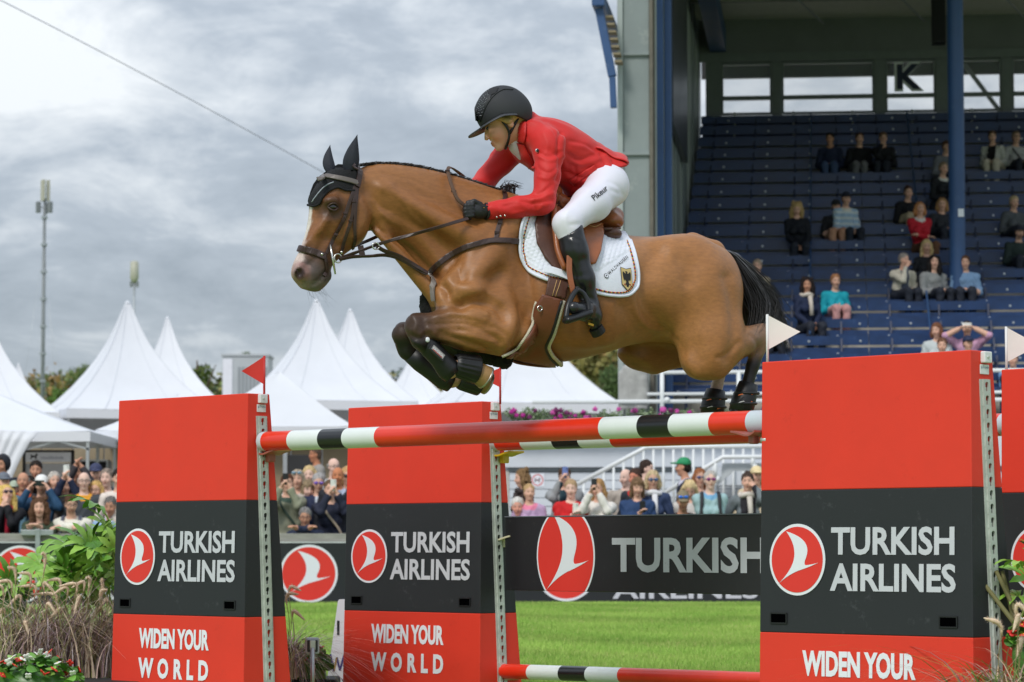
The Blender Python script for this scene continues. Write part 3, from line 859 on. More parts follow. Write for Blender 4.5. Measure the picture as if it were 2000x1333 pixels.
def fence():
 a = at(-120, 1182, 35.6); b = at(2100, 1170, 37.2)
 ex = Vector((b.x - a.x, b.y - a.y, 0)); L_ = ex.length; ex.normalize(); ey = Vector((0, 0, 1)); n = Vector((ex.y, -ex.x, 0))
 rz = math.atan2(ex.y, ex.x)
 g = .10
 nb = 5; bw = L_ / nb
 for k in range(nb):
  o = a + ex * bw * k; o.z = g
  names = ['at the left picture edge', 'between the two left wings', 'behind the hanging plank', 'behind the front right wing', 'at the right picture edge']
  t = thing('advertising_board', o, rz, 'black fence board with round red emblem and grey lettering ' + names[k], 'board', 'black advertising boards along the arena fence')
  m = MB(); m.box2((.01, 0, .03), (bw - .01, .04, .785)); m.build('panel', BLACKB, t, bevel=.004)
 fr = thing('arena_fence', (a.x, a.y, g), rz, 'weathered grey wooden rail fence behind the black boards', 'fence')
 m = MB(); m.box2((0, .045, .80), (L_, .135, .915));
 # rail in planks
 npl = 8
 for k in range(npl):
  m = MB(); m.box2((L_ * k / npl + .004, .05, .80), (L_ * (k + 1) / npl - .004, .15, .905)); m.build('rail', GREYW, fr, bevel=.006)
 m = MB(); m.box2((0, .005, .787), (L_, .045, .80)); m.build('top_strip', mat('white_strip', S(216, 222, 222), .5), fr)
 m = MB(); m.box2((0, -.006, 0.0), (L_, .03, .029)); m.build('bottom_strip', mat('pale_strip', S(196, 200, 190), .6), fr)
 for k in range(9):
  x = L_ * (k + .055) / 8.5
  m = MB(); m.box2((x, .16, -.1), (x + .1, .26, .93 if k else .97)); m.build('post', GREYW, fr, bevel=.008)
 m = MB(); m.box2((1.18, -.06, .2), (1.24, .0, .96)); m.box2((1.0, -.05, .88), (1.4, .04, .95)); m.build('gate_fitting', STEEL, fr, bevel=.006)
 # emblems and words, placed on the boards where they stand
 p0 = a.copy(); p0.z = g
 def loc(px, py):
  q = on_plane(px, py, p0, n) - p0
  return q.dot(ex), q.z
 boards = sorted([o for o in COL.objects if o.name.startswith('advertising_board')], key=lambda o: o.location.x)
 for (cx, cy, rpx, tx0, tx1) in ((40, 1122, 52, 128, 380), (603, 1121, 52, None, None), (1106, 1114, 55, 1196, 1480), (1660, 1115, 54, 1760, 2050)):
  x, z = loc(cx, cy); r = (loc(cx + rpx, cy)[0] - x)
  k = min(nb - 1, int(x // bw)); bt = boards[k]; ox = bw * k
  emblem(bt, (x - ox, 0, z), (1, 0, 0), (0, 0, 1), r)
  if tx0:
   xa, xb = loc(tx0, 1100)[0], loc(tx1, 1100)[0]
   for w_, z0, z1 in (('TURKISH', .43, .64), ('AIRLINES', .075, .30)):
    lettering('lettering', w_, LETTER, bt, (0, -.002, 0), (1, 0, 0), (0, 0, 1), xa - ox, xb - ox, z0, z1, bold=.02)
fence()
# ================================================================== grandstand
BLUEB = mat('bench_blue', S(26, 56, 102), 0.34, var=0.28, vs=3.0, dirt=(S(96, 118, 152), .55, 6))
BLUEP = mat('blue_steel', S(50, 82, 128), 0.45, var=0.1, vs=1.5, dirt=(S(150, 160, 168), .35, 3.5))
CONC = mat('concrete', S(184, 180, 170), 0.85, var=0.14, vs=2.0, bump=.2, bs=14)
STEELG = mat('stand_grey_steel', S(134, 144, 144), 0.5, var=0.1, vs=1.2, dirt=(S(196, 200, 196), .5, 2.0))
WHITEP = mat('white_paint', S(228, 232, 234), 0.45, var=0.04, vs=3)
WALLW = mat('white_wall', S(206, 212, 220), 0.6, var=0.05, vs=2)
DARKC = mat('dark_cladding', S(118, 122, 124), 0.7, var=0.1, vs=1)
GLASS = mat('window_glass', (.8, .85, .88), 0.03, alpha=0.12)
A6 = R(-6.2)
ST0 = at(1310, 690, 48.0)
STX = Vector((math.cos(A6), math.sin(A6), 0)); STY = Vector((-math.sin(A6), math.cos(A6), 0))
SG = 0.12
stand = thing('grandstand', (ST0.x, ST0.y, SG), A6, 'large blue roofed grandstand with tiers of wooden benches', 'grandstand')
ZR0 = ST0.z - SG
PITCH, RISE = 0.76, 0.348
ROWS = 17
SW = 13.2
def sp(px, py, yl):
 """stand coordinates of a picture position at the stand depth yl"""
 q = on_plane(px, py, ST0 + STY * yl, STY) - ST0
 return q.dot(STX), yl, q.z + ST0.z - SG
def stand_pt(x, y, z): return ST0 + STX * x + STY * y + Vector((0, 0, z - ST0.z + SG))
def row_zy(i): return ZR0 + RISE * i, PITCH * i
def build_rows():
 seat_me = back_me = bolt_me = step_me = slat_me = None
 for i in range(-2, ROWS):
  z, y = row_zy(i)
  # stepped floor
  m = MB(); m.box2((0, y - .30, z - .44 - .9), (SW, y + PITCH - .302, z - .44)); m.build('step', CONC, stand)
  if seat_me is None:
   m = MB()
   for k in range(4): m.box2((SW / 4 * k + .006, -.14, -.085), (SW / 4 * (k + 1) - .006, .18, 0))
   o = m.build('bench', BLUEB, stand, bevel=.006); seat_me = o.data
   for k in range(4): pass
   m = MB()
   for k in range(4): m.box2((SW / 4 * k + .006, .33, .135), (SW / 4 * (k + 1) - .006, .365, .29))
   q = m.build('backrest', BLUEB, o, bevel=.006); back_me = q.data
   m = MB()
   for k in range(4): m.box2((SW / 4 * k + .006, .332, .0), (SW / 4 * (k + 1) - .006, .362, .095))
   q = m.build('lower_slat', BLUEB, o, bevel=.006); slat_me = q.data
   m = MB()
   for k in range(int(SW / .86)):
    x = .2 + k * .86
    m.lathe([(0.0, .012), (.018, .010), (.022, 0)], 8, (x, -.142, -.042), basis((1, 0, 0), (0, 0, 1), (0, -1, 0)))
    m.lathe([(0.0, .012), (.018, .010), (.022, 0)], 8, (x + .38, .328, .2), basis((1, 0, 0), (0, 0, 1), (0, -1, 0)))
   w = m.build('bolts', mat('bolt_zinc', S(200, 204, 210), .35, metal=.7), o, kind='stuff'); bolt_me = w.data
   m = MB()
   for k in range(int(SW / .84) + 1):
    x = .3 + k * .84
    m.box2((x, .0, -.44), (x + .05, .05, -.087)); m.bar((x + .025, .1, -.3), (x + .025, .372, .28), .045, .03, (1, 0, 0))
   w = m.build('brackets', mat('bracket_navy', S(46, 56, 84), .5), o, kind='stuff'); step_me = w.data
  else:
   o = bpy.data.objects.new('bench', seat_me); COL.objects.link(o); o.parent = stand
   for nm, me, kd in (('backrest', back_me, None), ('lower_slat', slat_me, None), ('bolts', bolt_me, 'stuff'), ('brackets', step_me, 'stuff')):
    q = bpy.data.objects.new(nm, me); COL.objects.link(q); q.parent = o
    if kd: q['kind'] = kd
  o.location = (0, y, z)
 # thin aisle lines: steel dividers running up the tiers
 for px in (1583, 1790):
  x = sp(px, 400, row_zy(9)[1])[0]
  m = MB(); a, b = row_zy(0), row_zy(ROWS - 1)
  m.bar((x, a[1] + .3, a[0] + .33), (x, b[1] + .3, b[0] + .33), .03, .03); m.build('aisle_rail', BLUEP, stand)
build_rows()
def build_stand_shell():
 zt, yt = row_zy(ROWS - 1)
 yb = yt + 0.9
 # ---- back wall with windows
 zs = sp(1600, 222, yb)[2]
 zh = sp(1600, 108, yb)[2]
 wins = [(1408, 1508), (1526, 1708), (1729, 1828), (1862, 1957), (1976, 2075), (2095, 2200), (2220, 2325), (2345, 2450)]
 GF = mat('window_frame', S(120, 128, 128), 0.5, var=.06)
 xl = sp(1378, 200, yb)[0]; xr = SW
 m = MB(); m.box2((0, yb, zs - 1.4), (SW, yb + .15, zs - .02)); m.build('parapet', mat('parapet_blue', S(40, 54, 92), .5, var=.1), stand)
 m = MB(); m.box2((-.1, yb, zh), (SW, yb + .2, zh + .9)); m.build('upper_wall', DARKC, stand)
 m = MB(); m.box2((-.1, yb - .06, zh - .12), (SW, yb - .002, zh + .06)); m.build('lintel', GF, stand)
 edges = [xl] + [sp(p, 160, yb)[0] for w in wins for p in w] + [xr]
 for k in range(0, len(edges) - 1, 2):
  if edges[k + 1] - edges[k] > .02:
   m = MB(); m.box2((edges[k] + .002, yb + .005, zs - .02), (edges[k + 1] - .002, yb + .15, zh - .005)); m.build('window_pier', GF, stand)
 for k, w in enumerate(wins):
  a, b = sp(w[0], 160, yb)[0], sp(w[1], 160, yb)[0]
  if b > SW: break
  zm = sp(1600, 189, yb)[2]
  m = MB(); f = .05
  m.box2((a, yb + .02, zs), (a + f, yb + .12, zh - .13)); m.box2((b - f, yb + .02, zs), (b, yb + .12, zh - .13))
  m.box2((a + f, yb + .025, zs), (b - f, yb + .115, zs + f)); m.box2((a + f, yb + .025, zh - .13 - f), (b - f, yb + .115, zh - .13)); m.box2((a + f, yb + .025, zm - .045), (b - f, yb + .115, zm + .045))
  wf = m.build('window', GF, stand, bevel=.004)
  m = MB(); m.box2((a + f, yb + .06, zs + f), (b - f, yb + .07, zm - .045)); m.box2((a + f, yb + .06, zm + .045), (b - f, yb + .07, zh - .13 - f)); m.build('pane', GLASS, wf)
 # letter K on the third window
 a = sp(1752, 175, yb - .02); b = sp(1800, 125, yb - .02)
 KM = mat('letter_blue', S(30, 40, 72), .5); KO = mat('letter_outline', S(232, 236, 240), .5)
 lettering('letter_outline', 'K', KO, stand, (0, yb - .015, 0), (1, 0, 0), (0, 0, 1), a[0] - .055, b[0] + .055, a[2] - .05, b[2] + .05, bold=.075, lift=.001)
 lettering('letter', 'K', KM, stand, (0, yb - .02, 0), (1, 0, 0), (0, 0, 1), a[0], b[0], a[2], b[2], bold=.03, lift=.004)
 # white guard rail on the last tier, seen against the sky
 zr = sp(1600, 226, yb - .2)[2]
 m = MB(); m.tube([(0.2, yb - .2, zr), (SW, yb - .2, zr)], .022, 8)
 for k in range(8): m.tube([(.7 + k * 1.25, yb - .2, zr - .7), (.7 + k * 1.25, yb - .2, zr + .1)], .02, 8)
 m.build('guard_rail', WHITEP, stand, True)
 # dark panel and soffit added behind the windows to imitate reflections in upper panes
 zg = sp(1600, 150, yb + 2.2)[2]
 m = MB(); m.box2((-.1, yb + 2.2, zg), (SW + 1, yb + 2.35, zg + 1.6)); m.build('reflection_panel', mat('reflection_dark', S(44, 46, 50), .7), stand)
 m = MB(); m.box2((-.1, yb + .22, zh + .6), (SW + 1, yb + 2.2, zh + .7)); m.build('added_soffit', DARKC, stand)
 for k in range(1):
  x = sp(1930, 200, yb + 2.0)[0]
  m = MB(); m.bar((x - .5, yb + 2.1, zg + .2), (x + .9, yb + 2.1, zs - .6), .09, .09); m.build('rear_brace', GF, stand)
 # ---- roof: soffit sloping up to the front, beams
 zf = sp(1700, -120, -2.0)[2] + 1.2
 zc = zh + .80
 yf = -3.6
 def slab(y0, z0, y1, z1, th, nm, mt, x0=-1.3, x1=SW + 2):
  v = [(x0, y0, z0), (x1, y0, z0), (x1, y1, z1), (x0, y1, z1)]
  v = v + [(a, b, c + th) for a, b, c in v]
  return mesh_obj(nm, v, [(3, 2, 1, 0), (4, 5, 6, 7), (0, 1, 5, 4), (1, 2, 6, 5), (2, 3, 7, 6), (3, 0, 4, 7)], mt, stand, smooth=False)
 slab(yf, zf + .3, yb + .3, zc, .25, 'roof', mat('roof_sheet', S(206, 206, 192), .6, var=.06))
 def roof_z(y): return zf + .3 + (zc - zf - .3) * (y - yf) / (yb + .3 - yf)
 for k in range(6):
  y = yf + .4 + k * 2.55
  m = MB(); m.box2((-1.2, y, roof_z(y) - .28), (SW + 2, y + .14, roof_z(y) - .012)); m.build('purlin', mat('purlin_cream', S(150, 150, 140), .6, var=.08), stand)
 xc = [sp(1388, 60, 9.0)[0], sp(1832, 60, 9.0)[0] + .05]
 m = MB(); m.bar((xc[0], 6.5, roof_z(6.5) - .45), (xc[0], yb, roof_z(yb) - .45), .34, .5); m.build('rafter', BLUEP, stand)
 x0, _, z0 = sp(1820, 86, 8.0); x1, _, _ = sp(1848, 86, 8.0)
 t = thing('loudspeaker', stand_pt((x0 + x1) / 2, 8.1, z0), A6, 'black loudspeaker box hanging under the grandstand roof', 'loudspeaker')
 m = MB(); m.box((0, 0, .48), (x1 - x0, .35, .95)); m.build('cabinet', mat('speaker_black', S(16, 17, 20), .5), t, bevel=.02)
 m = MB(); m.box((0, -.178, .45), (x1 - x0 - .05, .012, .8)); m.build('grille', mat('speaker_grille', S(26, 27, 30), .8, var=.2, vs=60), t)
 m = MB(); m.tube([(0, 0, .95), (0, 0, 2.2)], .025, 8); m.build('hanger', STEELG, t, True)
 for k in range(5):
  m = MB(); xx = 1.0 + k * 2.1; m.tube([(xx, 3 + k, roof_z(3 + k) - .4), (xx + 1.6, yb - 1, roof_z(yb - 1) - .3)], .022, 6); m.build('tie_rod', STEELG, stand, True)
 # ---- big blue column
 yc = 2.4
 x0, _, zb = sp(1856, 650, yc); x1 = sp(1888, 650, yc)[0]
 r = (x1 - x0) / 2; cx = (x0 + x1) / 2
 m = MB(); m.tube([(cx, yc, .2), (cx, yc, 7.0), (cx, yc, roof_z(yc) - .02)], r, 24, cap=False); m.build('column', BLUEP, stand, True)
 m = MB(); zz = sp(1870, 418, yc)[2]; m.box((cx + .06, yc - r - .006, zz), (.10, .01, .14)); m.build('column_sticker', LOGOW, stand)
 # ---- left end: wall panels, posts, pillar
 xw = -.06
 for k in range(14):
  y0 = -2.6 + k * 1.18; zlo = .3; zhi = min(roof_z(y0), roof_z(y0 + 1.16)) - .02
  if k in (3, 4, 5, 6): parts = [(zlo, 7.6), (10.4, zhi)] if k in (4, 5) else [(zlo, zhi)]
  else: parts = [(zlo, zhi)]
  parts = [(zlo, zhi)]
  for a, b in parts:
   m = MB(); m.box2((xw - .1, y0, a), (xw - (.0 if k % 2 else .025), y0 + 1.15, b)); m.build('side_panel', STEELG if k % 3 else mat('side_panel_pale', S(172, 180, 176), .55, var=.08, vs=1.5), stand)
 # dark board hung on the inside of the end wall
 m = MB(); v = [(xw + .03, -1.0, 9.2), (xw + .03, 4.2, 9.2)]
 a = sp(1312, 195, .6); b = sp(1358, 222, 5.6)
 m.box2((xw + .02, .4, 7.9), (xw + .10, 5.6, 11.4)); m.build('scoreboard_back', mat('dark_sheet', S(52, 58, 64), .35, var=.15, vs=1.2), stand)
 # posts at the open front corner (blue) and the pillar (grey steel, built up)
 for (pa, pb, yl) in ((1281, 1296, -2.3), (1298, 1312, -2.0)):
  a, b = sp(pa, 300, yl)[0], sp(pb, 300, yl)[0]
  m = MB(); m.box2((a, yl, .1), (b, yl + .14, roof_z(yl) - .02)); m.build('corner_post', BLUEP, stand, bevel=.012)
 yl = -2.9
 a, b = sp(1206, 300, yl)[0], sp(1272, 300, yl)[0]
 g0 = sp(1240, 722, yl)[2]
 m = MB(); m.box2((a + .09, yl + .05, g0 - 3.5), (b - .03, yl + .32, roof_z(yl) - .02)); pl = m.build('pillar', STEELG, stand, bevel=.01)
 m = MB(); m.box2((a, yl, g0 - 3.5), (a + .088, yl + .4, roof_z(yl) - .02)); m.build('pillar_flange', mat('flange_pale', S(164, 174, 172), .5, var=.1, vs=1.5), pl, bevel=.008)
 m = MB(); m.box2((b - .028, yl, g0 - 3.5), (b + .03, yl + .4, roof_z(yl) - .02)); m.build('pillar_flange', mat('flange_brown', S(104, 100, 90), .7, var=.2), pl, bevel=.008)
 for py in (105, 300, 520, 640):
  z = sp(1240, py, yl)[2]; m = MB(); m.box2((a + .088, yl - .004, z - .025), (b - .03, yl + .05, z + .025)); m.build('stiffener', STEELG, pl)
 # cladding between pillar and posts
 m = MB(); m.box2((b + .032, yl + .25, 0.3), (sp(1282, 300, -2.3)[0] - .002, yl + .4, roof_z(yl) - .03)); m.build('end_cladding', mat('flange_brown'), stand)
 # roof end with gutter and downpipe
 za = roof_z(yf) + .3
 xg = sp(1168, 20, -3.2)[0]
 p1 = sp(1196, 150, -3.2); p0 = sp(1170, 18, -3.2)
 m = MB(); m.bar(p0, p1, .13, .13); m.bar(p1, (p1[0] + .02, p1[1], p1[2] - .5), .1, .1); m.build('downpipe', BLUEP, stand, bevel=.01)
 m = MB(); m.bar((p0[0], -3.4, p0[2] + .12), (p0[0], 4, p0[2] + .12), .2, .2); m.build('gutter', BLUEP, stand, bevel=.01)
 for k in range(7):
  q = Vector(p0).lerp(Vector(p1), .12 + k * .11); m = MB(); m.box((q.x + .14, q.y + .1, q.z), (.12, .3, .035)); m.build('louvre', mat('louvre_brown', S(136, 124, 100), .7), stand)
 return roof_z
roof_z = build_stand_shell()
def build_front():
 # rough stone block beside the pillar
 yl = -3.4
 a = sp(1212, 782, yl); b = sp(1264, 722, yl)
 r = np.random.default_rng(9)
 w, h = b[0] - a[0], b[2] - a[2]
 F = Field((-.1, -.1, -.2), (w + .1, .5, h + 1.2), .022)
 for k in range(7):
  x = w * (k + .5) / 7
  F.cone((x + r.normal(0, .01), .1 + .03 * r.random(), -.1), (x + r.normal(0, .02), .12 + .06 * r.random(), h * (.6 + .4 * r.random())), .035 + .02 * r.random(), .03 + .02 * r.random(), .02)
 F.cone((w / 2, .22, 0), (w / 2, .22, h), .16, .14, .03, ((1, 0, 0), 1.5))
 v, f = F.mesh(1)
 o = mesh_obj('stone_block', v, f, mat('grey_stone', S(166, 166, 164), .9, var=.18, vs=6, bump=.4, bs=25), None)
 o.location = stand_pt(a[0], yl, a[2]); o.rotation_euler = (0, 0, A6)
 tag(o, 'rough carved grey stone block at the foot of the grandstand pillar', 'stone')
 yl = -3.6
 ptop = sp(1200, 828, yl)[2]
 xa = sp(985, 900, yl)[0]; xb = SW
 zmid = sp(1200, 913, yl)[2]
 m = MB(); m.box2((xa, yl, zmid), (xb, yl + 1.6, ptop)); m.build('podium_band', WALLW, stand, bevel=.01)
 m = MB(); m.box2((xa + .06, yl + .12, 0), (xb, yl + .35, zmid - .06)); m.build('podium_core', mat('joint_grey', S(150, 156, 162), .8), stand)
 m = MB(); m.box2((xa + .05, yl + .06, zmid - .058), (xb, yl + .3, zmid - .002)); m.build('drip_edge', mat('drip_grey', S(120, 128, 132), .6), stand)
 nb = 14; hh = (zmid - .07) / nb
 for k in range(nb):
  for s in range(4):
   x0 = xa + .07 + (xb - xa - .07) * s / 4; x1 = xa + .07 + (xb - xa - .07) * (s + 1) / 4
   m = MB(); m.box2((x0 + .003, yl + .085 + .004 * ((k * 7 + s) % 3), k * hh + .006), (x1 - .003, yl + .121, (k + 1) * hh - .004)); m.build('cladding_board', WALLW, stand, bevel=.004)
 # concrete face between podium and the first bench
 m = MB(); z1 = row_zy(-2)[0] - .44
 m.box2((.0, -1.84, ptop - .4), (SW, -1.6, z1)); m.build('tier_wall', mat('tier_wall', S(150, 142, 126), .85, var=.12, vs=2), stand)
 m = MB(); m.box2((xa, yl + .2, ptop + .004), (SW, -1.85, ptop + .03)); m.build('walkway', CONC, stand)
 # white railings of the walkway
 t = thing('walkway_railing', stand_pt(0, yl + .25, ptop), A6, 'white tube railing above the purple flower trough', 'railing')
 x0, x1 = sp(1040, 785, yl + .25)[0], SW
 z = sp(1200, 785, yl + .25)[2] - ptop; zm_ = sp(1300, 770, yl + .25)[2] - ptop; zt_ = sp(1300, 728, yl + .25)[2] - ptop
 m = MB(); m.tube([(x0, 0, z), (x1, 0, z)], .032, 10); m.build('rail', WHITEP, t, True)
 xr = sp(1264, 770, yl + .25)[0]
 m = MB(); m.tube([(xr, 0, zm_), (x1, 0, zm_)], .026, 10); m.build('rail', WHITEP, t, True)
 m = MB(); m.tube([(xr + .1, 0, zt_), (x1, 0, zt_)], .032, 10); m.build('rail', WHITEP, t, True)
 for px in (1293, 1443, 1595, 1745, 1895):
  x = sp(px, 770, yl + .25)[0]
  m = MB(); m.tube([(x, 0, 0), (x, 0, zt_)], .035, 10); m.build('post', WHITEP, t, True)
 x = sp(1303, 781, yl + .25)[0]; m = MB(); m.sphere((x, -.03, z + .02), .05); m.build('clamp', WHITEP, t, True)
 # sign: no dogs
 a = at(1050, 938, 42.6)
 q = a - ST0; yy = yl - .0
 a = sp(1050, 938, yl + .075)
 t = thing('prohibition_sign', stand_pt(a[0], yl + .08, 0), A6, 'small white sign with red ring crossing out a dog on the pale wall', 'sign')
 s = .105 * 1.0; zc = a[2]
 m = MB(); m.box((0, 0, zc), (.21, .006, .21)); m.build('plate', LOGOW, t)
 M = basis((1, 0, 0), (0, 0, 1), (0, -1, 0)); pink = mat('ring_red', S(214, 96, 100), .5)
 n = 40; ring = MB(); vo = [(.09 * math.cos(i * 2 * math.pi / n), .09 * math.sin(i * 2 * math.pi / n)) for i in range(n)]; vi = [(x * .83, y * .83) for x, y in vo]
 ring.add([M @ Vector((x, y, .005)) + Vector((0, 0, zc)) for x, y in vo + vi], [(i, (i + 1) % n, n + (i + 1) % n, n + i) for i in range(n)])
 ring.bar((-.055, -.005, zc + .055), (.055, -.005, zc - .055), .002, .014, (0, 1, 0))
 ring.build('ring', pink, t)
 dog = [(0, 0), (.02, .06), (.0, .09), (.02, .1), (.05, .075), (.12, .075), (.13, .13), (.145, .105), (.175, .1), (.165, .085), (.145, .07), (.14, 0), (.12, 0), (.115, .04), (.045, .04), (.02, 0)]
 m = MB(); m.prism([((x - .09) * .6, (y - .06) * .6) for x, y in dog], .001, M, (0, -.0035, zc)); m.build('dog_figure', mat('figure_grey', S(120, 112, 120), .6), t)
 # stair with railing in front of the podium
 ys = yl - 1.1
 lo = sp(1128, 946, ys); hi = sp(1262, 874, ys)
 t = thing('stair_railing', stand_pt(0, ys, 0), A6, 'white baluster railing climbing to the right along the pale wall', 'railing')
 m = MB(); m.tube([(lo[0], 0, lo[2]), (hi[0], 0, hi[2]), (sp(1480, 868, ys)[0] + 1.5, 0, hi[2] + .02)], .036, 10); m.build('handrail', WHITEP, t, True)
 ends = []
 px = 1140
 while px < 1600:
  x = sp(px, 930, ys)[0]; s = (x - lo[0]) / (hi[0] - lo[0]); zt = lo[2] + (hi[2] - lo[2]) * min(1, s)
  zb_ = max(.0, zt - 1.0 if px > 1180 else zt - .9)
  m = MB(); m.tube([(x, 0, zb_), (x, 0, zt)], .02, 8); m.build('baluster', WHITEP, t, True)
  px += 19.5
 st = thing('stair', stand_pt(0, ys, 0), A6, 'pale concrete stair rising to the right behind the spectators', 'stair')
 n = 9; xs, zs_ = sp(1180, 1000, ys)[0], 0
 xe = sp(1400, 905, ys)[0]; ze = sp(1400, 912, ys)[2]
 for k in range(n):
  x = xs + (xe - xs) * k / n
  m = MB(); m.box2((x, .08, max(0, ze * k / n - .25)), (x + (xe - xs) / n - .002, .9, ze * (k + 1) / n)); m.build('step', WALLW, st, bevel=.006)
 m = MB(); m.box2((xe, .06, ze - .28), (xe + 3.0, .95, ze)); m.build('landing', WALLW, st, bevel=.006)
 # second railing, nearer and lower, with its sloping stringer
 ys2 = ys - .8
 lo = sp(1300, 962, ys2); hi = sp(1412, 893, ys2)
 t = thing('lower_railing', stand_pt(0, ys2, 0), A6, 'short white handrail with hooked end left of the front right wing', 'railing')
 m = MB(); m.tube([(lo[0], 0, lo[2]), (hi[0], 0, hi[2]), (sp(1600, 893, ys2)[0], 0, hi[2])], .034, 10); m.build('handrail', WHITEP, t, True)
 for px, y0 in ((1397, 902), (1470, 893)):
  a = sp(px, y0, ys2); b_ = sp(px, 936 if px < 1450 else 912, ys2); m = MB(); m.tube([(a[0], 0, a[2]), (b_[0], 0, b_[2])], .03, 8); m.sphere((b_[0] + .03, 0, b_[2]), .045); m.build('post', WHITEP, t, True)
 a = sp(1410, 905, ys2 + .12); b_ = sp(1478, 920, ys2 + .12)
 m = MB(); m.prism([(sp(1410, 900, ys2)[0], a[2]), (sp(1600, 900, ys2)[0], a[2]), (sp(1600, 900, ys2)[0], b_[2]), (sp(1432, 920, ys2)[0], b_[2]), (sp(1400, 950, ys2)[0], sp(1400, 948, ys2)[2]), (sp(1385, 950, ys2)[0], sp(1400, 952, ys2)[2]), (sp(1408, 930, ys2)[0], sp(1400, 930, ys2)[2])], .12, basis((1, 0, 0), (0, 0, 1), (0, -1, 0)), (0, .24, 0)); m.build('stringer', mat('stringer_grey', S(186, 192, 196), .6, var=.06), t)
build_front()
def flower_trough():
 # planted trough on top of the podium
 yl = -3.9
 a = sp(992, 812, yl); b = sp(1480, 812, yl); zt = sp(1100, 826, yl)[2]
 L_ = b[0] - a[0] + 3.0
 o0 = stand_pt(a[0], yl, zt)
 t = thing('flower_trough', o0, A6, 'long trough of grey green leaves and purple flowers on the podium edge', 'planter')
 m = MB(); m.box2((0, 0, -.16), (L_, .26, .0)); m.build('trough', WALLW, t, bevel=.01)
 r = np.random.default_rng(12); cs, rs = [], []
 for k in range(150):
  cs.append((L_ * r.random(), .05 + .16 * r.random(), .03 + .14 * r.random())); rs.append(.05 + .05 * r.random())
 v, f, c = leaf_cloud(cs, rs, 8000, .035, [S(150, 168, 132), S(128, 150, 110), S(96, 120, 76), S(168, 182, 150), S(70, 92, 56)], 31)
 mesh_obj('foliage', v, f, LEAF, t, smooth=False, cols=c)
 PUR = [mat('flower_purple', S(176, 36, 140), .6), mat('flower_plum', S(112, 34, 92), .6), mat('flower_pink', S(206, 84, 168), .6)]
 vv, ff = [], []
 m = MB(); r2 = random.Random(5)
 for j in range(9):
  a_ = j * .7; m.sphere((math.cos(a_) * .018, math.sin(a_) * .018 - .01, .012 * math.sin(j * 1.9)), (.02, .016, .02), 6, 4)
 proto = None
 for k in range(90):
  p = (L_ * r2.random(), -.03 + .06 * r2.random(), .06 + .16 * r2.random())
  if proto is None: o = m.build('flower', PUR[0], t, True); proto = o.data
  else: o = bpy.data.objects.new('flower', proto); COL.objects.link(o); o.parent = t
  o.location = p; s = r2.uniform(.8, 1.5); o.scale = (s, s, s); o.rotation_euler = (r2.random(), r2.random(), r2.random() * 6)
  o.material_slots[0].link = 'OBJECT'; o.material_slots[0].material = PUR[r2.choice([0, 0, 1, 1, 2])]
flower_trough()
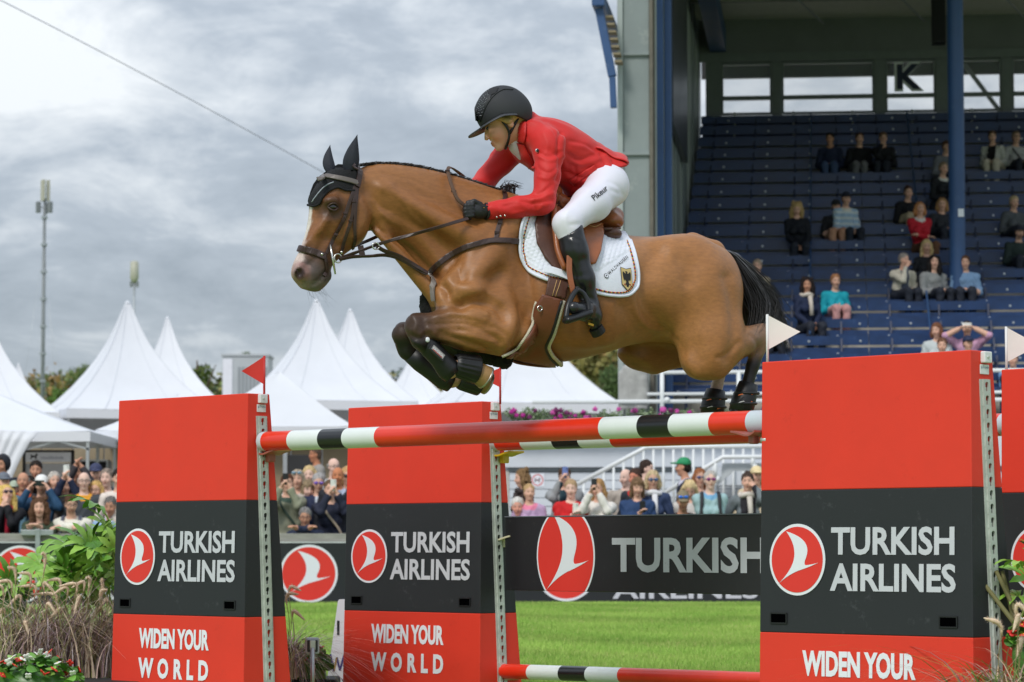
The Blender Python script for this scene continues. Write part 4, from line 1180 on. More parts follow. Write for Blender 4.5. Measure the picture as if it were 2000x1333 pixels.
# ================================================================== spectators
PAINT = mat('spectator', rough=.72, attr='Col', spec=.25, bump=.25, bs=55, var=.05, vs=30)
LIGHT, TANNED, PALE, DARKER = S(224, 178, 156), S(204, 152, 126), S(232, 194, 178), S(150, 106, 84)
def rot_head(yaw, pitch): return Matrix.Rotation(yaw, 3, 'Z') @ Matrix.Rotation(pitch, 3, 'X')
def ik(s, h, la, lb, hint):
 d = h - s; L = min(d.length, (la + lb) * .995); dn = d.normalized(); h = s + dn * L
 a = (la * la - lb * lb + L * L) / (2 * L); b = math.sqrt(max(0, la * la - a * a))
 p = (hint - dn * hint.dot(dn)).normalized()
 return s + dn * a + p * b, h
PEOPLE_N = [0]
def person(px, py, D, label, pose='stand', top=S(40, 44, 54), legs=S(44, 48, 60), skin=LIGHT, hair='short', hcol=S(70, 50, 38), yaw=0.0, pitch=0.0, turn=0.0, lean=0.0,
           extra=(), phone=None, h=.0125, collar=None, seat=None, group='spectators standing behind the arena fence', stripe=None, bw=1.0, female=False, sleeves=True, hs=1.0, ph=None, scale=1.0, vest=None):
 C = at(px, py, D)
 rv = random.Random(int(px * 7 + py)); yaw += rv.uniform(-.22, .22); pitch += rv.uniform(-.06, .14); hs *= .96
 if seat is not None: turn += rv.uniform(-.4, .4); yaw += rv.uniform(-.3, .3); lean += rv.uniform(0, 14)
 g = float(gz(C.x, C.y)) if seat is None else seat - .46
 PEOPLE_N[0] += 1; r = random.Random(PEOPLE_N[0] * 13 + 5)
 t = thing('person', (C.x, C.y, g), turn, label, 'person', group)
 zc = C.z - g
 O = Vector((0, 0, zc))
 ph_ = R(lean)
 Sh = O + Vector((0, .02 + .10 * math.sin(ph_) + .02, -.245 * scale))
 if seat is None:
  T = .50 * scale
  hip = Sh + Vector((0, T * math.sin(ph_), -T * math.cos(ph_)))
 else:
  hip = Vector((rv.uniform(-.06, .06), .10 + .2 * math.sin(ph_), .46 + .10)); T = (Sh - hip).length
 if female: bw *= .92
 sw = .178 * bw * scale
 shl, shr = Sh + Vector((-sw, 0, 0)), Sh + Vector((sw, 0, 0))
 hands = {'stand': (Vector((-.25, -.06, Sh.z - .50)), Vector((.25, -.06, Sh.z - .50))),
             'phone': (O + Vector((-.055, -.26, -.06)), O + Vector((.055, -.26, -.06))),
             'phone_wide': (O + Vector((-.13, -.22, -.06)), O + Vector((.13, -.22, -.06))),
             'phone_chest': (Sh + Vector((.02, -.24, -.10)), Sh + Vector((.06, -.22, -.22))),
             'lean': (Sh + Vector((-.06, -.28, -.27)), Sh + Vector((.07, -.29, -.27))),
             'folded': (Sh + Vector((.10, -.24, -.26)), Sh + Vector((-.10, -.27, -.28))),
             'cross': (Sh + Vector((.12, -.17, -.28)), Sh + Vector((-.12, -.19, -.25))),
             'chin': (O + Vector((-.03, -.13, -.15)), O + Vector((.03, -.14, -.14))),
             'cheek': (O + Vector((.075, -.09, -.06)), O + Vector((.10, -.06, -.05))),
             'high': (O + Vector((.02, -.22, .10)), O + Vector((.10, -.22, .08))),
             'lap': (hip + Vector((-.06, -.27, .07)), hip + Vector((.07, -.27, .06))),
             'eat': (O + Vector((-.04, -.17, -.13)), hip + Vector((.07, -.27, .06))),
             'camera': (O + Vector((-.12, -.16, .0)), O + Vector((.12, -.16, .0)))}[pose]
 if pose in ('lean', 'folded') and seat is None:
  hands = tuple(Vector((p.x, -.36, max(p.z, .965))) for p in hands)
 if pose == 'cheek': hands = (Sh + Vector((-.22, -.1, -.42)), hands[0])
 la, lb = .285 * scale, .255 * scale
 eL, hL = ik(shl, hands[0], la, lb, Vector((-.5, .25, -1)) if pose != 'camera' else Vector((-1, 0, -.45)))
 eR, hR = ik(shr, hands[1], la, lb, Vector((.5, .25, -1)) if pose != 'camera' else Vector((1, 0, -.45)))
 if pose == 'folded':
  eL, hL = ik(shl, hands[0], la, lb, Vector((-1, -.3, -.9))); eR, hR = ik(shr, hands[1], la, lb, Vector((1, -.3, -.9)))
 if seat is None:
  kz = hip.z * .53
  kn = [Vector((s * .10, hip.y - .02 - .5 * max(0, .82 - hip.z), kz)) for s in (-1, 1)]; ft = [Vector((s * .11, hip.y + .02, .06)) for s in (-1, 1)]
 else:
  kn = [hip + Vector((s * .10 + r.uniform(-.03, .03), -.44, .03)) for s in (-1, 1)]; ft = [Vector((k.x, k.y + .04, .07)) for k in kn]
 allp = [O + Vector((0, 0, .13)), hip, *kn, *ft, eL, hL, eR, hR, shl, shr, ft[0] + Vector((0, -.2, 0))]
 P = np.array([p[:] for p in allp]); F = Field(P.min(0) - .13, P.max(0) + .13, h)
 HMx = rot_head(yaw, pitch); k_ = hs * scale
 q = lambda x, y, z: O + HMx @ (Vector((x, y, z)) * k_)
 segs = []
 def limb(pts, rr, zone, k=.03, flat=None):
  F.chain(pts, rr, k, flat)
  for i in range(len(pts) - 1): segs.append((pts[i], pts[i + 1], (rr[i] + rr[i + 1]) / 2 * (flat[1] if flat else 1) ** .5, zone))
 wst = hip.lerp(Sh, .45)
 limb([hip, wst, Sh + Vector((0, 0, -.06))], [.118 * scale, (.105 if female else .115) * scale, .118 * scale], 'top', .05, ((1, 0, 0), 1.38 * bw))
 limb([shl, Sh + Vector((0, .01, .02)), shr], [.066 * scale, .078 * scale, .066 * scale], 'top', .04)
 if female:
  for s in (-1, 1): F.ell(Sh + Vector((s * .075, -.105, -.16)), (.07, .06, .07), .04)
 for s, e, hnd in ((shl, eL, hL), (shr, eR, hR)):
  limb([s, e], [.066 * scale, .052 * scale], 'top', .03); limb([e, hnd.lerp(e, .12)], [.053 * scale, .042 * scale], 'top' if sleeves else 'skin', .02)
  limb([hnd.lerp(e, .2), hnd], [.029 * scale, .027 * scale], 'skin', .01)
  d = (hnd - e).normalized(); sd = d.cross(Vector((0, 0, 1))); sd = sd.normalized() if sd.length > .1 else Vector((1, 0, 0)); nn = sd.cross(d)
  pc = hnd + d * .035 * scale; F.ell(pc, (.042 * scale, .040 * scale, .021 * scale), .012, basis(d, sd, nn)); segs.append((hnd, hnd + d * .11, .04, 'skin'))
  for i in range(4):
   o = sd * (.028 - .0185 * i) * scale; l = (.06, .07, .066, .05)[i] * scale
   F.chain([pc + d * .03 * scale + o, pc + d * (.03 * scale + l * .55) + o - nn * .008, pc + d * (.03 * scale + l * .9) + o - nn * .03], [.0115, .0108, .0098], .004)
  F.chain([pc - d * .01 + sd * .035 * scale, pc + d * .03 + sd * .058 * scale - nn * .008, pc + d * .06 * scale + sd * .052 * scale - nn * .02], [.013, .0115, .010], .006)
 limb([hip + Vector((-.05, 0, 0)), hip + Vector((.05, 0, 0))], [.128 * scale, .128 * scale], 'legs' if seat is None else 'legs', .04)
 for kk, f_ in zip(kn, ft):
  limb([hip + Vector((math.copysign(.085, kk.x), 0, -.02)), kk, f_], [.095 * scale, .068 * scale, .05 * scale], 'legs', .03); limb([f_, f_ + Vector((0, -.13, -.02))], [.045, .036], 'shoe', .02)
 # neck and head
 limb([Sh + Vector((0, .005, .03)), q(0, .02, -.09)], [.066 * scale, .054 * k_], 'skin', .025)
 F.ell(q(0, .008, .035), (.074 * k_, .092 * k_, .088 * k_), .02, HMx); F.ell(q(0, -.030, -.020), (.058 * k_, .054 * k_, .085 * k_), .03, HMx)
 F.cone(q(0, -.012, -.065), q(0, -.050, -.098), .050 * k_, .026 * k_, .025)
 F.cone(q(0, -.086, .012), q(0, -.104, -.030), .009 * k_, .014 * k_, .012)
 for s in (-1, 1):
  F.ell(q(s * .033, -.094, .014), (.018 * k_, .016 * k_, .011 * k_), .012, HMx, sub=True); F.ell(q(s * .074, .0, -.01), (.011 * k_, .018 * k_, .03 * k_), .008, HMx); F.ell(q(s * .038, -.062, -.032), (.024 * k_, .024 * k_, .022 * k_), .02, HMx)
 F.ell(q(0, -.084, -.062), (.024 * k_, .013 * k_, .011 * k_), .01, HMx)
 segs.append((q(0, 0, .04), q(0, -.03, -.05), .10, 'head'))
 v, f = F.mesh(1)
 # clothes: folds and colour zones
 n = vnorm_p(v, f)
 dist = np.full(len(v), 9.0); zone = np.zeros(len(v), dtype=int); zn = {'top': 0, 'legs': 1, 'skin': 2, 'head': 2, 'shoe': 3}
 for a, b, rad, z in segs:
  a_, b_ = np.array(a[:]), np.array(b[:]); e = b_ - a_; tt = np.clip(((v - a_) @ e) / (e @ e + 1e-9), 0, 1); d = np.linalg.norm(v - a_ - tt[:, None] * e, axis=1) - rad
  w = d < dist; dist[w] = d[w]; zone[w] = zn[z]
 cloth = (zone < 2).astype(float)
 o1 = r.uniform(0, 6); fold = .006 * np.sin(v[:, 2] * 46 + 9 * v[:, 0] + 4 * np.sin(v[:, 0] * 23 + o1)) * np.sin(v[:, 0] * 17 + v[:, 1] * 13 + o1) + .004 * np.sin(v[:, 2] * 21 - v[:, 0] * 30 + o1)
 v = v + n * ((fold + .006) * cloth)[:, None]
 cols = np.zeros((len(v), 3)); tone = np.array(skin) * r.uniform(.92, 1.06)
 cols[:] = np.array(top); cols[zone == 1] = np.array(legs); cols[zone == 2] = tone; cols[zone == 3] = np.array(S(40, 36, 34))
 if stripe is not None:
  st = (zone == 0) & (np.sin(v[:, 2] * stripe[1] + (v[:, 0] * stripe[2] if len(stripe) > 2 else 0)) > .2); cols[st] = np.array(stripe[0])
 if vest is not None:
  st = (zone == 0) & (np.abs(v[:, 0]) < vest[1]) & (v[:, 1] < Sh.y) & (v[:, 2] > hip.z); cols[st] = np.array(vest[0])
 if collar is not None:
  cz = (zone == 0) & (np.linalg.norm(v - np.array((Sh + Vector((0, -.03, .06)))[:]), axis=1) < .105); cols[cz] = np.array(collar)
 L = (v - np.array(O[:])) @ np.array(HMx) / k_
 hz = (zone == 2) & (np.linalg.norm(L, axis=1) < .17)
 def blob(c, rad, col, amt):
  d = np.exp(-(((np.abs(L[:, 0]) - c[0]) / rad[0]) ** 2 + ((L[:, 1] - c[1]) / rad[1]) ** 2 + ((L[:, 2] - c[2]) / rad[2]) ** 2)) * amt * hz
  cols[:] = cols * (1 - d[:, None]) + np.array(col) * d[:, None]
 blob((.04, -.06, -.03), (.03, .03, .03), tone * np.array((1.0, .78, .74)), .45)
 blob((0, -.09, -.062), (.026, .02, .010), np.array(S(150, 70, 66)), .95)
 blob((.033, -.085, .013), (.019, .02, .010), np.array(S(40, 28, 26)), 1.0); blob((0, -.10, -.045), (.016, .02, .006), tone * .55, .7)  # dark eyes; shade under the nose painted into the skin
 blob((.035, -.088, .036), (.024, .02, .008), np.array(hcol) * .7, .85)
 if 'beard' in extra:
  blob((.02, -.06, -.085), (.045, .05, .035), np.array(hcol), .8); blob((0, -.09, -.045), (.03, .02, .008), np.array(hcol), .7)
 mesh_obj('body', v, f, PAINT, t, cols=cols)
 # hair
 if hair != 'none':
  pts = [q(x, y, z) for x in (-.13, .13) for y in (-.14, .17) for z in (-.34, .17)]; P = np.array([p[:] for p in pts]); G = Field(P.min(0), P.max(0), h * .8)
  E = lambda c, rr, k=.02, sub=False: G.ell(q(*c), tuple(x * k_ for x in rr), k, HMx, sub)
  if hair == 'bald':
   for s in (-1, 1): E((s * .062, .035, .01), (.022, .055, .04))
   E((0, .085, .0), (.055, .022, .045))
  else:
   E((0, .018, .052), (.083, .096, .086)); E((0, .045, .0), (.076, .070, .08))
   if hair in ('long', 'curly', 'bob'):
    dn = {'long': -.26, 'curly': -.20, 'bob': -.10}[hair]; wd_ = {'long': .034, 'curly': .052, 'bob': .040}[hair]
    for s in (-1, 1):
     G.chain([q(s * .072, .01, .03), q(s * .086, .02, -.06), q(s * .092, .01, dn)], [wd_ * k_ * .9, wd_ * k_, wd_ * k_ * .75], .02)
     G.chain([q(s * .03, .07, .0), q(s * .05, .085, dn)], [.05 * k_, .045 * k_], .03)
   if hair == 'curly':
    for i in range(46):
     a, b = r.uniform(0, 6.28), r.uniform(-.22, .13); rr = .095 if b < 0 else .08
     E((math.cos(a) * rr, abs(math.sin(a)) * rr * .9 + .02, b), (.028, .028, .028), .01)
   if hair == 'bun': E((0, .07, .125), (.038, .038, .036))
   if hair == 'fringe':
    E((0, -.055, .062), (.064, .03, .034))
    for s in (-1, 1): G.chain([q(s * .07, .0, .03), q(s * .082, .0, -.12)], [.03 * k_, .026 * k_], .02)
   # hairline: free the face
   E((0, -.115, -.030), (.066, .085, .098 if hair not in ('fringe',) else .075), .012, True)
   if hair in ('short', 'bun'): E((0, -.06, -.10), (.10, .12, .085), .012, True)
  vv, ff = G.mesh(1)
  if len(vv):
   rg = np.random.default_rng(PEOPLE_N[0]); ang = np.arctan2(vv[:, 0] - O.x, vv[:, 1] - O.y); vv = vv + rg.normal(0, .003, vv.shape); vv[:, 2] += .007 * np.sin(ang * 9 + vv[:, 2] * 60); vv[:, 0] += .005 * np.sin(ang * 14 + vv[:, 2] * 45)
   tv = np.sin(ang * 26 + 5 * np.sin(vv[:, 2] * 30)) * .26 + rg.normal(0, .06, len(vv))
   mesh_obj('hair', vv, ff, PAINT, t, cols=np.clip(np.array(hcol)[None] * (1 + tv[:, None]), 0, 1))
 for e in extra:
  if isinstance(e, str): e = (e, S(30, 32, 38))
  nm, col = e[0], e[1]
  mt = mat('cloth_%02x%02x%02x' % tuple(int(c * 255) for c in col), col, .7, var=.08, vs=20)
  if nm == 'cap':
   P = np.array([q(x, y, z)[:] for x in (-.12, .12) for y in (-.22, .14) for z in (0, .17)]); G = Field(P.min(0) - .03, P.max(0) + .03, h * .7)
   G.ell(q(0, .012, .058), (.090 * k_, .106 * k_, .088 * k_), .01, HMx); G.ell(q(0, .0, -.02), (.12 * k_, .14 * k_, .07 * k_), .01, HMx, True)
   G.ell(q(0, -.115, .052), (.072 * k_, .075 * k_, .013 * k_), .01, HMx)
   vv, ff = G.mesh(1); mesh_obj('cap', vv, ff, mt, t)
  elif nm in ('glasses', 'sunglasses', 'cap_glasses'):
   up = .0 if nm != 'cap_glasses' else .078; fw = -.098 if nm != 'cap_glasses' else -.10
   G = MB()
   if nm == 'glasses':
    for s in (-1, 1):
     ring = [q(s * .034 + .024 * math.cos(a), -.105, .010 + .019 * math.sin(a)) for a in [i * math.pi / 6 for i in range(13)]]; G.tube(ring, .0028 * k_, 5, cap=False)
    G.tube([q(-.010, -.106, .014), q(.010, -.106, .014)], .003, 5)
   else:
    for s in (-1, 1): G.sphere(q(s * .036, fw, .011 + up), (.031 * k_, .014 * k_, .021 * k_), 12, 8, M=HMx)
    G.tube([q(-.02, fw - .01, .018 + up), q(.02, fw - .01, .018 + up)], .005, 6)
   for s in (-1, 1): G.tube([q(s * .058, fw + .01, .014 + up), q(s * .083, -.0, .012 + up)], .003, 5)
   G.build('glasses', mat('lens_%02x%02x%02x' % tuple(int(c * 255) for c in col), col, .12, coat=.6), t, True)
  elif nm == 'scarf':
   G = MB(); ring = [Sh + Vector((.095 * math.cos(a), .085 * math.sin(a) - .02, .075 + .012 * math.sin(3 * a))) for a in [i * math.pi / 8 for i in range(17)]]; G.tube(ring, .036, 8, cap=False)
   G.tube([Sh + Vector((.02, -.12, .05)), Sh + Vector((.03, -.15, -.12)), Sh + Vector((.03, -.16, -.28))], [.04, .035, .035], 8); G.build('scarf', mt, t, True)
  elif nm == 'straps':
   for s in (-1, 1):
    pts = [Sh + Vector((s * .10, .06, .075)), Sh + Vector((s * .11, -.05, .08)), Sh + Vector((s * .115, -.135, -.02)), Sh + Vector((s * .125, -.158, -.2)), Sh + Vector((s * .15, -.12, -.34))]
    G = MB(); G.tube([Vector(p) for p in catmull(np.array([p[:] for p in pts]), 4)], .024, 6, flat=((0, 1, 0), .5)); G.build('backpack_strap', mt, t, True)
  elif nm == 'bag_strap':
   pts = [Sh + Vector((-.10, .0, .085)), Sh + Vector((-.06, -.15, -.06)), Sh + Vector((.08, -.17, -.24)), Sh + Vector((.17, -.12, -.4))]
   G = MB(); G.tube([Vector(p) for p in catmull(np.array([p[:] for p in pts]), 4)], .018, 6, flat=((0, 1, 0), .5)); G.build('bag_strap', mt, t, True)
  elif nm == 'hood':
   P = np.array([q(x, y, z)[:] for x in (-.14, .14) for y in (-.1, .18) for z in (-.2, .17)]); G = Field(P.min(0) - .03, P.max(0) + .03, h)
   G.ell(q(0, .03, .02), (.105 * k_, .115 * k_, .13 * k_), .02, HMx); G.ell(q(0, -.09, -.02), (.08 * k_, .11 * k_, .105 * k_), .01, HMx, True); vv, ff = G.mesh(1); mesh_obj('hood', vv, ff, mt, t)
 # what is held: a phone or a camera, a thing of its own
 if phone:
  pl, col, wide = phone[0], phone[1], phone[2]
  mid = (hL + hR) / 2 + (((hL - eL).normalized() + (hR - eR).normalized()) * .035)
  if pose in ('phone_chest', 'eat'): mid = hL + (hL - eL).normalized() * .06
  w_, h_ = (.15, .075) if wide else (.075, .15)
  wp = t.matrix_basis @ Vector((mid.x, mid.y - .012, mid.z + (.02 if wide else .05)))
  ph = thing('phone', wp, turn, pl, 'phone', 'phones held by the spectators')
  G = MB(); G.box((0, 0, 0), (w_, .009, h_)); G.build('case', mat('case_%02x%02x%02x' % tuple(int(c * 255) for c in col), col, .35), ph, bevel=.004)
  G = MB()
  for i in range(3): G.sphere((w_ / 2 - .018, -.005, h_ / 2 - .018 - .02 * (i % 2) + 0), .006, 8, 5) if i < 2 else None
  G.build('lenses', mat('phone_lens', S(24, 26, 30), .15), ph, True)
 return t
def vnorm_p(v, f):
 a = v[f[:, 2]] - v[f[:, 0]]; b = v[f[:, 3]] - v[f[:, 1]]; n = np.cross(a, b); out = np.zeros_like(v)
 for k in range(4):
  for c in range(3): out[:, c] += np.bincount(f[:, k], n[:, c], len(v))
 out /= (np.linalg.norm(out, axis=1)[:, None] + 1e-12)
 return out if (out * (v - v.mean(0))).sum() > 0 else -out
NAVYC, BLACKC, GREYC, WHITEC = S(38, 46, 70), S(30, 31, 36), S(128, 130, 134), S(226, 222, 214)
BR, DK, BLD, GRY, WHT = S(92, 64, 46), S(42, 34, 30), S(206, 172, 116), S(150, 146, 140), S(206, 202, 194)
# --- behind the left part of the fence
person(77, 992, 36.25, 'woman with long brown curls leaning on the rail in dark green sweater', 'lean', S(62, 74, 56), hair='curly', hcol=S(96, 68, 50), lean=34, female=True, pitch=.1)
person(139, 986, 36.27, 'bearded person in white sweater with folded arms on the rail', 'folded', S(226, 222, 208), hair='short', hcol=S(86, 60, 44), lean=34, extra=('beard', ('glasses', S(30, 30, 32)), ('straps', S(84, 88, 104))), yaw=.25, pitch=.15)
person(13, 966, 36.6, 'person with curly blond hair and sunglasses, chin resting on hands', 'chin', BLACKC, hair='curly', hcol=S(222, 188, 110), lean=10, female=True, pitch=-.35, yaw=.3, extra=(('sunglasses', S(60, 40, 62)), ('scarf', S(190, 30, 60))))
person(81, 948, 37.1, 'person in white cap and blue jacket photographing with a phone held sideways', 'phone_wide', S(44, 78, 110), hair='short', hcol=BR, extra=(('cap', S(232, 232, 230)), 'beard'), phone=('dark phone held sideways in front of the white cap', S(22, 34, 32), True), vest=(S(36, 44, 66), .09))
person(4, 908, 37.6, 'person in dark hooded jacket at the left picture edge', 'stand', S(28, 32, 46), hair='short', hcol=DK, skin=TANNED, extra=(('hood', S(24, 27, 38)),), yaw=-.2)
person(7, 943, 37.2, 'person in faded grey cap low at the left edge', 'stand', S(96, 130, 150), hair='short', hcol=GRY, extra=(('cap', S(104, 110, 122)),), yaw=.2)
person(70, 919, 38.0, 'dark haired person standing behind the white cap', 'stand', S(52, 50, 56), hair='short', hcol=DK, skin=TANNED, yaw=.3)
person(45, 941, 37.3, 'bald person with orange collar left of the white cap', 'stand', S(44, 44, 50), hair='bald', hcol=GRY, skin=TANNED, collar=S(226, 96, 40))
person(57, 949, 37.7, 'dark haired person half hidden behind the white cap', 'stand', S(50, 42, 50), hair='bob', hcol=DK, skin=DARKER, female=True)
person(106, 941, 37.2, 'grey haired person looking past the raised phone', 'stand', S(110, 100, 96), hair='short', hcol=S(190, 184, 176), yaw=.2)
person(126, 951, 37.3, 'person in navy holding a white phone up high', 'high', S(34, 42, 66), hair='short', hcol=BR, phone=('white phone held up high at the left', S(226, 228, 226), False))
person(164, 941, 37.0, 'bald older person with glasses and yellow collar', 'stand', S(70, 74, 80), hair='bald', hcol=WHT, skin=PALE, extra=(('glasses', S(40, 36, 40)),), collar=S(226, 160, 50))
person(187, 959, 37.1, 'smiling blond person with glasses behind the big green leaf', 'stand', S(176, 160, 150), hair='bob', hcol=S(200, 164, 104), female=True, extra=(('glasses', S(120, 100, 90)),))
person(208, 935, 37.4, 'grey haired person at the back beside the left wing', 'stand', S(140, 120, 110), hair='short', hcol=S(140, 126, 116), skin=PALE)
person(216, 990, 36.8, 'grey haired person in light blue shirt next to the left wing', 'stand', S(150, 180, 214), hair='short', hcol=S(112, 108, 106), skin=TANNED, lean=25, pitch=.15)
person(232, 936, 36.9, 'person in white blouse almost hidden by the left wing', 'stand', S(226, 214, 206), hair='short', hcol=DK)
person(150, 925, 38.2, 'person with raised arm in the back row under the canopy', 'high', S(60, 56, 60), hair='short', hcol=DK, skin=TANNED)
person(187, 925, 38.6, 'person with dark blue cap in the back row under the canopy', 'stand', S(50, 54, 70), hair='short', hcol=DK, extra=(('cap', S(52, 58, 92)),))
person(28, 957, 37.6, 'person with pale green hat between curls and bald head', 'stand', S(60, 110, 160), hair='short', hcol=GRY, extra=(('cap', S(176, 190, 170)),))
# --- between the two left wings
person(561, 945, 37.1, 'person in olive grey jacket filming with a black phone', 'phone', S(142, 144, 124), hair='short', hcol=S(96, 58, 40), phone=('black phone of the person in the olive grey jacket', S(30, 30, 32), False), yaw=.25, collar=S(60, 80, 70), extra=(('bag_strap', S(40, 60, 50)),))
person(581, 937, 37.5, 'person with sunglasses pushed up into grey blond hair', 'stand', S(200, 190, 180), hair='bob', hcol=S(176, 160, 140), female=True, extra=(('cap_glasses', S(120, 150, 170)),))
person(604, 929, 37.9, 'blond person in the back row between the wings', 'stand', S(150, 150, 146), hair='bob', hcol=S(208, 182, 134), female=True, skin=PALE)
person(601, 957, 37.5, 'laughing person with grey blond fringe in navy', 'stand', S(48, 56, 84), hair='fringe', hcol=S(150, 132, 106), female=True, yaw=.35, skin=PALE)
person(622, 944, 37.4, 'person in navy blazer with violet tinted glasses', 'stand', S(42, 50, 78), hair='short', hcol=S(170, 168, 168), extra=(('sunglasses', S(120, 90, 190)),), vest=(S(206, 214, 226), .04))
person(645, 957, 37.1, 'person in dark navy coat holding a white phone in both hands', 'phone', S(40, 44, 62), hair='short', hcol=S(104, 84, 64), female=True, turn=R(12), phone=('white phone held with both hands between the wings', S(222, 224, 220), False), extra=(('bag_strap', S(176, 160, 140)),))
person(660, 931, 37.3, 'tanned person with shaved head in dark jacket', 'stand', S(44, 46, 54), hair='bald', hcol=S(150, 110, 86), skin=S(196, 128, 92), collar=S(180, 190, 214), yaw=-.2)
person(652, 913, 38.4, 'pale bald person with glasses at the back', 'stand', S(176, 180, 184), hair='bald', hcol=GRY, skin=PALE, yaw=.4, extra=(('glasses', S(60, 60, 64)),))
person(679, 931, 37.6, 'blond person with dark sunglasses beside the rear left wing', 'stand', S(90, 84, 90), hair='bob', hcol=S(200, 160, 110), female=True, extra=(('sunglasses', S(30, 36, 48)),))
person(596, 1011, 36.65, 'grey haired person with glasses crouching low at the fence', 'folded', S(40, 48, 70), hair='short', hcol=S(128, 126, 126), skin=TANNED, lean=30, scale=.98, extra=(('glasses', S(36, 34, 36)), ('bag_strap', S(40, 120, 80))))
person(615, 889, 45.5, 'person in grey shirt seen from the side under the canopy', 'stand', S(150, 146, 142), hair='short', hcol=S(92, 76, 64), skin=S(190, 130, 100), turn=R(-70), group='people at the stalls')
# --- behind the right part of the fence
person(1011, 991, 37.3, 'white haired person cut by the rear left wing', 'stand', S(110, 112, 84), hair='short', hcol=S(214, 210, 206), skin=S(226, 160, 140), lean=20)
person(1019, 935, 38.6, 'person with long curls seen in profile beside the prohibition sign', 'stand', S(60, 46, 44), hair='curly', hcol=S(132, 104, 72), female=True, turn=R(-75), extra=(('scarf', S(48, 36, 36)),))
person(1034, 963, 37.3, 'child with blond tied hair in lilac jacket', 'stand', S(186, 156, 190), hair='short', hcol=S(190, 156, 112), female=True, collar=S(226, 130, 160), scale=.88)
person(1103, 932, 38.2, 'person with glasses photographing with a blue phone', 'phone', S(150, 152, 154), hair='short', hcol=S(84, 60, 44), extra=(('glasses', S(40, 30, 30)),), phone=('blue phone in front of the tall dark haired person', S(110, 130, 190), False), vest=(S(40, 66, 76), .07))
person(1115, 956, 37.4, 'person in bright red sweater looking at the camera', 'phone_chest', S(198, 34, 38), hair='short', hcol=S(178, 150, 116), female=True, skin=PALE, phone=('pale phone held at the chest of the red sweater', S(222, 226, 218), False))
person(1168, 955, 37.4, 'person in white knit sweater photographing with a black phone', 'phone', S(228, 224, 218), hair='long', hcol=S(172, 134, 90), female=True, yaw=-.25, turn=R(-12), phone=('black phone of the person in white knit', S(40, 42, 46), False))
person(1222, 934, 39.0, 'pale person far behind the white knit sweater', 'stand', S(170, 160, 150), hair='bald', hcol=WHT, skin=PALE, yaw=-.5)
person(1240, 934, 38.3, 'dark haired person in black jacket with red collar looking aside', 'stand', S(44, 48, 56), hair='short', hcol=S(74, 54, 46), collar=S(206, 50, 44), turn=R(-40), skin=S(214, 140, 116))
person(1264, 917, 39.3, 'tall dark haired person turned away to the right', 'stand', S(214, 214, 220), hair='short', hcol=S(62, 48, 42), turn=R(60), skin=PALE)
person(1245, 952, 37.5, 'person with brown fringe in blue jacket holding a black camera', 'phone_chest', S(44, 68, 108), hair='fringe', hcol=S(120, 94, 70), female=True, phone=('black camera held by the person with brown fringe', S(26, 26, 30), False), lean=12, pitch=.2)
person(1275, 938, 37.7, 'person with wide mirrored sunglasses and white scarf', 'stand', S(52, 66, 98), hair='bob', hcol=S(196, 176, 140), female=True, extra=(('sunglasses', S(60, 96, 140)), ('scarf', S(226, 226, 230))))
person(1334, 913, 39.0, 'person in green cap and navy jacket looking left', 'stand', S(40, 44, 60), hair='short', hcol=DK, turn=R(-80), extra=(('cap', S(36, 142, 92)),), collar=S(206, 206, 222), skin=TANNED)
person(1367, 934, 38.3, 'person with long auburn hair and sunglasses', 'stand', S(170, 170, 178), hair='long', hcol=S(150, 96, 62), female=True, extra=(('sunglasses', S(76, 84, 130)),), turn=R(12))
person(1387, 939, 37.2, 'person in pale blue jacket with purple sunglasses and crossed arms', 'cross', S(158, 188, 192), hair='short', hcol=S(188, 182, 176), female=True, skin=PALE, extra=(('sunglasses', S(130, 30, 110)), ('straps', S(40, 42, 48))), collar=S(120, 170, 206))
person(1334, 979, 37.2, 'person in khaki cap with blue sunglasses on it leaning forward', 'folded', S(34, 35, 38), hair='short', hcol=BR, lean=42, pitch=.28, skin=TANNED, extra=(('cap', S(130, 118, 92)), ('cap_glasses', S(30, 110, 220))))
person(1460, 942, 37.6, 'person with dark hair bun resting cheek on hand', 'cheek', S(112, 120, 124), hair='bun', hcol=S(70, 56, 50), female=True, vest=(S(36, 34, 40), .10), yaw=-.3, extra=(('scarf', S(210, 202, 192)),))
person(1347, 957, 38.0, 'blond person bending behind the khaki cap', 'stand', S(206, 200, 194), hair='bob', hcol=S(220, 196, 150), female=True, pitch=.5)
person(1478, 930, 38.8, 'person in cream hat at the edge of the front right wing', 'stand', S(206, 190, 160), hair='bob', hcol=S(214, 184, 130), extra=(('cap', S(226, 206, 160)),))
# --- on the benches of the stand
def seated(px, py, label, **kw):
 best = None
 for i in range(-2, ROWS):
  z, y = row_zy(i); d = depth_of(stand_pt(3, y, z)); c = at(px, py, d)
  q = c - ST0; yy = y + .05
  xl = q.dot(STX); w = stand_pt(xl, yy, z); d = depth_of(w + Vector((0, 0, .78))); c = at(px, py, d)
  e = abs((c.z - SG) - z - .74)
  if best is None or e < best[0]: best = (e, d, w.z, i)
 kw.setdefault('pose', 'lap'); kw.setdefault('h', .0155)
 if not kw.get('scale'): kw['scale'] = 1.0
 return person(px, py, best[1] - .03, label, seat=best[2], group='spectators sitting on the grandstand', **kw)
seated(1621, 272, 'person in navy jacket and jeans, left of three in a high row', top=S(36, 44, 70), legs=S(70, 88, 124), hcol=DK, skin=TANNED)
seated(1679, 272, 'person in black sweater with clasped hands, middle of three in a high row', top=S(26, 27, 32), legs=S(110, 110, 114), hcol=BR)
seated(1725, 271, 'person in dark top eating, right of three in a high row', pose='eat', top=S(30, 31, 36), hcol=S(120, 92, 70), female=True)
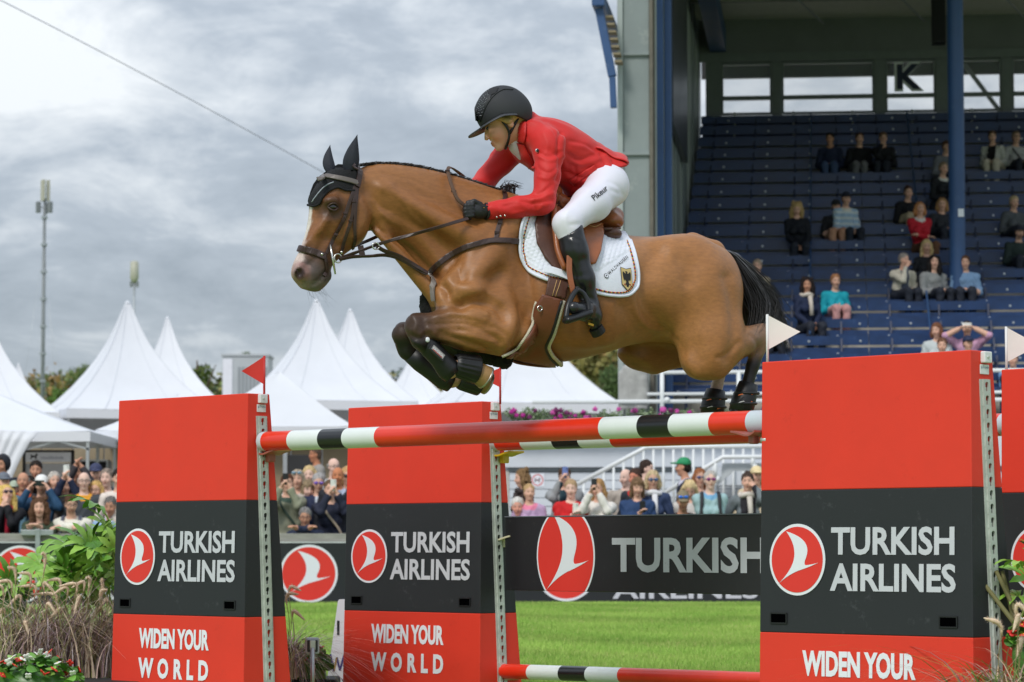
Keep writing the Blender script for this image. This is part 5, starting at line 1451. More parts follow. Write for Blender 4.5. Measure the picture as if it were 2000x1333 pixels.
seated(1938, 268, 'person in pale waistcoat over black right of the blue column', top=S(190, 190, 186), vest=(S(28, 28, 32), .085), hcol=S(100, 76, 60), legs=S(200, 190, 176), female=True)
seated(1985, 269, 'person in light grey top high up at the right edge', top=S(170, 170, 172), hcol=S(130, 110, 92), extra=(('glasses', S(40, 40, 44)), ('bag_strap', S(60, 60, 66))), female=True)
seated(1849, 288, 'person in dotted grey top behind the blue column', top=S(110, 112, 120), hcol=BR)
seated(1843, 330, 'person in dark jacket with white hood left of the column', top=S(34, 36, 42), collar=S(214, 212, 208), hcol=S(150, 130, 108), female=True)
seated(1556, 409, 'blond person in dark jacket looking at the hands', top=S(28, 31, 40), hair='curly', hcol=S(186, 156, 106), female=True, pitch=.3)
seated(1633, 404, 'person in black cap with bare crossed knees', top=S(36, 37, 42), legs=S(196, 148, 122), extra=(('cap', S(30, 31, 36)),), sleeves=False)
seated(1653, 389, 'person in dark cap and pale blue striped top', top=S(160, 188, 214), extra=(('cap', S(28, 34, 52)),), stripe=(S(206, 214, 220), 60), collar=S(222, 220, 210))
seated(1774, 377, 'person in black top and beige trousers sitting sideways', top=S(26, 27, 32), legs=S(196, 178, 150), hcol=S(70, 50, 44), hair='bun', female=True)
seated(1797, 408, 'person in bright red jacket with crossed arms on the stand', pose='cross', top=S(196, 38, 54), hair='bob', hcol=S(190, 130, 84), female=True, legs=S(110, 76, 56), collar=S(224, 216, 212))
seated(1840, 400, 'person in charcoal jacket just left of the blue column', top=S(52, 54, 62), hair='bob', hcol=S(170, 130, 90), female=True)
seated(1981, 396, 'person in grey jacket with fair hair at the right edge', top=S(84, 88, 94), hair='short', hcol=S(186, 166, 130), female=True)
seated(1991, 455, 'person in dark cap and green anorak at the right edge', top=S(44, 56, 56), extra=(('cap', S(34, 38, 52)), 'beard'), hcol=DK)
seated(1810, 482, 'person with straight blond hair in black', top=S(34, 36, 42), hair='long', hcol=S(214, 186, 136), female=True)
seated(1766, 509, 'grey haired person in cream jacket eating', pose='eat', top=S(206, 200, 186), hcol=S(140, 134, 130), vest=(S(84, 92, 112), .07))
seated(1825, 513, 'black haired young person in grey pullover with pink sleeves', top=S(150, 152, 154), hair='curly', hcol=S(30, 26, 28), stripe=None)
seated(1885, 514, 'person in light blue shirt partly behind the blue column', top=S(120, 152, 190), hcol=BR, sleeves=False)
seated(1577, 557, 'person with long dark curls and scarf in navy', top=S(34, 44, 72), hair='curly', hcol=S(34, 26, 26), female=True, skin=TANNED, extra=(('scarf', S(206, 196, 186)),))
seated(1632, 550, 'person in bright turquoise jacket', top=S(30, 158, 178), hair='short', hcol=S(150, 106, 74), female=True, legs=S(200, 150, 150))
seated(1479, 521, 'person in beige shirt beside the horse tail', top=S(176, 162, 140), hcol=S(170, 150, 130))
seated(1509, 612, 'person in pale top behind the white flag', top=S(206, 196, 190), hcol=S(110, 80, 66), female=True)
seated(1829, 646, 'person with brown bob and pale cardigan near the front', top=S(196, 204, 206), hair='bob', hcol=S(120, 80, 60), female=True)
seated(1889, 643, 'person in pink shirt photographing with raised elbows', pose='camera', top=S(206, 160, 190), hcol=S(60, 46, 42), phone=('white compact camera held up on the stand', S(222, 222, 220), True), sleeves=False)
seated(1840, 676, 'person whose head just shows above the nearest wing', top=S(140, 150, 160), hcol=S(110, 76, 58), female=True)
seated(1891, 672, 'person in navy cap just above the nearest wing', top=S(60, 80, 120), extra=(('cap', S(34, 44, 78)),))
seated(1978, 703, 'person with light hair between the two right wings', top=S(120, 160, 206), hcol=S(170, 130, 96), female=True)
# ================================================================== the oxer: wings, poles, plank, flags
WRED = mat('wing_red', S(228, 56, 34), 0.6, var=0.045, vs=3, bump=.10, bs=300, dirt=(S(186, 40, 26), .6, 9))
WBLK = mat('wing_black', S(35, 38, 42), 0.6, var=0.06, vs=5, bump=.06, bs=260, dirt=(S(104, 106, 110), .5, 13))
WTXT = mat('wing_white_print', S(236, 238, 246), 0.6)
WGREY = mat('wing_grey_print', S(202, 204, 212), 0.6, var=.03, vs=4)
ZINC = mat('zinc_rail', S(196, 202, 196), 0.45, metal=0.25, var=0.16, vs=14)
E45 = R(-45)
WE = Vector((math.cos(E45), math.sin(E45), 0))
WN = Vector((-math.sin(-E45) * 1.0, -math.cos(E45), 0))
WN = Vector((WE.y, -WE.x, 0))
WW = 1.09
H_TOP, H_B1, H_B0 = CAMH + .785, CAMH + .235, CAMH - .365
T_TOP, T_BOT = .145, .335
def wing(fold, label, flagcol, flagside, cups):
 """fold: ground position of the front right edge; local x runs left to right along the front, local y to the back"""
 o = fold - WE * WW
 t = thing('jump_wing', (o.x, o.y, 0), E45, label, 'jump wing', 'red and black jump wings')
 lean = .022
 def yf(z): return -.02 - lean * (H_TOP - z)
 def yb(z): return yf(H_TOP) + T_TOP + (T_BOT - T_TOP - lean * H_TOP) * (H_TOP - z) / H_TOP
 def xs(z): return 0.0, WW + .012 * (H_TOP - z)
 bands = [(H_B1, H_TOP, WRED, 'upper_band'), (H_B0, H_B1, WBLK, 'middle_band'), (.02, H_B0, WRED, 'lower_band')]
 for z0, z1, mt, nm in bands:
  v = []
  for z in (z0, z1):
   a, b = xs(z); v += [(a, yf(z), z), (b, yf(z), z), (b, yb(z), z), (a, yb(z), z)]
  q = mesh_obj(nm, v, [(3, 2, 1, 0), (4, 5, 6, 7), (0, 1, 5, 4), (1, 2, 6, 5), (2, 3, 7, 6), (3, 0, 4, 7)], mt, t, smooth=False)
  bv = q.modifiers.new('bevel', 'BEVEL'); bv.width = .004; bv.segments = 2
  if nm == 'middle_band':
   mid = q
  q['label'] = {'upper_band': 'red upper band', 'middle_band': 'black middle band with emblem and lettering', 'lower_band': 'red lower band with white slogan'}[nm]
 # front plane frame
 ey = Vector((0, lean, 1)).normalized(); ex = Vector((1, 0, 0)); o2 = Vector((0, yf(0), 0)) + Vector((0, 0, 0))
 nz = ex.cross(ey)
 P = lambda x, z: (x, z / ey.z)
 sx = WW / 428.0
 def X(px): return (px - WX0) * 0 + fx(px)
 emblem(mid, o2 + ex * fx3[0] + ey * (CAMH + fz3[0]) / ey.z + nz * .002, ex, ey, .138)
 for w_, x0, x1, z0, z1 in (('TURKISH', .385, 1.015, -.038, .078), ('AIRLINES', .380, 1.022, -.188, -.072)):
  lettering('lettering', w_, WGREY, mid, o2, ex, ey, x0, x1, (CAMH + z0) / ey.z, (CAMH + z1) / ey.z, bold=.028, lift=.003)
 low = [c for c in t.children if c.name.startswith('lower_band')][0]
 for w_, x0, x1, z0, z1, spc in (('WIDEN YOUR', .235, .825, -.543, -.435, 1.0), ('WORLD', .235, .825, -.70, -.592, 1.75)):
  lettering('lettering', w_, WTXT, low, o2, ex, ey, x0, x1, (CAMH + z0) / ey.z, (CAMH + z1) / ey.z, bold=.045, lift=.003, spacing=spc)
 # hand slots
 for xc in (.105, .985):
  zc = CAMH - .305; m = MB(); yy = yf(zc)
  for dx, dz, w_, h_ in ((0, .021, .09, .006), (0, -.021, .09, .006), (-.043, 0, .006, .036), (.043, 0, .006, .036)):
   m.box((xc + dx, yy - .001, zc + dz), (w_, .008, h_))
  sl = m.build('hand_slot', mat('slot_rim', S(22, 23, 26), .5), mid)
  m = MB(); m.box((xc, yy - .0005, zc), (.08, .004, .036)); m.build('slot_shade', mat('slot_shade', S(3, 3, 4), 1.0, spec=0.0), sl)  # black block standing in for the shade inside the slot
 # keyhole rail on the right side
 xr = lambda z: xs(z)[1]
 def side(y, z, out=0.0): return Vector((xr(z) + out, y, z))
 yc = lambda z: (yf(z) + yb(z)) / 2 + .012
 zt, zb_ = H_TOP - .115, .05
 m = MB()
 th = .008; wd_ = .046
 n = int((zt - zb_) / .0545)
 HO = mat('keyhole', S(30, 28, 28), .8)
 # rail plate with real keyhole openings: strips around each hole
 for k in range(n):
  z1 = zt - k * .0545; z0 = z1 - .0545
  zc = (z0 + z1) / 2; yy = yc(zc); x0 = xr(zc)
  hw = .0105; hs = .0062
  def pc(ya, yb_, za, zb2):
   m.box((x0 + th / 2 + .004, yy + (ya + yb_) / 2, (za + zb2) / 2), (th, abs(yb_ - ya), abs(zb2 - za)))
  pc(-wd_ / 2, -hw, z0, z1); pc(hw, wd_ / 2, z0, z1)
  pc(-hw, hw, z1 - .011, z1); pc(-hw, hw, z0, z0 + .006)
  pc(-hw, -hs, z0 + .006, z0 + .0225); pc(hs, hw, z0 + .006, z0 + .0225)
  for s_ in (-1, 1):
   m.add([(x0 + th + .004, yy + s_ * hw, z1 - .011), (x0 + th + .004, yy + s_ * hw * .45, z1 - .011), (x0 + th + .004, yy + s_ * hw, z1 - .017)], [(0, 1, 2)])
 m.box((0, 0, -5), (.001, .001, .001))
 m.v = m.v[:-8]; m.f = m.f[:-6]; m.mi = m.mi[:-6]
 ra = m.build('keyhole_rail', ZINC, t)
 m = MB()
 for k in range(2):
  s_ = (-1, 1)[k]
  m.bar((xr(zt) + .002, yc(zt) + s_ * (wd_ / 2 + .003), zt), (xr(zb_) + .002, yc(zb_) + s_ * (wd_ / 2 + .003), zb_), .004, .02, (0, 1, 0))
 m.build('rail_flange', ZINC, ra)
 # label plate and flag socket on the side
 z = H_TOP - .075; m = MB(); m.box((xr(z) + .003, yc(z), z), (.004, .06, .04)); s = m.build('maker_plate', mat('plate_white', S(226, 228, 230), .5), t, bevel=.002)
 lettering('lettering', 'ipTrade', mat('plate_print', S(70, 120, 150), .5), s, (xr(z) + .0056, yc(z) - .026, z), (0, 1, 0), (0, 0, 1), 0, .052, 0, .014, bold=.0, lift=.0006)
 z = H_TOP - .026; m = MB(); m.box((xr(z) + .012, yc(z) + .004, z), (.024, .05, .046)); s = m.build('flag_socket', mat('plate_white'), t, bevel=.004)
 m = MB(); m.lathe([(0, .004), (.006, .003), (.007, 0)], 8, (xr(z) + .0245, yc(z), z), basis((0, 1, 0), (0, 0, 1), (1, 0, 0))); m.build('screw', ZINC, s)
 return t, dict(yf=yf, yb=yb, xr=xr, yc=yc)
def wpt(t, x, y, z): return Matrix.Translation(t.location) @ Matrix.Rotation(E45, 4, 'Z') @ Vector((x, y, z))
fold1 = Vector((at(488, 1090, 14.74).x, at(488, 1090, 14.74).y, 0))
fold2 = Vector((at(946, 1090, 15.56).x, at(946, 1090, 15.56).y, 0))
fold3 = Vector((at(1906, 1090, 11.47).x, at(1906, 1090, 11.47).y, 0))
left4 = Vector((2.20, 12.8, 0)); fold4 = left4 + WE * WW
WX0 = 0
fx3 = [.205]; fz3 = [-.058]
def fx(px): return 0
w1, g1 = wing(fold1, 'front left red and black jump wing beside the planted bed', 'red', 1, None)
w2, g2 = wing(fold2, 'rear left red and black jump wing, holding the plank and yellow cup', 'red', 1, None)
w3, g3 = wing(fold3, 'front right red and black jump wing, largest and nearest', 'white', -1, None)
w4, g4 = wing(fold4, 'rear right red and black jump wing cut by the right picture edge', 'white', -1, None)
def flag(px, ybot, ytop, D, tip, label, col, white):
 b = at(px, ybot, D); tp = at(px, ytop, D)
 t = thing('marker_flag', b, 0, label, 'flag', 'boundary flags on the jump wings')
 h = tp.z - b.z; u = D / FPX
 m = MB(); m.tube([(0, 0, -.05), (0, 0, h)], .006, 8); m.build('stick', mat('flag_stick_' + ('w' if white else 'r'), S(226, 226, 226) if white else S(190, 40, 34), .5), t, True)
 pts = [((p[0] - px) * u, (ybot - p[1]) * u) for p in tip]
 # gently curved thin sheet
 n = 10; v = []; f = []
 (x0, z0), (x1, z1), (x2, z2) = pts
 for side in (-.0012, .0012):
  for i in range(n + 1):
   s = i / n
   a = Vector((x0 + (x1 - x0) * s, 0, z0 + (z1 - z0) * s)); c = Vector((x2 + (x1 - x2) * s, 0, z2 + (z1 - z2) * s))
   w_ = .012 * math.sin(s * 2.6)
   v += [(a.x, a.y + w_ + side, a.z), (c.x, c.y + w_ + side, c.z)]
 k = 2 * (n + 1)
 for i in range(n):
  a = 2 * i; f += [(a, a + 1, a + 3, a + 2), (k + a, k + a + 2, k + a + 3, k + a + 1), (a, a + 2, k + a + 2, k + a), (a + 1, k + a + 1, k + a + 3, a + 3)]
 mesh_obj('flag_sheet', v, f, mat('flag_' + ('white' if white else 'red'), col, .55, var=.04, vs=9), t, smooth=False)
flag(516, 770, 695, 14.86, [(516, 696), (471, 725), (517, 752)], 'small red flag pointing left on the front left wing', S(206, 44, 34), False)
flag(977, 772, 718, 15.66, [(977, 719), (933, 735), (977, 757)], 'small red flag behind the folded forelegs on the rear left wing', S(214, 48, 38), False)
flag(1499, 700, 614, 12.37, [(1499, 615), (1564, 648), (1499, 684)], 'white flag pointing right on the nearest wing', S(236, 234, 230), True)
flag(1966, 722, 638, 12.95, [(1966, 639), (2032, 674), (1966, 708)], 'white flag at the right picture edge on the rear right wing', S(236, 234, 230), True)
PRED = mat('pole_red', S(230, 52, 26), 0.32, var=0.05, vs=7, coat=.2, dirt=(S(246, 150, 120), .3, 26))
PWHT = mat('pole_white', S(226, 232, 230), 0.34, var=0.03, vs=7, coat=.2, dirt=(S(170, 170, 168), .3, 22))
PBLK = mat('pole_black', S(24, 25, 28), 0.3, var=0.1, vs=7, coat=.2, dirt=(S(120, 120, 122), .25, 26))
PEND = mat('pole_end', S(196, 208, 216), 0.5, var=.05)
def pole(a, b, r, cuts, cols, label):
 a, b = Vector(a), Vector(b); d = b - a; L_ = d.length
 z = d.normalized(); x = z.cross(Vector((0, 0, 1))).normalized(); y = z.cross(x)
 M = basis(x, y, z)
 t = thing('jump_pole', a, 0, label, 'pole', 'striped poles of the jump')
 e = MB(); e.lathe([(.0, .0), (r * .86, .0), (r * .97, .004), (r * .97, .012)], 28, (0, 0, 0), M); e.build('end_cap', PEND, t, True)
 q = [0.0] + list(cuts) + [1.0]
 names = {'R': ('red_section', PRED), 'W': ('white_section', PWHT), 'K': ('black_section', PBLK), 'E': ('pale_section', PEND)}
 for i, c in enumerate(cols):
  s0, s1 = q[i] * L_, q[i + 1] * L_
  m = MB(); lo = r * (1.0 + .004 * (i % 2))
  k = max(2, int((s1 - s0) / .25) + 1)
  prof = [(lo, s0 + (s1 - s0) * j / k) for j in range(k + 1)]
  if i == 0: prof[0] = (lo, .004)
  m.lathe(prof, 28, (0, 0, 0), M); nm, mt = names[c]
  m.build(nm, mt, t, True)
 e = MB(); e.lathe([(r * .97, -.012), (r * .97, -.004), (r * .86, 0), (0, 0)], 28, d, M); e.build('end_cap', PEND, t, True)
 return t
def frac(a, b, px):
 """fraction along a-b whose picture x is px"""
 a, b = Vector(a), Vector(b); lo, hi = 0.0, 1.0
 for _ in range(40):
  s = (lo + hi) / 2; p = a.lerp(b, s); x = 1000 + p.x / depth_of(p) * FPX
  if x < px: lo = s
  else: hi = s
 return s
pa, pb = at(514, 863, 14.82), at(1516, 823.5, 12.32)
c = [frac(pa, pb, p) for p in (523, 574, 634, 681, 745, 1183, 1258, 1319, 1398, 1470)]
pole(pa, pb, .051, c, 'ERWKWRWKWRE', 'front top pole with red, white and black bands below the horse')
pa2, pb2 = at(968, 863, 15.66), at(1986, 829, 12.80)
c2 = [frac(pa2, pb2, p) for p in (978, 1028, 1090, 1141, 1204, 1700, 1770, 1830, 1900, 1960)]
pole(pa2, pb2, .051, c2, 'ERWKWRWKWRE', 'rear top pole just behind the front one')
pa3, pb3 = at(975, 1311, 15.62), at(1990, 1347, 12.84)
c3 = [frac(pa3, pb3, p) for p in (984, 1038, 1100, 1152, 1216, 1700, 1770, 1830, 1900, 1960)]
pole(pa3, pb3, .040, c3, 'ERWKWRWKWRE', 'lowest pole near the grass at the bottom edge')
# hanging plank
def plank():
 a, b = at(986, 1011, 15.60), at(1990, 1000, 12.86)
 ex = Vector((b.x - a.x, b.y - a.y, 0)); L_ = ex.length; rz = math.atan2(ex.y, ex.x)
 z1 = a.z; z0 = z1 - .395
 t = thing('hanging_plank', (a.x, a.y, z0), rz, 'black plank with large emblem and lettering hung between the rear wings', 'plank')
 m = MB(); m.box2((0, 0, 0), (L_, .03, .395))
 PB = mat('plank_black', S(34, 34, 38), .42, var=.08, vs=4, dirt=(S(150, 148, 140), .3, 34))
 bo = m.build('board', PB, t, bevel=.004)
 m = MB(); m.box2((0.002, -.004, .3955), (L_, .034, .401)); m.build('edge_strip', mat('plank_edge', S(110, 114, 124), .4), t)
 n = Vector((ex.y, -ex.x, 0)).normalized(); exn = ex.normalized()
 def loc(px, py):
  q = on_plane(px, py, Vector((a.x, a.y, z0)), n) - Vector((a.x, a.y, z0)); return q.dot(exn), q.z
 # emblem larger than the board: trimmed at the board edges
 cx, cz = loc(1105, 1086); r = (loc(1159, 1086)[0] - loc(1051, 1086)[0]) / 2
 def clip(poly):
  out = []
  for lim, sgn in ((.393, 1), (.002, -1)):
   res = []
   for i in range(len(poly)):
    p, q = poly[i], poly[(i + 1) % len(poly)]
    ip, iq = sgn * (lim - p[1]) >= 0, sgn * (lim - q[1]) >= 0
    if ip: res.append(p)
    if ip != iq:
     s = (lim - p[1]) / (q[1] - p[1]); res.append((p[0] + (q[0] - p[0]) * s, lim))
   poly = res
  return poly
 ry = r * 1.14
 M = basis((1, 0, 0), (0, 0, 1), (0, -1, 0))
 m = MB(); m.prism(clip([(cx + x * r * 1.05, cz + y * ry * 1.05) for x, y in disc(72)]), .0012, M, (0, -.0006, 0)); e = m.build('emblem', LOGOW, bo)
 m = MB(); m.prism(clip([(cx + x * r, cz + y * ry) for x, y in disc(72)]), .001, M, (0, -.0024, 0)); m.build('red_disc', RED, e)
 m = MB(); m.prism(clip([(cx + x * r, cz + y * ry) for x, y in bird(12)]), .001, M, (0, -.004, 0)); m.build('bird_figure', LOGOW, e)
 x0 = loc(1196, 1080)[0]; x1 = loc(1498, 1080)[0]
 zt, zb_ = loc(1300, 1050)[1], loc(1300, 1119)[1]
 PT = mat('plank_print', S(190, 192, 200), .45, dirt=((.05, .05, .055), .5, 30))
 lettering('lettering', 'TURKISH', PT, bo, (0, -.002, 0), (1, 0, 0), (0, 0, 1), x0, x1, zb_, zt, bold=.03, lift=.001)
 lettering('lettering', 'AIRLINES', PT, bo, (0, -.002, 0), (1, 0, 0), (0, 0, 1), x1 + .12, x1 + .12 + (x1 - x0), zb_, zt, bold=.03, lift=.001)
plank()
def cup(px, py, D, col, label, s=1.0, rz=E45, flip=1):
 c = at(px, py, D)
 t = thing('pole_cup', c, rz, label, 'pole cup', 'pole cups on the wing rails')
 cm = mat('cup_' + label.split()[0], col, .4, var=.08, vs=20, dirt=(tuple(k * .5 for k in col), .4, 40))
 n = 12; v = []; f = []
 L_ = .10 * s; w_ = .058 * s
 for k, yy in enumerate((-w_, w_)):
  for i in range(n + 1):
   a = -1 + 2 * i / n; x = a * .075 * s; z = .016 * s * (a * a) + .006 * math.sin(a * 3)
   v += [(flip * x + flip * .02, yy, z), (flip * x + flip * .02, yy, z - .009 * s)]
 k = 2 * (n + 1)
 for i in range(n):
  a = 2 * i
  f += [(a, a + 2, k + a + 2, k + a), (a + 1, k + a + 1, k + a + 3, a + 3), (a, a + 1, a + 3, a + 2), (k + a, k + a + 2, k + a + 3, k + a + 1)]
 f += [(0, k, k + 1, 1), (2 * n, 2 * n + 1, k + 2 * n + 1, k + 2 * n)]
 mesh_obj('cradle', v, f, cm, t, smooth=False)
 m = MB(); m.box((flip * -.0, 0, -.026 * s), (.035 * s, .045 * s, .044 * s)); m.build('bracket', cm, t, bevel=.006)
 m = MB(); m.lathe([(0, .0), (.012, .0), (.012, .03), (0, .03)], 10, (flip * -.045, 0, -.03 * s), basis((0, 1, 0), (0, 0, 1), (1, 0, 0))); m.build('pin', ZINC, t, True)
cup(528, 885, 14.83, S(168, 98, 84), 'brown cup carrying the left end of the front top pole')
cup(1472, 848, 12.30, S(160, 92, 82), 'reddish cup under the right end of the front top pole', .9, E45, -1)
cup(985, 888, 15.66, S(214, 178, 36), 'yellow cup under the left end of the rear top pole')
cup(986, 1052, 15.66, S(214, 206, 176), 'cream cup holding the left end of the hanging plank')
cup(985, 1328, 15.66, S(200, 170, 150), 'pale cup under the left end of the lowest pole')
# number sign, timing sensor
def small_things():
 D = 16.75
 g = 0.0
 o = at(648, 1250, D); t = thing('number_sign', (o.x, o.y, 0), R(-18), 'white tapered number sign half hidden behind the rear left wing', 'sign')
 u = D / FPX
 zt = at(650, 1171, D).z; zb_ = .02
 wt, wb = 9 * u, 24 * u
 v = []
 cx = 31 * u
 for z, w_ in ((zb_, 40 * u), (zt - .01, 16 * u), (zt, 13 * u)):
  v += [(cx - w_, -.02, z), (cx + w_, -.02, z), (cx + w_, .02, z), (cx - w_, .02, z)]
 f = [(3, 2, 1, 0), (8, 9, 10, 11)] + [(4 * k + i, 4 * k + (i + 1) % 4, 4 * k + 4 + (i + 1) % 4, 4 * k + 4 + i) for k in range(2) for i in range(4)]
 SGN = mat('sign_panel', S(224, 226, 234), .4, var=.02)
 b = mesh_obj('panel', v, f, SGN, t, smooth=False)
 q = lambda px, py: ((px - 648) * u / math.cos(R(18)), at(650, py, D).z)
 K = mat('sign_black', S(30, 32, 40), .5); BL = mat('sign_blue', S(60, 62, 132), .5); GO = mat('sign_gold', S(168, 138, 84), .5)
 x0, z0 = q(661, 1241); x1, z1 = q(697, 1212)
 lettering('lettering', '13', K, b, (0, -.021, 0), (1, 0, 0), (0, 0, 1), x0, x1, z0, z1, bold=.0, lift=.001)
 for k, (pts, mt) in enumerate([([(648, 1278), (655, 1311)], BL), ([(655, 1311), (661, 1284)], GO), ([(661, 1284), (667, 1309)], BL), ([(667, 1309), (675, 1280)], BL), ([(675, 1280), (684, 1309)], GO)]):
  a, c_ = q(*pts[0]), q(*pts[1]); m = MB(); m.bar((a[0], -.0215, a[1]), (c_[0], -.0215, c_[1]), .002, .011, (1, 0, 0)); m.build('logo_stroke', mt, b)
 x0, z0 = q(648, 1331); x1, z1 = q(724, 1324)
 lettering('lettering', 'FEI WORLD', K, b, (0, -.021, 0), (1, 0, 0), (0, 0, 1), x0, x1, z0, z1, bold=.01, lift=.001)
 # timing sensor on a pole
 D = 15.35; u = D / FPX
 o = at(610, 1262, D); t = thing('timing_sensor', (o.x, o.y, 0), R(8), 'grey timing sensor on a slim steel post between the left wings', 'sensor')
 w_, h_ = 28 * u, 33 * u; zc = o.z
 m = MB(); m.box((0, 0, zc), (w_, .03, h_)); m.build('housing', mat('sensor_grey', S(168, 172, 180), .4), t, bevel=.012)
 m = MB(); m.box((0, -.014, zc + .0), (w_ * .74, .012, h_ * .72)); m.build('front_plate', mat('sensor_black', S(40, 42, 46), .4), t, bevel=.006)
 m = MB(); m.tube([(0, -.024, 0), (0, -.024, zc - .01)], .0125, 10); m.build('post', STEEL, t, True)
 m = MB()
 for k in range(10): m.sphere((.013, -.03, zc - .06 - k * .045), .003, 6, 4); m.sphere((-.013, -.03, zc - .06 - k * .045), .003, 6, 4)
 m.build('rivets', ZINC, t, kind='stuff')
 m = MB(); m.box((0, -.024, zc + .005), (.03, .012, .05)); m.build('clamp', ZINC, t, bevel=.003)
small_things()
# ================================================================== planted beds
FATS = mat('fatsia_leaf', rough=.36, attr='Col', spec=.45, var=.16, vs=22, bump=.2, bs=40)
STEMG = mat('leaf_stem', S(150, 172, 88), .5)
GRASSM = mat('ornamental_grass', rough=.6, attr='Col', spec=.3)
def palm_leaf(seed, lobes=7, size=.16):
 """palmate leaf with deep wavy lobes, curved and folded along the ribs; local: stalk at the origin, blade along +x"""
 r = random.Random(seed); v = []; f = []; col = []
 ctr = len(v); v.append((0, 0, 0))
 g0 = np.array(S(84, 138, 48)); g1 = np.array(S(148, 188, 76))
 base = g0 + (g1 - g0) * r.random()
 for k in range(lobes):
  a = -1.95 + 3.9 * k / (lobes - 1); l = size * (1 - .42 * abs(a / 1.95) ** 1.5) * r.uniform(.92, 1.08)
  d = Vector((math.cos(a), math.sin(a), 0)); s = Vector((-math.sin(a), math.cos(a), 0))
  n = 9; rib = []; le = []; ri = []
  for i in range(n + 1):
   t = i / n; z = .03 * math.sin(t * 2.2) - .16 * size * t * t * 3.2 * .5
   w = l * [.01, .036, .075, .11, .13, .145, .15, .13, .085, .0][i] * (1 + (.16 * math.sin(i * 2.3 + k * 1.7 + seed) if i > 3 else 0))
   c = d * l * t + Vector((0, 0, z)); up = Vector((0, 0, .22 * w))
   rib.append(len(v)); v.append(tuple(c)); le.append(len(v)); v.append(tuple(c + s * w + up)); ri.append(len(v)); v.append(tuple(c - s * w + up))
  for i in range(n):
   f += [(rib[i], rib[i + 1], le[i + 1], le[i]), (rib[i + 1], rib[i], ri[i], ri[i + 1])]
 c = np.repeat(base[None], len(v), 0)
 return np.array(v), f, c
def leaf_at(parent, p, direction, roll, size, seed, stem_from=None, tint=None):
 v, f, c = palm_leaf(seed, 7, size)
 d = Vector(direction).normalized(); x = d; z = Vector((0, -.35, 1)); z = (z - x * z.dot(x)).normalized(); z = Matrix.Rotation(roll, 3, x) @ z; y = z.cross(x)
 M = np.array(basis(x, y, z)); v = v @ M.T + np.array(Vector(p)[:])
 if tint is not None: c = c * np.array(tint)
 o = mesh_obj('leaf', v, f, FATS, parent, cols=c)
 if stem_from is not None:
  s = Vector(stem_from); m = MB(); e = Vector(p); mid = s.lerp(e, .55) + Vector((0, 0, .04)); m.tube([Vector(q) for q in catmull(np.array([s[:], mid[:], e[:]]), 4)], [.005] * 5 + [.004] * 4, 6); m.build('leaf_stalk', STEMG, o, True)
 return o
def big_leaf_plant(px, py, D, leaves, label, seed):
 b = at(px, py, D); b.z = 0
 t = thing('big_leaved_shrub', b, 0, label, 'shrub')
 r = random.Random(seed)
 root = Vector((0, 0, .25))
 m = MB()
 for k in range(4): m.tube([(r.uniform(-.1, .1), r.uniform(-.1, .1), 0), (r.uniform(-.14, .14), r.uniform(-.1, .1), .45), (r.uniform(-.22, .22), r.uniform(-.12, .12), .75)], [.014, .012, .008], 7)
 m.build('stem', mat('shrub_stem', S(112, 108, 66), .7), t, True)
 for (lx, ly, dd, ang, size, roll) in leaves:
  p = at(lx, ly, D + dd) - b
  d = Vector((math.cos(ang), r.uniform(-.5, -.1), math.sin(ang)))
  st = p - d * r.uniform(.12, .26) + Vector((r.uniform(-.03, .03), .08, -.10))
  leaf_at(t, p, d, roll, size, r.randint(0, 999), st, tint=(r.uniform(.85, 1.1),) * 3)
 return t
r_ = random.Random(21)
L1 = [(186, 990, -.1, 2.75, .21, .35), (205, 1035, -.1, 2.2, .18, .2), (208, 1062, -.05, 1.4, .13, .5)]
for k in range(58):
 x = 228 - abs(r_.gauss(0, 1)) * 66; y = 1108 + (228 - x) * .16 + r_.uniform(-52, 36)
 if x < 20: x = 20 + r_.random() * 60
 L1.append((x, y, r_.uniform(-.35, .35), r_.uniform(.3, 3.6), r_.uniform(.13, .20), r_.uniform(-.5, .5)))
for k in range(12):
 L1.append((r_.uniform(10, 140), r_.uniform(1108, 1150), r_.uniform(-.3, .3), r_.uniform(1.6, 3.4), r_.uniform(.12, .17), r_.uniform(-.4, .4)))
big_leaf_plant(200, 1320, 16.35, L1, 'shrub with large palmate green leaves behind the front left wing', 5)
L2 = [(1996, 1108, 0, 3.0, .13, .3), (2010, 1140, .1, 2.6, .14, -.2), (1992, 1168, .1, 3.3, .11, .1), (2020, 1110, .2, 2.0, .15, .3), (2030, 1180, .1, 1.2, .14, 0), (2000, 1200, .2, 2.6, .12, .2), (2040, 1150, 0, .6, .13, .2)]
big_leaf_plant(2015, 1320, 11.45, L2, 'shrub with large green leaves at the right picture edge', 6)
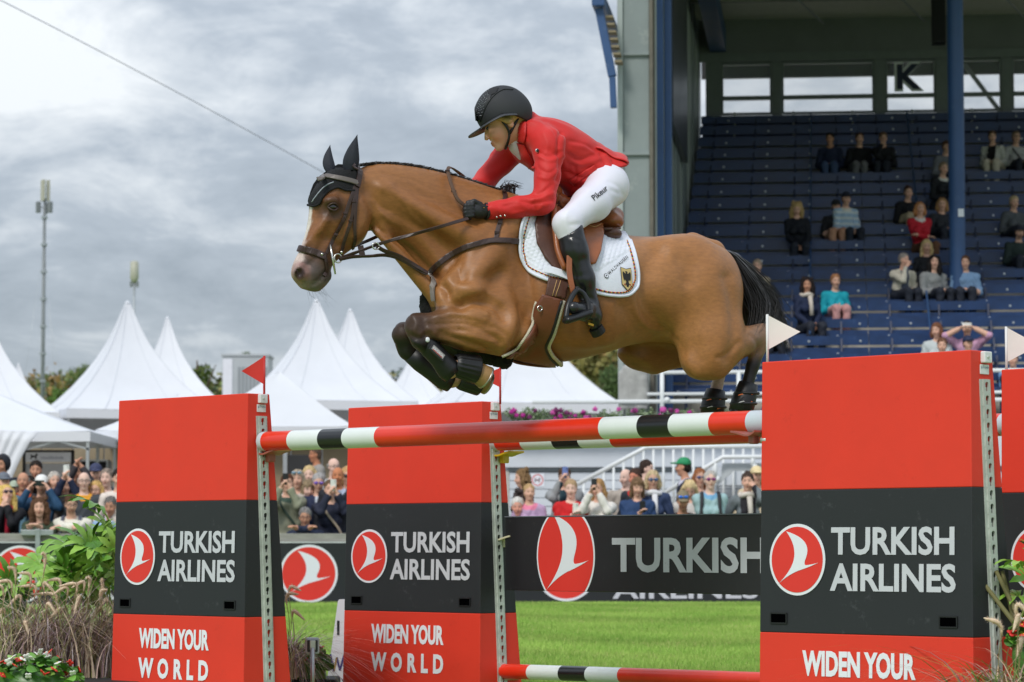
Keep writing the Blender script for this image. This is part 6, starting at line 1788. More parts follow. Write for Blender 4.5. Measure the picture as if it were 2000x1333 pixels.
def blades(n, base_fn, h_rng, droop, pal, seed, w0=.0042, seg=8):
 r = np.random.default_rng(seed); V = []; Fc = []; Cc = []; k = 0
 for i in range(n):
  b = base_fn(r); h = r.uniform(*h_rng); a = r.uniform(0, 6.283); lean = r.uniform(.2, 1.0) * droop; w = w0 * r.uniform(.6, 1.4)
  d = np.array([math.cos(a), math.sin(a) * (.8 if math.sin(a) > 0 else .3), 0]); sd = np.array([-math.sin(a), math.cos(a), 0]); col = np.array(pal[r.integers(0, len(pal))]) * r.uniform(1.0, 1.8)
  curl = r.uniform(.5, 1.5)
  for s in range(seg + 1):
   t = s / seg; p = b + d * (lean * h * t ** 1.8 * 1.5) + np.array([0, 0, h * (t - .72 * curl * droop * t ** 2.4)])
   ww = w * (1 - t * .92); V.append(p - sd * ww); V.append(p + sd * ww); Cc += [col, col]
  for s in range(seg): a0 = k + 2 * s; Fc.append((a0, a0 + 1, a0 + 3, a0 + 2))
  k += 2 * (seg + 1)
 return np.array(V), Fc, np.array(Cc)
PURP = [S(128, 106, 112), S(152, 130, 122), S(108, 86, 94), S(176, 156, 136), S(110, 96, 84), S(138, 138, 90), S(196, 180, 158), S(160, 148, 150)]
def plume(parent, base, tip, bend, r, seed):
 """feathery seed head on a thin stalk"""
 rg = np.random.default_rng(seed)
 P = catmull(np.array([base[:], (base.lerp(tip, .55) + bend * .25)[:], tip[:], (tip + bend)[:]]), 7)
 m = MB(); m.tube([Vector(p) for p in P], [.0018] * len(P), 5); o = m.build('plume', mat('plume_stalk', S(140, 128, 84), .6), parent, True)
 Q = [Vector(p) for p in P[int(len(P) * .55):]]; m = MB(); m.tube(Q, [.0095 * math.sin(.35 + 2.6 * i / (len(Q) - 1)) for i in range(len(Q))], 7); m.build('seed_head', mat('seed_head', S(230, 208, 182), .9, var=.15, vs=120, bump=.3, bs=300), o, True)
 V = []; Fc = []; Cc = []; k = 0; n = 520; c0 = np.array(S(240, 226, 204)); c1 = np.array(S(214, 188, 166))
 for i in range(n):
  s = .52 + .48 * rg.random(); j = min(len(P) - 2, int(s * (len(P) - 1))); q = s * (len(P) - 1) - j; p = P[j] * (1 - q) + P[j + 1] * q; ax = P[j + 1] - P[j]; ax = ax / np.linalg.norm(ax)
  d = rg.normal(size=3); d -= ax * (d @ ax); d /= np.linalg.norm(d); fat = math.sin(min(1, (s - .5) * 2.1) * math.pi) ** .6
  e = p + (d * .95 + ax * .7) * r * fat * rg.uniform(.6, 1.3); sd = np.cross(d, ax) * .0016
  V += [p - sd, p + sd, e]; Fc.append((k, k + 1, k + 2)); k += 3; t = rg.random(); Cc += [c0 * (1 - t) + c1 * t] * 3
 b = mesh_obj('bristles', np.array(V), Fc, GRASSM, o, smooth=False, cols=np.array(Cc)); b['kind'] = 'stuff'
def grass_clump(px, D, wpx, label, seed, n, h, plumes, droop=1.0, pal=PURP):
 b = at(px, 1333, D); b.z = 0; w = wpx / FPX * D
 t = thing('fountain_grass', b, 0, label, 'ornamental grass', 'clumps of purple fountain grass')
 V, Fc, Cc = blades(n, lambda r: np.array([r.normal(0, w * .28), r.normal(0, .12), .12]), h, droop, pal, seed)
 o = mesh_obj('blades', V, Fc, GRASSM, t, smooth=False, cols=Cc); o['kind'] = 'stuff'
 r = random.Random(seed)
 for (x, y, bx, bz) in plumes:
  tip = at(x, y, D + r.uniform(-.12, .12)) - b; base = Vector((tip.x * .55, tip.y * .4, .2))
  plume(t, base, tip, Vector((bx * 1.4, -.02, bz * 1.2)), .019, r.randint(0, 9999))
 return t
grass_clump(40, 15.75, 130, 'fountain grass clump with tan plumes at the left edge', 41, 420, (.55, 1.0), [(22, 1140, -.08, .0), (40, 1165, -.05, -.05), (8, 1190, -.04, -.06), (88, 1098, -.01, .045), (70, 1150, -.07, .01), (48, 1215, .02, -.06), (30, 1120, -.03, .03), (60, 1128, -.05, .02), (15, 1225, -.05, -.05), (92, 1180, .04, -.05), (5, 1150, -.05, .01)], .9)
grass_clump(120, 15.85, 130, 'fountain grass clump with drooping plumes in the middle of the left bed', 42, 460, (.55, .98), [(110, 1165, -.1, .01), (85, 1140, .06, -.06), (150, 1145, -.07, .0), (165, 1140, -.05, -.02), (155, 1165, -.02, -.09), (175, 1140, -.01, .03), (120, 1190, -.05, -.05), (68, 1200, -.02, .04), (132, 1150, -.06, -.03), (118, 1138, -.05, .01), (142, 1185, .03, -.08), (100, 1205, -.05, -.05), (160, 1200, -.02, -.08)], .9)
grass_clump(190, 16.0, 110, 'fountain grass clump against the front left wing', 43, 420, (.5, .95), [(196, 1160, .03, .02), (210, 1170, -.04, -.06), (222, 1185, .02, .0), (200, 1150, .0, .05)], .9)
grass_clump(556, 15.95, 56, 'fountain grass arching out to the right of the front left wing', 44, 420, (.42, .66), [(560, 1165, .05, .01), (565, 1150, .05, -.01), (572, 1195, .05, -.04)], 1.3)
grass_clump(1972, 11.15, 130, 'fountain grass in front of the nearest wing at the right edge', 45, 420, (.38, .72), [(1985, 1185, .04, -.03), (1990, 1205, -.02, -.05), (1955, 1225, -.05, .03), (1996, 1250, -.02, -.06)], 1.2, [S(150, 126, 112), S(120, 100, 96), S(112, 132, 70), S(172, 152, 128), S(98, 118, 58)])
def begonia(px, py, D, wpx, hpx, nfl, label, seed):
 """low bedding plant: rounded leaves and small red and white flowers"""
 u = D / FPX; c = at(px, py, D); b = Vector((c.x, c.y, 0)); r = random.Random(seed)
 t = thing('begonia_bed', b, 0, label, 'flower bed', 'begonia beds by the jump')
 w, h = wpx * u / 2, hpx * u
 zc = at(px, py, D).z
 n = 7; ring = [(math.cos(2 * math.pi * i / 12), math.sin(2 * math.pi * i / 12)) for i in range(12)]
 lv = [(0, 0, 0)] + [(x * .022, y * .019, .004 - .006 * abs(y)) for x, y in ring]; lf = [(0, 1 + i, 1 + (i + 1) % 12) for i in range(12)]
 GL = [mat('begonia_leaf_%d' % k, c_, .35, var=.15, vs=30) for k, c_ in enumerate((S(112, 164, 66), S(86, 138, 52), S(140, 184, 86), S(74, 118, 50)))]
 me = None
 def spot():
  a, q = r.uniform(0, 6.283), math.sqrt(r.random()); return Vector((math.cos(a) * q * w, math.sin(a) * q * w * .6, zc + h * (.5 - .62 * q * q) + r.uniform(-.02, .02)))
 m = MB(); m.sphere((0, 0, zc - h * .5), (w * .8, w * .45, h * .8), 14, 8); m.build('leaf_mass', GL[3], t, True)
 for k in range(150):
  if me is None: o = mesh_obj('leaf', lv, lf, GL[0], t); me = o.data
  else: o = bpy.data.objects.new('leaf', me); COL.objects.link(o); o.parent = t
  o.location = spot(); o.rotation_euler = (r.uniform(-.2, 1.2), r.uniform(-.7, .7), r.uniform(0, 6)); s = r.uniform(.8, 1.5); o.scale = (s, s, s); o.material_slots[0].link = 'OBJECT'; o.material_slots[0].material = GL[r.randint(0, 3)]
 FR = mat('begonia_red', S(214, 52, 44), .5, var=.1, vs=40); FWt = mat('begonia_white', S(232, 232, 226), .5); YE = mat('begonia_centre', S(226, 190, 60), .6)
 pr = {}
 for k in range(nfl):
  red = r.random() < .52
  key = 'r' if red else 'w'
  if key not in pr:
   m = MB()
   for j in range(4): a = j * math.pi / 2 + .4; m.sphere((math.cos(a) * .010, math.sin(a) * .010, .002), (.0125, .0105, .0035), 8, 5, M=Matrix.Rotation(a, 3, 'Z'))
   o = m.build('flower', FR if red else FWt, t, True); m = MB(); m.sphere((0, 0, .004), .004, 7, 5); q = m.build('flower_centre', YE, o, True); pr[key] = (o.data, q.data)
  else:
   o = bpy.data.objects.new('flower', pr[key][0]); COL.objects.link(o); o.parent = t; q = bpy.data.objects.new('flower_centre', pr[key][1]); COL.objects.link(q); q.parent = o
  o.location = spot() + Vector((0, -.02, .022)); o.rotation_euler = (r.uniform(.3, 1.3), r.uniform(-.4, .4), r.uniform(0, 6)); s = r.uniform(.75, 1.15); o.scale = (s, s, s)
begonia(66, 1318, 14.1, 190, 70, 44, 'begonias with red and white flowers in the bottom left corner', 71)
begonia(602, 1296, 16.2, 92, 66, 26, 'begonias with red and white flowers between the left wings', 72)
begonia(25, 1160, 16.6, 70, 40, 12, 'begonias peeping between grass and leaves at the left edge', 73)
begonia(1996, 1250, 11.4, 50, 60, 14, 'begonias behind the grass at the right edge', 74)
def trough(px, D, wpx, z, label):
 u = D / FPX; b = at(px, 1300, D); m = MB(); m.box((0, 0, z / 2), (wpx * u, .5, z)); o = m.build('plant_box', mat('plant_box', S(34, 36, 34), .7, var=.15), None, bevel=.01); o.location = (b.x, b.y + .15, 0); tag(o, label, 'plant box', 'dark boxes of the planted beds')
trough(110, 15.3, 330, .13, 'dark box of the left planted bed')
trough(602, 16.2, 110, .10, 'dark box of the begonias between the left wings')
trough(2010, 11.35, 130, .12, 'dark box of the right planted bed')
# ================================================================== horse
from mathutils.bvhtree import BVHTree
PSI = R(27)
HX = Vector((math.cos(PSI), math.sin(PSI), 0)); HY = Vector((-math.sin(PSI), math.cos(PSI), 0))
_h0 = at(1100, 600, 13.5); HO = Vector((_h0.x, _h0.y, 0))
def hp(px, py, y=0.0):
 """horse coordinates of a picture position on the plane y metres to the far side of its middle plane"""
 q = on_plane(px, py, HO + HY * y, HY) - HO
 return Vector((q.dot(HX), y, q.z))
def h2w(p): return HO + HX * p[0] + HY * p[1] + Vector((0, 0, p[2]))
def w2h(p):
 q = Vector(p) - HO; return Vector((q.dot(HX), q.dot(HY), q.z))
def rail(pts, y=0.0): return [(hp(a, b, y).x, hp(a, b, y).z) for a, b in pts]
def project(V):
 """picture positions of horse-space vertices"""
 W = np.array(HO)[None, :] + V[:, :1] * np.array(HX) + V[:, 1:2] * np.array(HY) + V[:, 2:3] * np.array([0, 0, 1.0])
 q = W - np.array([0, 0, CAMH]); d = q[:, 1] * CT + q[:, 2] * ST; up = -q[:, 1] * ST + q[:, 2] * CT
 return 1000 + q[:, 0] / d * FPX, 666.5 - up / d * FPX
horse = thing('horse', HO, PSI, 'bay horse with white blaze jumping to the left, forelegs folded', 'horse')
def horse_field():
 lo = hp(520, 830); hi = hp(1540, 240)
 F = Field((lo.x, -.46, lo.z), (hi.x, .46, hi.z), .0105)
 # trunk
 F.loft(rail([(862, 500), (905, 425), (985, 383), (1070, 418), (1150, 447), (1225, 461), (1290, 464), (1350, 474), (1395, 496), (1418, 535)]),
           rail([(868, 598), (905, 655), (985, 695), (1085, 708), (1165, 694), (1235, 674), (1300, 668), (1370, 680), (1408, 650), (1425, 600)]),
           [.12, .19, .235, .285, .30, .285, .275, .26, .21, .13], k=.03)
 # neck
 F.loft(rail([(690, 332), (735, 320), (790, 323), (850, 334), (910, 351), (965, 370), (1015, 390)]),
           rail([(712, 425), (735, 462), (770, 474), (800, 505), (826, 542), (848, 592), (885, 640)]),
           [.070, .080, .086, .100, .125, .165, .20], k=.05)
 # crest stays narrow, jugular groove and neck muscles on both sides
 for s in (-1, 1):
  F.cone(hp(745, 375, s * .072), hp(925, 470, s * .150), .035, .060, .05)
  F.cone(hp(742, 450, s * .045), hp(850, 575, s * .085), .030, .045, .03)
 # shoulders
 for s in (-1, 1):
  F.cone(hp(985, 425, s * .12), hp(905, 560, s * .185), .075, .085, .05)
  F.ell(hp(890, 585, s * .165), (.10, .075, .105), .05)
  F.ell(hp(950, 610, s * .19), (.155, .075, .12), .045)
  F.cone(hp(1005, 440, s * .24), hp(1035, 640, s * .27), .018, .02, .05, sub=True)
  F.ell(hp(1130, 590, s * .20), (.30, .115, .21), .08)
 F.ell(hp(880, 575, 0), (.09, .15, .12), .05)
 for s in (-1, 1): F.ell(hp(868, 592, s * .075), (.065, .07, .10), .03)
 # forelegs: elbow, forearm, knee, cannon, fetlock, pastern
 near = dict(el=(1000, 648, -.20), fa=(915, 640, -.20), kn=(815, 638, -.165), kb=(822, 668, -.165), ca=(852, 698, -.175), fe=(879, 722, -.185), pa=(902, 716, -.195), ho=(935, 728, -.205))
 far = dict(el=(985, 660, .17), fa=(890, 662, .17), kn=(789, 655, .15), kb=(796, 688, .15), ca=(838, 718, .145), fe=(880, 741, .14), pa=(905, 741, .135), ho=(945, 742, .13))
 for L in (near, far):
  p = {k: hp(*v) for k, v in L.items()}
  F.chain([p['el'], p['fa'], p['kn']], [.098, .098, .054], .04)
  sy = L['el'][2]
  F.cone(hp(L['el'][0] - 20, L['el'][1] + 22, sy * 1.05), hp(L['fa'][0] - 30, L['fa'][1] + 12, sy * 1.02), .060, .04, .04)
  F.cone(hp(L['kn'][0] + 95, L['kn'][1] + 8, sy * 1.35), hp(L['kn'][0] + 25, L['kn'][1] + 8, sy * 1.08), .008, .005, .02, sub=True)
  F.ell(p['kn'], (.054, .05, .060), .025); F.ell(hp(L['kn'][0] + 5, L['kn'][1] + 22, sy * .95), (.046, .044, .05), .025)
  F.chain([p['kb'], p['ca'], p['fe']], [.041, .031, .034], .02)
  F.ell(p['fe'], (.040, .038, .040), .02)
  F.chain([p['fe'], p['pa'], p['ho']], [.034, .028, .034], .02)
 # hind quarters
 for s, st in ((-1, 0), (1, 1)):
  F.ell(hp(1345, 560, s * .14), (.235, .135, .25), .07)
  F.ell(hp(1300, 500, s * .15), (.10, .075, .075), .06)
  F.ell(hp(1395, 560, s * .10), (.13, .11, .19), .05)
 # near thigh and leg
 F.loft(rail([(1312, 560), (1318, 640), (1330, 690), (1352, 728)], -.19), rail([(1438, 560), (1452, 640), (1446, 690), (1408, 738)], -.19), [.10, .125, .115, .075], k=.05, shift=[-.16, -.18, -.19, -.19])
 F.ell(hp(1378, 705, -.20), (.125, .095, .095), .04)
 F.chain([hp(1405, 690, -.19), hp(1450, 668, -.17), hp(1484, 655, -.155)], [.090, .066, .044], .03)
 F.cone(hp(1442, 660, -.155), hp(1494, 642, -.15), .030, .026, .04)
 F.ell(hp(1486, 660, -.155), (.042, .038, .048), .02)
 F.chain([hp(1486, 668, -.155), hp(1470, 715, -.155), hp(1456, 765, -.155)], [.040, .030, .032], .02)
 F.ell(hp(1455, 772, -.155), (.042, .038, .042), .02)
 F.chain([hp(1455, 772, -.155), hp(1440, 805, -.155), hp(1438, 830, -.155)], [.034, .032, .05], .02)
 # far thigh and leg
 F.loft(rail([(1262, 610), (1225, 648), (1212, 690)], .18), rail([(1390, 640), (1330, 700), (1282, 728)], .18), [.11, .115, .085], k=.05, shift=[.17, .19, .19])
 F.ell(hp(1255, 695, .19), (.11, .085, .075), .04)
 F.chain([hp(1280, 698, .18), hp(1345, 690, .16), hp(1420, 668, .15)], [.078, .062, .042], .03)
 F.chain([hp(1422, 675, .15), hp(1408, 720, .15), hp(1396, 775, .15)], [.040, .030, .032], .02)
 F.ell(hp(1396, 782, .15), (.042, .038, .042), .02)
 F.chain([hp(1396, 782, .15), hp(1390, 812, .15), hp(1388, 832, .15)], [.034, .032, .05], .02)
 # flank fold and belly groove
 # dock
 F.chain([hp(1352, 478), hp(1395, 490), hp(1425, 520)], [.06, .045, .03], .03)
 # head
 F.loft(rail([(648, 332), (611, 378), (605, 415), (598, 452), (586, 487), (573, 517), (570, 540), (588, 562)]),
           rail([(702, 345), (716, 392), (708, 440), (676, 474), (648, 500), (636, 522), (630, 545), (614, 564)]),
           [.066, .088, .084, .062, .050, .050, .048, .034], k=.025, p=2.3)
 for s in (-1, 1):
  F.ell(hp(688, 428, s * .048), (.085, .036, .10), .03)
  F.cone(hp(640, 425, s * .072), hp(600, 478, s * .046), .014, .010, .035)
  F.ell(hp(650, 395, s * .088), (.040, .022, .026), .018)
  F.ell(hp(650, 406, s * .112), (.026, .022, .017), .010, sub=True)
  F.cone(hp(612, 462, s * .070), hp(600, 500, s * .062), .012, .012, .03, sub=True)
  pass
 F.ell(hp(606, 556), (.045, .036, .026), .02)
 F.cone(hp(618, 560), hp(640, 540), .026, .022, .02)
 F.ell(hp(604, 530), (.062, .052, .062), .03)
 F.ell(hp(616, 548, 0), (.050, .040, .034), .025)
 F.cone(hp(618, 515), hp(690, 455), .045, .055, .04, ((0, 1, 0), .8))
 for s in (-1, 1):
  F.ell(hp(588, 532, s * .046), (.036, .022, .042), .014)
 d = F.d
 for ax in range(3):
  q = d.copy(); sl = [slice(None)] * 3; lo_, hi_ = list(sl), list(sl); mid = list(sl)
  mid[ax] = slice(1, -1); lo_[ax] = slice(0, -2); hi_[ax] = slice(2, None)
  q[tuple(mid)] = .5 * d[tuple(mid)] + .25 * (d[tuple(lo_)] + d[tuple(hi_)]); d = q
 F.d = d
 for s in (-1, 1):
  F.ell(hp(586, 534, s * .074), (.019, .030, .026), .006, sub=True)
  F.cone(hp(592, 546, s * .075), hp(600, 540, s * .078), .008, .004, .006, sub=True)
 return F
HF = horse_field()
hv, hf = HF.mesh(2)
def normals(v, f):
 a = v[f[:, 2]] - v[f[:, 0]]; b = v[f[:, 3]] - v[f[:, 1]]; n = np.cross(a, b); out = np.zeros_like(v)
 for k in range(4):
  for c in range(3): out[:, c] += np.bincount(f[:, k], n[:, c], len(v))
 return out / (np.linalg.norm(out, axis=1)[:, None] + 1e-12)
hn = normals(hv, hf)
if (hn[:, 2] * (hv[:, 2] - hv[:, 2].mean())).sum() < 0: hn = -hn; hf = hf[:, ::-1].copy()
STROKES = [
 ([(735, 445), (775, 470), (815, 505), (850, 545), (872, 575)], 9, -.016), ([(722, 372), (770, 392), (830, 440), (880, 500), (905, 540)], 16, -.010),
 ([(745, 420), (790, 440), (835, 480), (870, 530)], 13, .010), ([(730, 352), (800, 360), (880, 392), (950, 430)], 18, .006),
 ([(985, 420), (950, 470), (915, 520), (890, 560)], 16, -.009), ([(1010, 430), (985, 480), (945, 540), (920, 575)], 20, .011),
 ([(1022, 470), (1030, 540), (1035, 600), (1022, 650), (1005, 690)], 16, -.020), ([(890, 540), (930, 545), (975, 530)], 13, -.010),
 ([(895, 600), (930, 590), (965, 598), (985, 625)], 9, -.014), ([(985, 560), (1000, 600), (1002, 640), (990, 672)], 14, .013), ([(900, 560), (940, 570), (970, 590)], 14, .010),
 ([(868, 560), (880, 590), (905, 602)], 9, -.010), ([(855, 620), (900, 612), (950, 618)], 7, .007), ([(840, 634), (900, 632), (960, 640)], 6, -.008), ([(850, 648), (910, 655), (965, 668)], 7, .007),
 ([(862, 650), (920, 672), (965, 690)], 6, -.008), ([(802, 655), (818, 662), (836, 655)], 5, -.009), ([(806, 618), (814, 632), (808, 648)], 7, .008), ([(826, 625), (832, 645), (830, 665)], 5, -.007), ([(838, 640), (846, 656)], 5, .008), ([(812, 668), (826, 682)], 5, .006), ([(845, 625), (900, 622), (955, 632)], 3, -.005), ([(850, 660), (890, 668), (940, 684)], 4, .006), ([(880, 606), (920, 604), (950, 612)], 5, .006), ([(925, 640), (950, 650), (975, 668)], 6, -.008),
 ([(1285, 500), (1262, 540), (1262, 590), (1285, 640), (1322, 690)], 22, -.020), ([(1240, 560), (1245, 610), (1265, 640), (1300, 662)], 8, .007), ([(1222, 600), (1240, 640), (1275, 668)], 12, -.008),
 ([(1300, 482), (1330, 500), (1345, 545)], 18, -.010), ([(1310, 490), (1290, 510)], 16, .012), ([(1355, 520), (1345, 580), (1350, 650), (1365, 700)], 18, -.010), ([(1418, 545), (1432, 600), (1434, 660), (1420, 700)], 13, -.011),
 ([(1395, 520), (1405, 600), (1405, 680)], 22, .008), ([(1320, 660), (1335, 700), (1360, 735)], 12, .008), ([(1466, 655), (1478, 668), (1480, 690)], 4, -.005),
 ([(1090, 560), (1100, 640)], 14, .004), ([(1180, 600), (1185, 670)], 14, .004), ([(1215, 600), (1218, 660)], 12, -.004),
 ([(640, 425), (622, 445), (606, 470)], 7, .003), ([(668, 380), (676, 420), (664, 455)], 10, -.007), ([(705, 395), (712, 425), (695, 462)], 10, .006), ([(620, 415), (612, 450), (598, 490)], 8, -.006),
 ([(632, 470), (618, 500), (608, 520)], 9, -.006), ([(640, 462), (660, 478)], 8, -.006), ([(655, 388), (635, 392)], 6, .006), ([(668, 412), (650, 424), (636, 420)], 6, -.005), ([(607, 512), (596, 524)], 6, -.005),
 ([(634, 532), (622, 548), (604, 560)], 3.5, -.007), ([(628, 505), (640, 520), (632, 545)], 8, .004),
]
STROKES = [(p, w, d * 1.2) for p, w, d in STROKES] + [
 ([(640, 432), (628, 452), (624, 470), (612, 486)], 2.2, .003), ([(628, 452), (616, 460), (606, 462)], 2, .0025), ([(655, 440), (664, 458), (660, 474)], 2.4, .003),
 ([(745, 340), (800, 352), (845, 372)], 3, -.003), ([(760, 362), (790, 395), (800, 420), (822, 440)], 3.5, .004), ([(728, 385), (742, 405), (760, 412)], 3.5, -.004), ([(735, 400), (752, 425), (778, 440)], 3, .004),
 ([(890, 520), (900, 545), (925, 552)], 3.5, -.005), ([(905, 585), (935, 578), (968, 590), (990, 618)], 3.5, -.006), ([(930, 600), (962, 606), (982, 628)], 3, .004), ([(968, 640), (985, 652), (1000, 676)], 3, -.005), ([(870, 612), (910, 618), (950, 630)], 2.4, .003), ([(880, 640), (920, 648), (955, 662)], 2.4, -.004),
 ([(1010, 600), (1020, 640), (1008, 672)], 5, -.005), ([(1245, 575), (1262, 610), (1285, 640)], 3, .004), ([(1235, 610), (1255, 640), (1290, 662), (1320, 668)], 3, -.004), ([(1290, 640), (1318, 668), (1330, 700)], 4, -.006),
 ([(1120, 585), (1124, 640), (1118, 680)], 7, -.003), ([(1145, 590), (1150, 640), (1145, 676)], 7, .003), ([(1165, 590), (1172, 640), (1166, 680)], 7, -.003), ([(1195, 590), (1202, 640), (1196, 676)], 7, .003),
 ([(1400, 700), (1425, 690), (1445, 668)], 4, -.006), ([(1330, 715), (1350, 738), (1380, 748)], 5, .004), ([(1215, 690), (1250, 705), (1300, 690)], 5, -.006), ([(735, 466), (760, 472), (790, 492)], 3, .004)]
def sculpt(V, Nn):
 P = V.copy(); P[:, 1] = -np.abs(P[:, 1]); px, py = project(P); W = np.zeros(len(V))
 ny = -np.sign(V[:, 1]) * Nn[:, 1]; face = sstep(-.1, .35, np.where(V[:, 1] < 0, -Nn[:, 1], Nn[:, 1]) + .35 * -Nn[:, 0] * 0)
 ok = (face > 0) & ((V[:, 1] < 0) | (px < 1180))
 for pts, w, dep in STROKES:
  q = catmull(np.array(pts, float), 5); best = np.full(len(V), 1e9)
  bb = (px > q[:, 0].min() - 3 * w) & (px < q[:, 0].max() + 3 * w) & (py > q[:, 1].min() - 3 * w) & (py < q[:, 1].max() + 3 * w) & ok
  i = np.nonzero(bb)[0]
  if not len(i): continue
  d = np.full(len(i), 1e9)
  for a, b in zip(q[:-1], q[1:]):
   e = b - a; t = np.clip(((px[i] - a[0]) * e[0] + (py[i] - a[1]) * e[1]) / (e @ e + 1e-9), 0, 1)
   d = np.minimum(d, np.hypot(px[i] - a[0] - t * e[0], py[i] - a[1] - t * e[1]))
  W[i] += dep * np.exp(-(d / w) ** 2)
 return V + Nn * (W * face)[:, None]
hv = sculpt(hv, hn)
PX, PY = project(hv)
def horse_colours(V, PX, PY):
 r = np.random.default_rng(2)
 n = len(V); y = V[:, 1]
 coat = np.array(S(146, 95, 52)); lit = np.array(S(168, 117, 69)); deep = np.array(S(112, 66, 34)); dark = np.array(S(52, 38, 32)); blk = np.array(S(24, 21, 20))
 pink = np.array(S(186, 152, 144)); white = np.array(S(222, 214, 206)); head = np.array(S(126, 78, 46))
 mix = lambda a, b, t: a * (1 - t[:, None]) + b * t[:, None]
 t = 0.5 + 0.5 * np.sin(V[:, 0] * 5 + np.sin(V[:, 2] * 6) * 1.4)
 c = mix(np.repeat(coat[None], n, 0), lit, t * .6)
 # flank and quarters a little paler, neck and shoulder richer
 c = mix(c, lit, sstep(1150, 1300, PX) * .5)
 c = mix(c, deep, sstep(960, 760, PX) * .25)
 # muzzle and face
 hd = sstep(735, 690, PX) * (PY < 600) * (PX < 740)
 c = mix(c, head, hd * .55)
 # face darkening from the forehead down
 ax0, ax1 = np.array([660, 350.]), np.array([592, 555.])
 tt = ((PX - ax0[0]) * (ax1 - ax0)[0] + (PY - ax0[1]) * (ax1 - ax0)[1]) / ((ax1 - ax0) @ (ax1 - ax0))
 isH = (PX < 735) & (PY < 600) & (PX - 722 < (480 - PY) * .5 + 60)
 c = mix(c, dark * 1.9, isH * sstep(.50, .80, tt) * .8)
 c = mix(c, np.array(S(84, 74, 70)), isH * sstep(.70, .86, tt) * .95)
 eye = np.sqrt(((PX - 648) / 36) ** 2 + ((PY - 406) / 30) ** 2)
 c = mix(c, dark, isH * (1 - sstep(.45, 1.25, eye)) * .75)
 # blaze down the front of the face, pink snip between the nostrils
 front = np.interp(tt, [0, .2, .4, .6, .8, .95], [618, 608, 603, 594, 581, 572])
 bw_ = np.interp(tt, [.15, .3, .6, .9, 1], [.010, .019, .015, .024, .04]) + .003 * np.sin(tt * 31); bl = isH * (1 - sstep(-.005, .005, np.abs(y + .002) - bw_))
 frontness = sstep(.0, .03, -(V[:, 0] - np.interp(V[:, 2], [hp(600, 560).z, hp(605, 415).z, hp(640, 340).z], [hp(600, 540).x, hp(622, 415).x, hp(650, 340).x])) + .02)
 c = mix(c, white, bl * (tt > .18) * (1 - sstep(.8, .9, tt)) * frontness * .92)
 sn = isH * (tt > .82) * (1 - sstep(.025, .06, np.abs(y + .005))) * sstep(0, .03, -(V[:, 0] - hp(606, 540).x))
 c = mix(c, pink, sn * .7)
 edge = np.interp(PY, [455, 480, 500, 515, 530, 548], [592, 597, 595, 588, 577, 566]) + 2.5 * np.sin(PY * .35)
 c = mix(c, np.array(S(206, 186, 178)), isH * (y < .06) * (PY > 440) * (1 - sstep(-4, 4, PX - edge)) * sstep(552, 540, PY) * .85)
 nos = np.sqrt(((PX - 585) / 22) ** 2 + ((PY - 534) / 24) ** 2)
 c = mix(c, np.array(S(150, 112, 104)), isH * (y < 0) * (1 - sstep(.75, 1.1, nos)) * .7)
 c = mix(c, np.array(S(46, 26, 24)), isH * (y < 0) * (1 - sstep(.35, .62, nos)))
 lip = isH * (PY > 548) * (PX > 590)
 c = mix(c, np.array(S(120, 108, 100)), lip * .6)
 # legs darken to black points
 fl = (PX < 985) & (PY > 588) & (PY > 600 - (PX - 840) * .08)
 d1 = sstep(930, 815, PX) * fl
 c = mix(c, dark, d1 * .92)
 low = fl * (PX < 905) * sstep(-6, 16, PY - np.maximum(656, 640 + (PX - 800) * .35))
 c = mix(c, blk * 1.25, low)
 # white-ish pasterns
 pst = (PX > 868) & (PX < 960) & (PY > 690) & (PX < 990)
 c = mix(c, np.array(S(200, 160, 130)), (pst & (PX > 872) & (PY > 700)) * .85)
 # hind legs
 hk = (PX > 1440) & (PY > 625) & (V[:, 1] < 0)
 c = mix(c, np.array(S(128, 104, 88)), (hk * sstep(1446, 1480, PX) * .8))
 hc = (PX > 1425) & (PY > 690) & (V[:, 1] < 0) & (PX > 1425 + (760 - PY) * .45)
 c = mix(c, blk * 1.6, hc * sstep(685, 712, PY))
 fh = (PY > 735) & (PX > 1360) & (PX < 1430) & (y > 0)
 c = mix(c, np.array(S(206, 184, 172)), fh * sstep(733, 742, PY))
 # shade painted into the coat on the inner far thigh and under the belly
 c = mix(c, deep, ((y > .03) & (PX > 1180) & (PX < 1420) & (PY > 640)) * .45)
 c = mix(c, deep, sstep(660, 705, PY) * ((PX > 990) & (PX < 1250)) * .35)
 return np.clip(c, 0, 1)
HCOAT = mat('horse_coat', rough=0.44, var=0.17, vs=64, attr='Col', bump=.12, bs=260, stretch=(.45, 1, 1.3), spec=.42, detail=9)
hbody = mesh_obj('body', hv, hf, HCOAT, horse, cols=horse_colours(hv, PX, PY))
hw = np.array([h2w(p)[:] for p in hv])
HB = BVHTree.FromPolygons([tuple(p) for p in hw], [tuple(int(i) for i in q) for q in hf])
CAMP = Vector((0, 0, CAMH))
def hit(px, py, lift=0.0, bvh=None):
 d = (at(px, py, 1.0) - CAMP).normalized()
 p, n, i, dist = (bvh or HB).ray_cast(CAMP, d)
 if p is None: return None, None
 if n.dot(d) > 0: n = -n
 return p + n * lift, n
def hitp(px, py, lift=0.0, y=None, bvh=None):
 """surface point in horse space; falls back to the plane y when the ray misses"""
 p, n = hit(px, py, lift, bvh)
 if p is None: return hp(px, py, y if y is not None else -.1)
 return w2h(p)
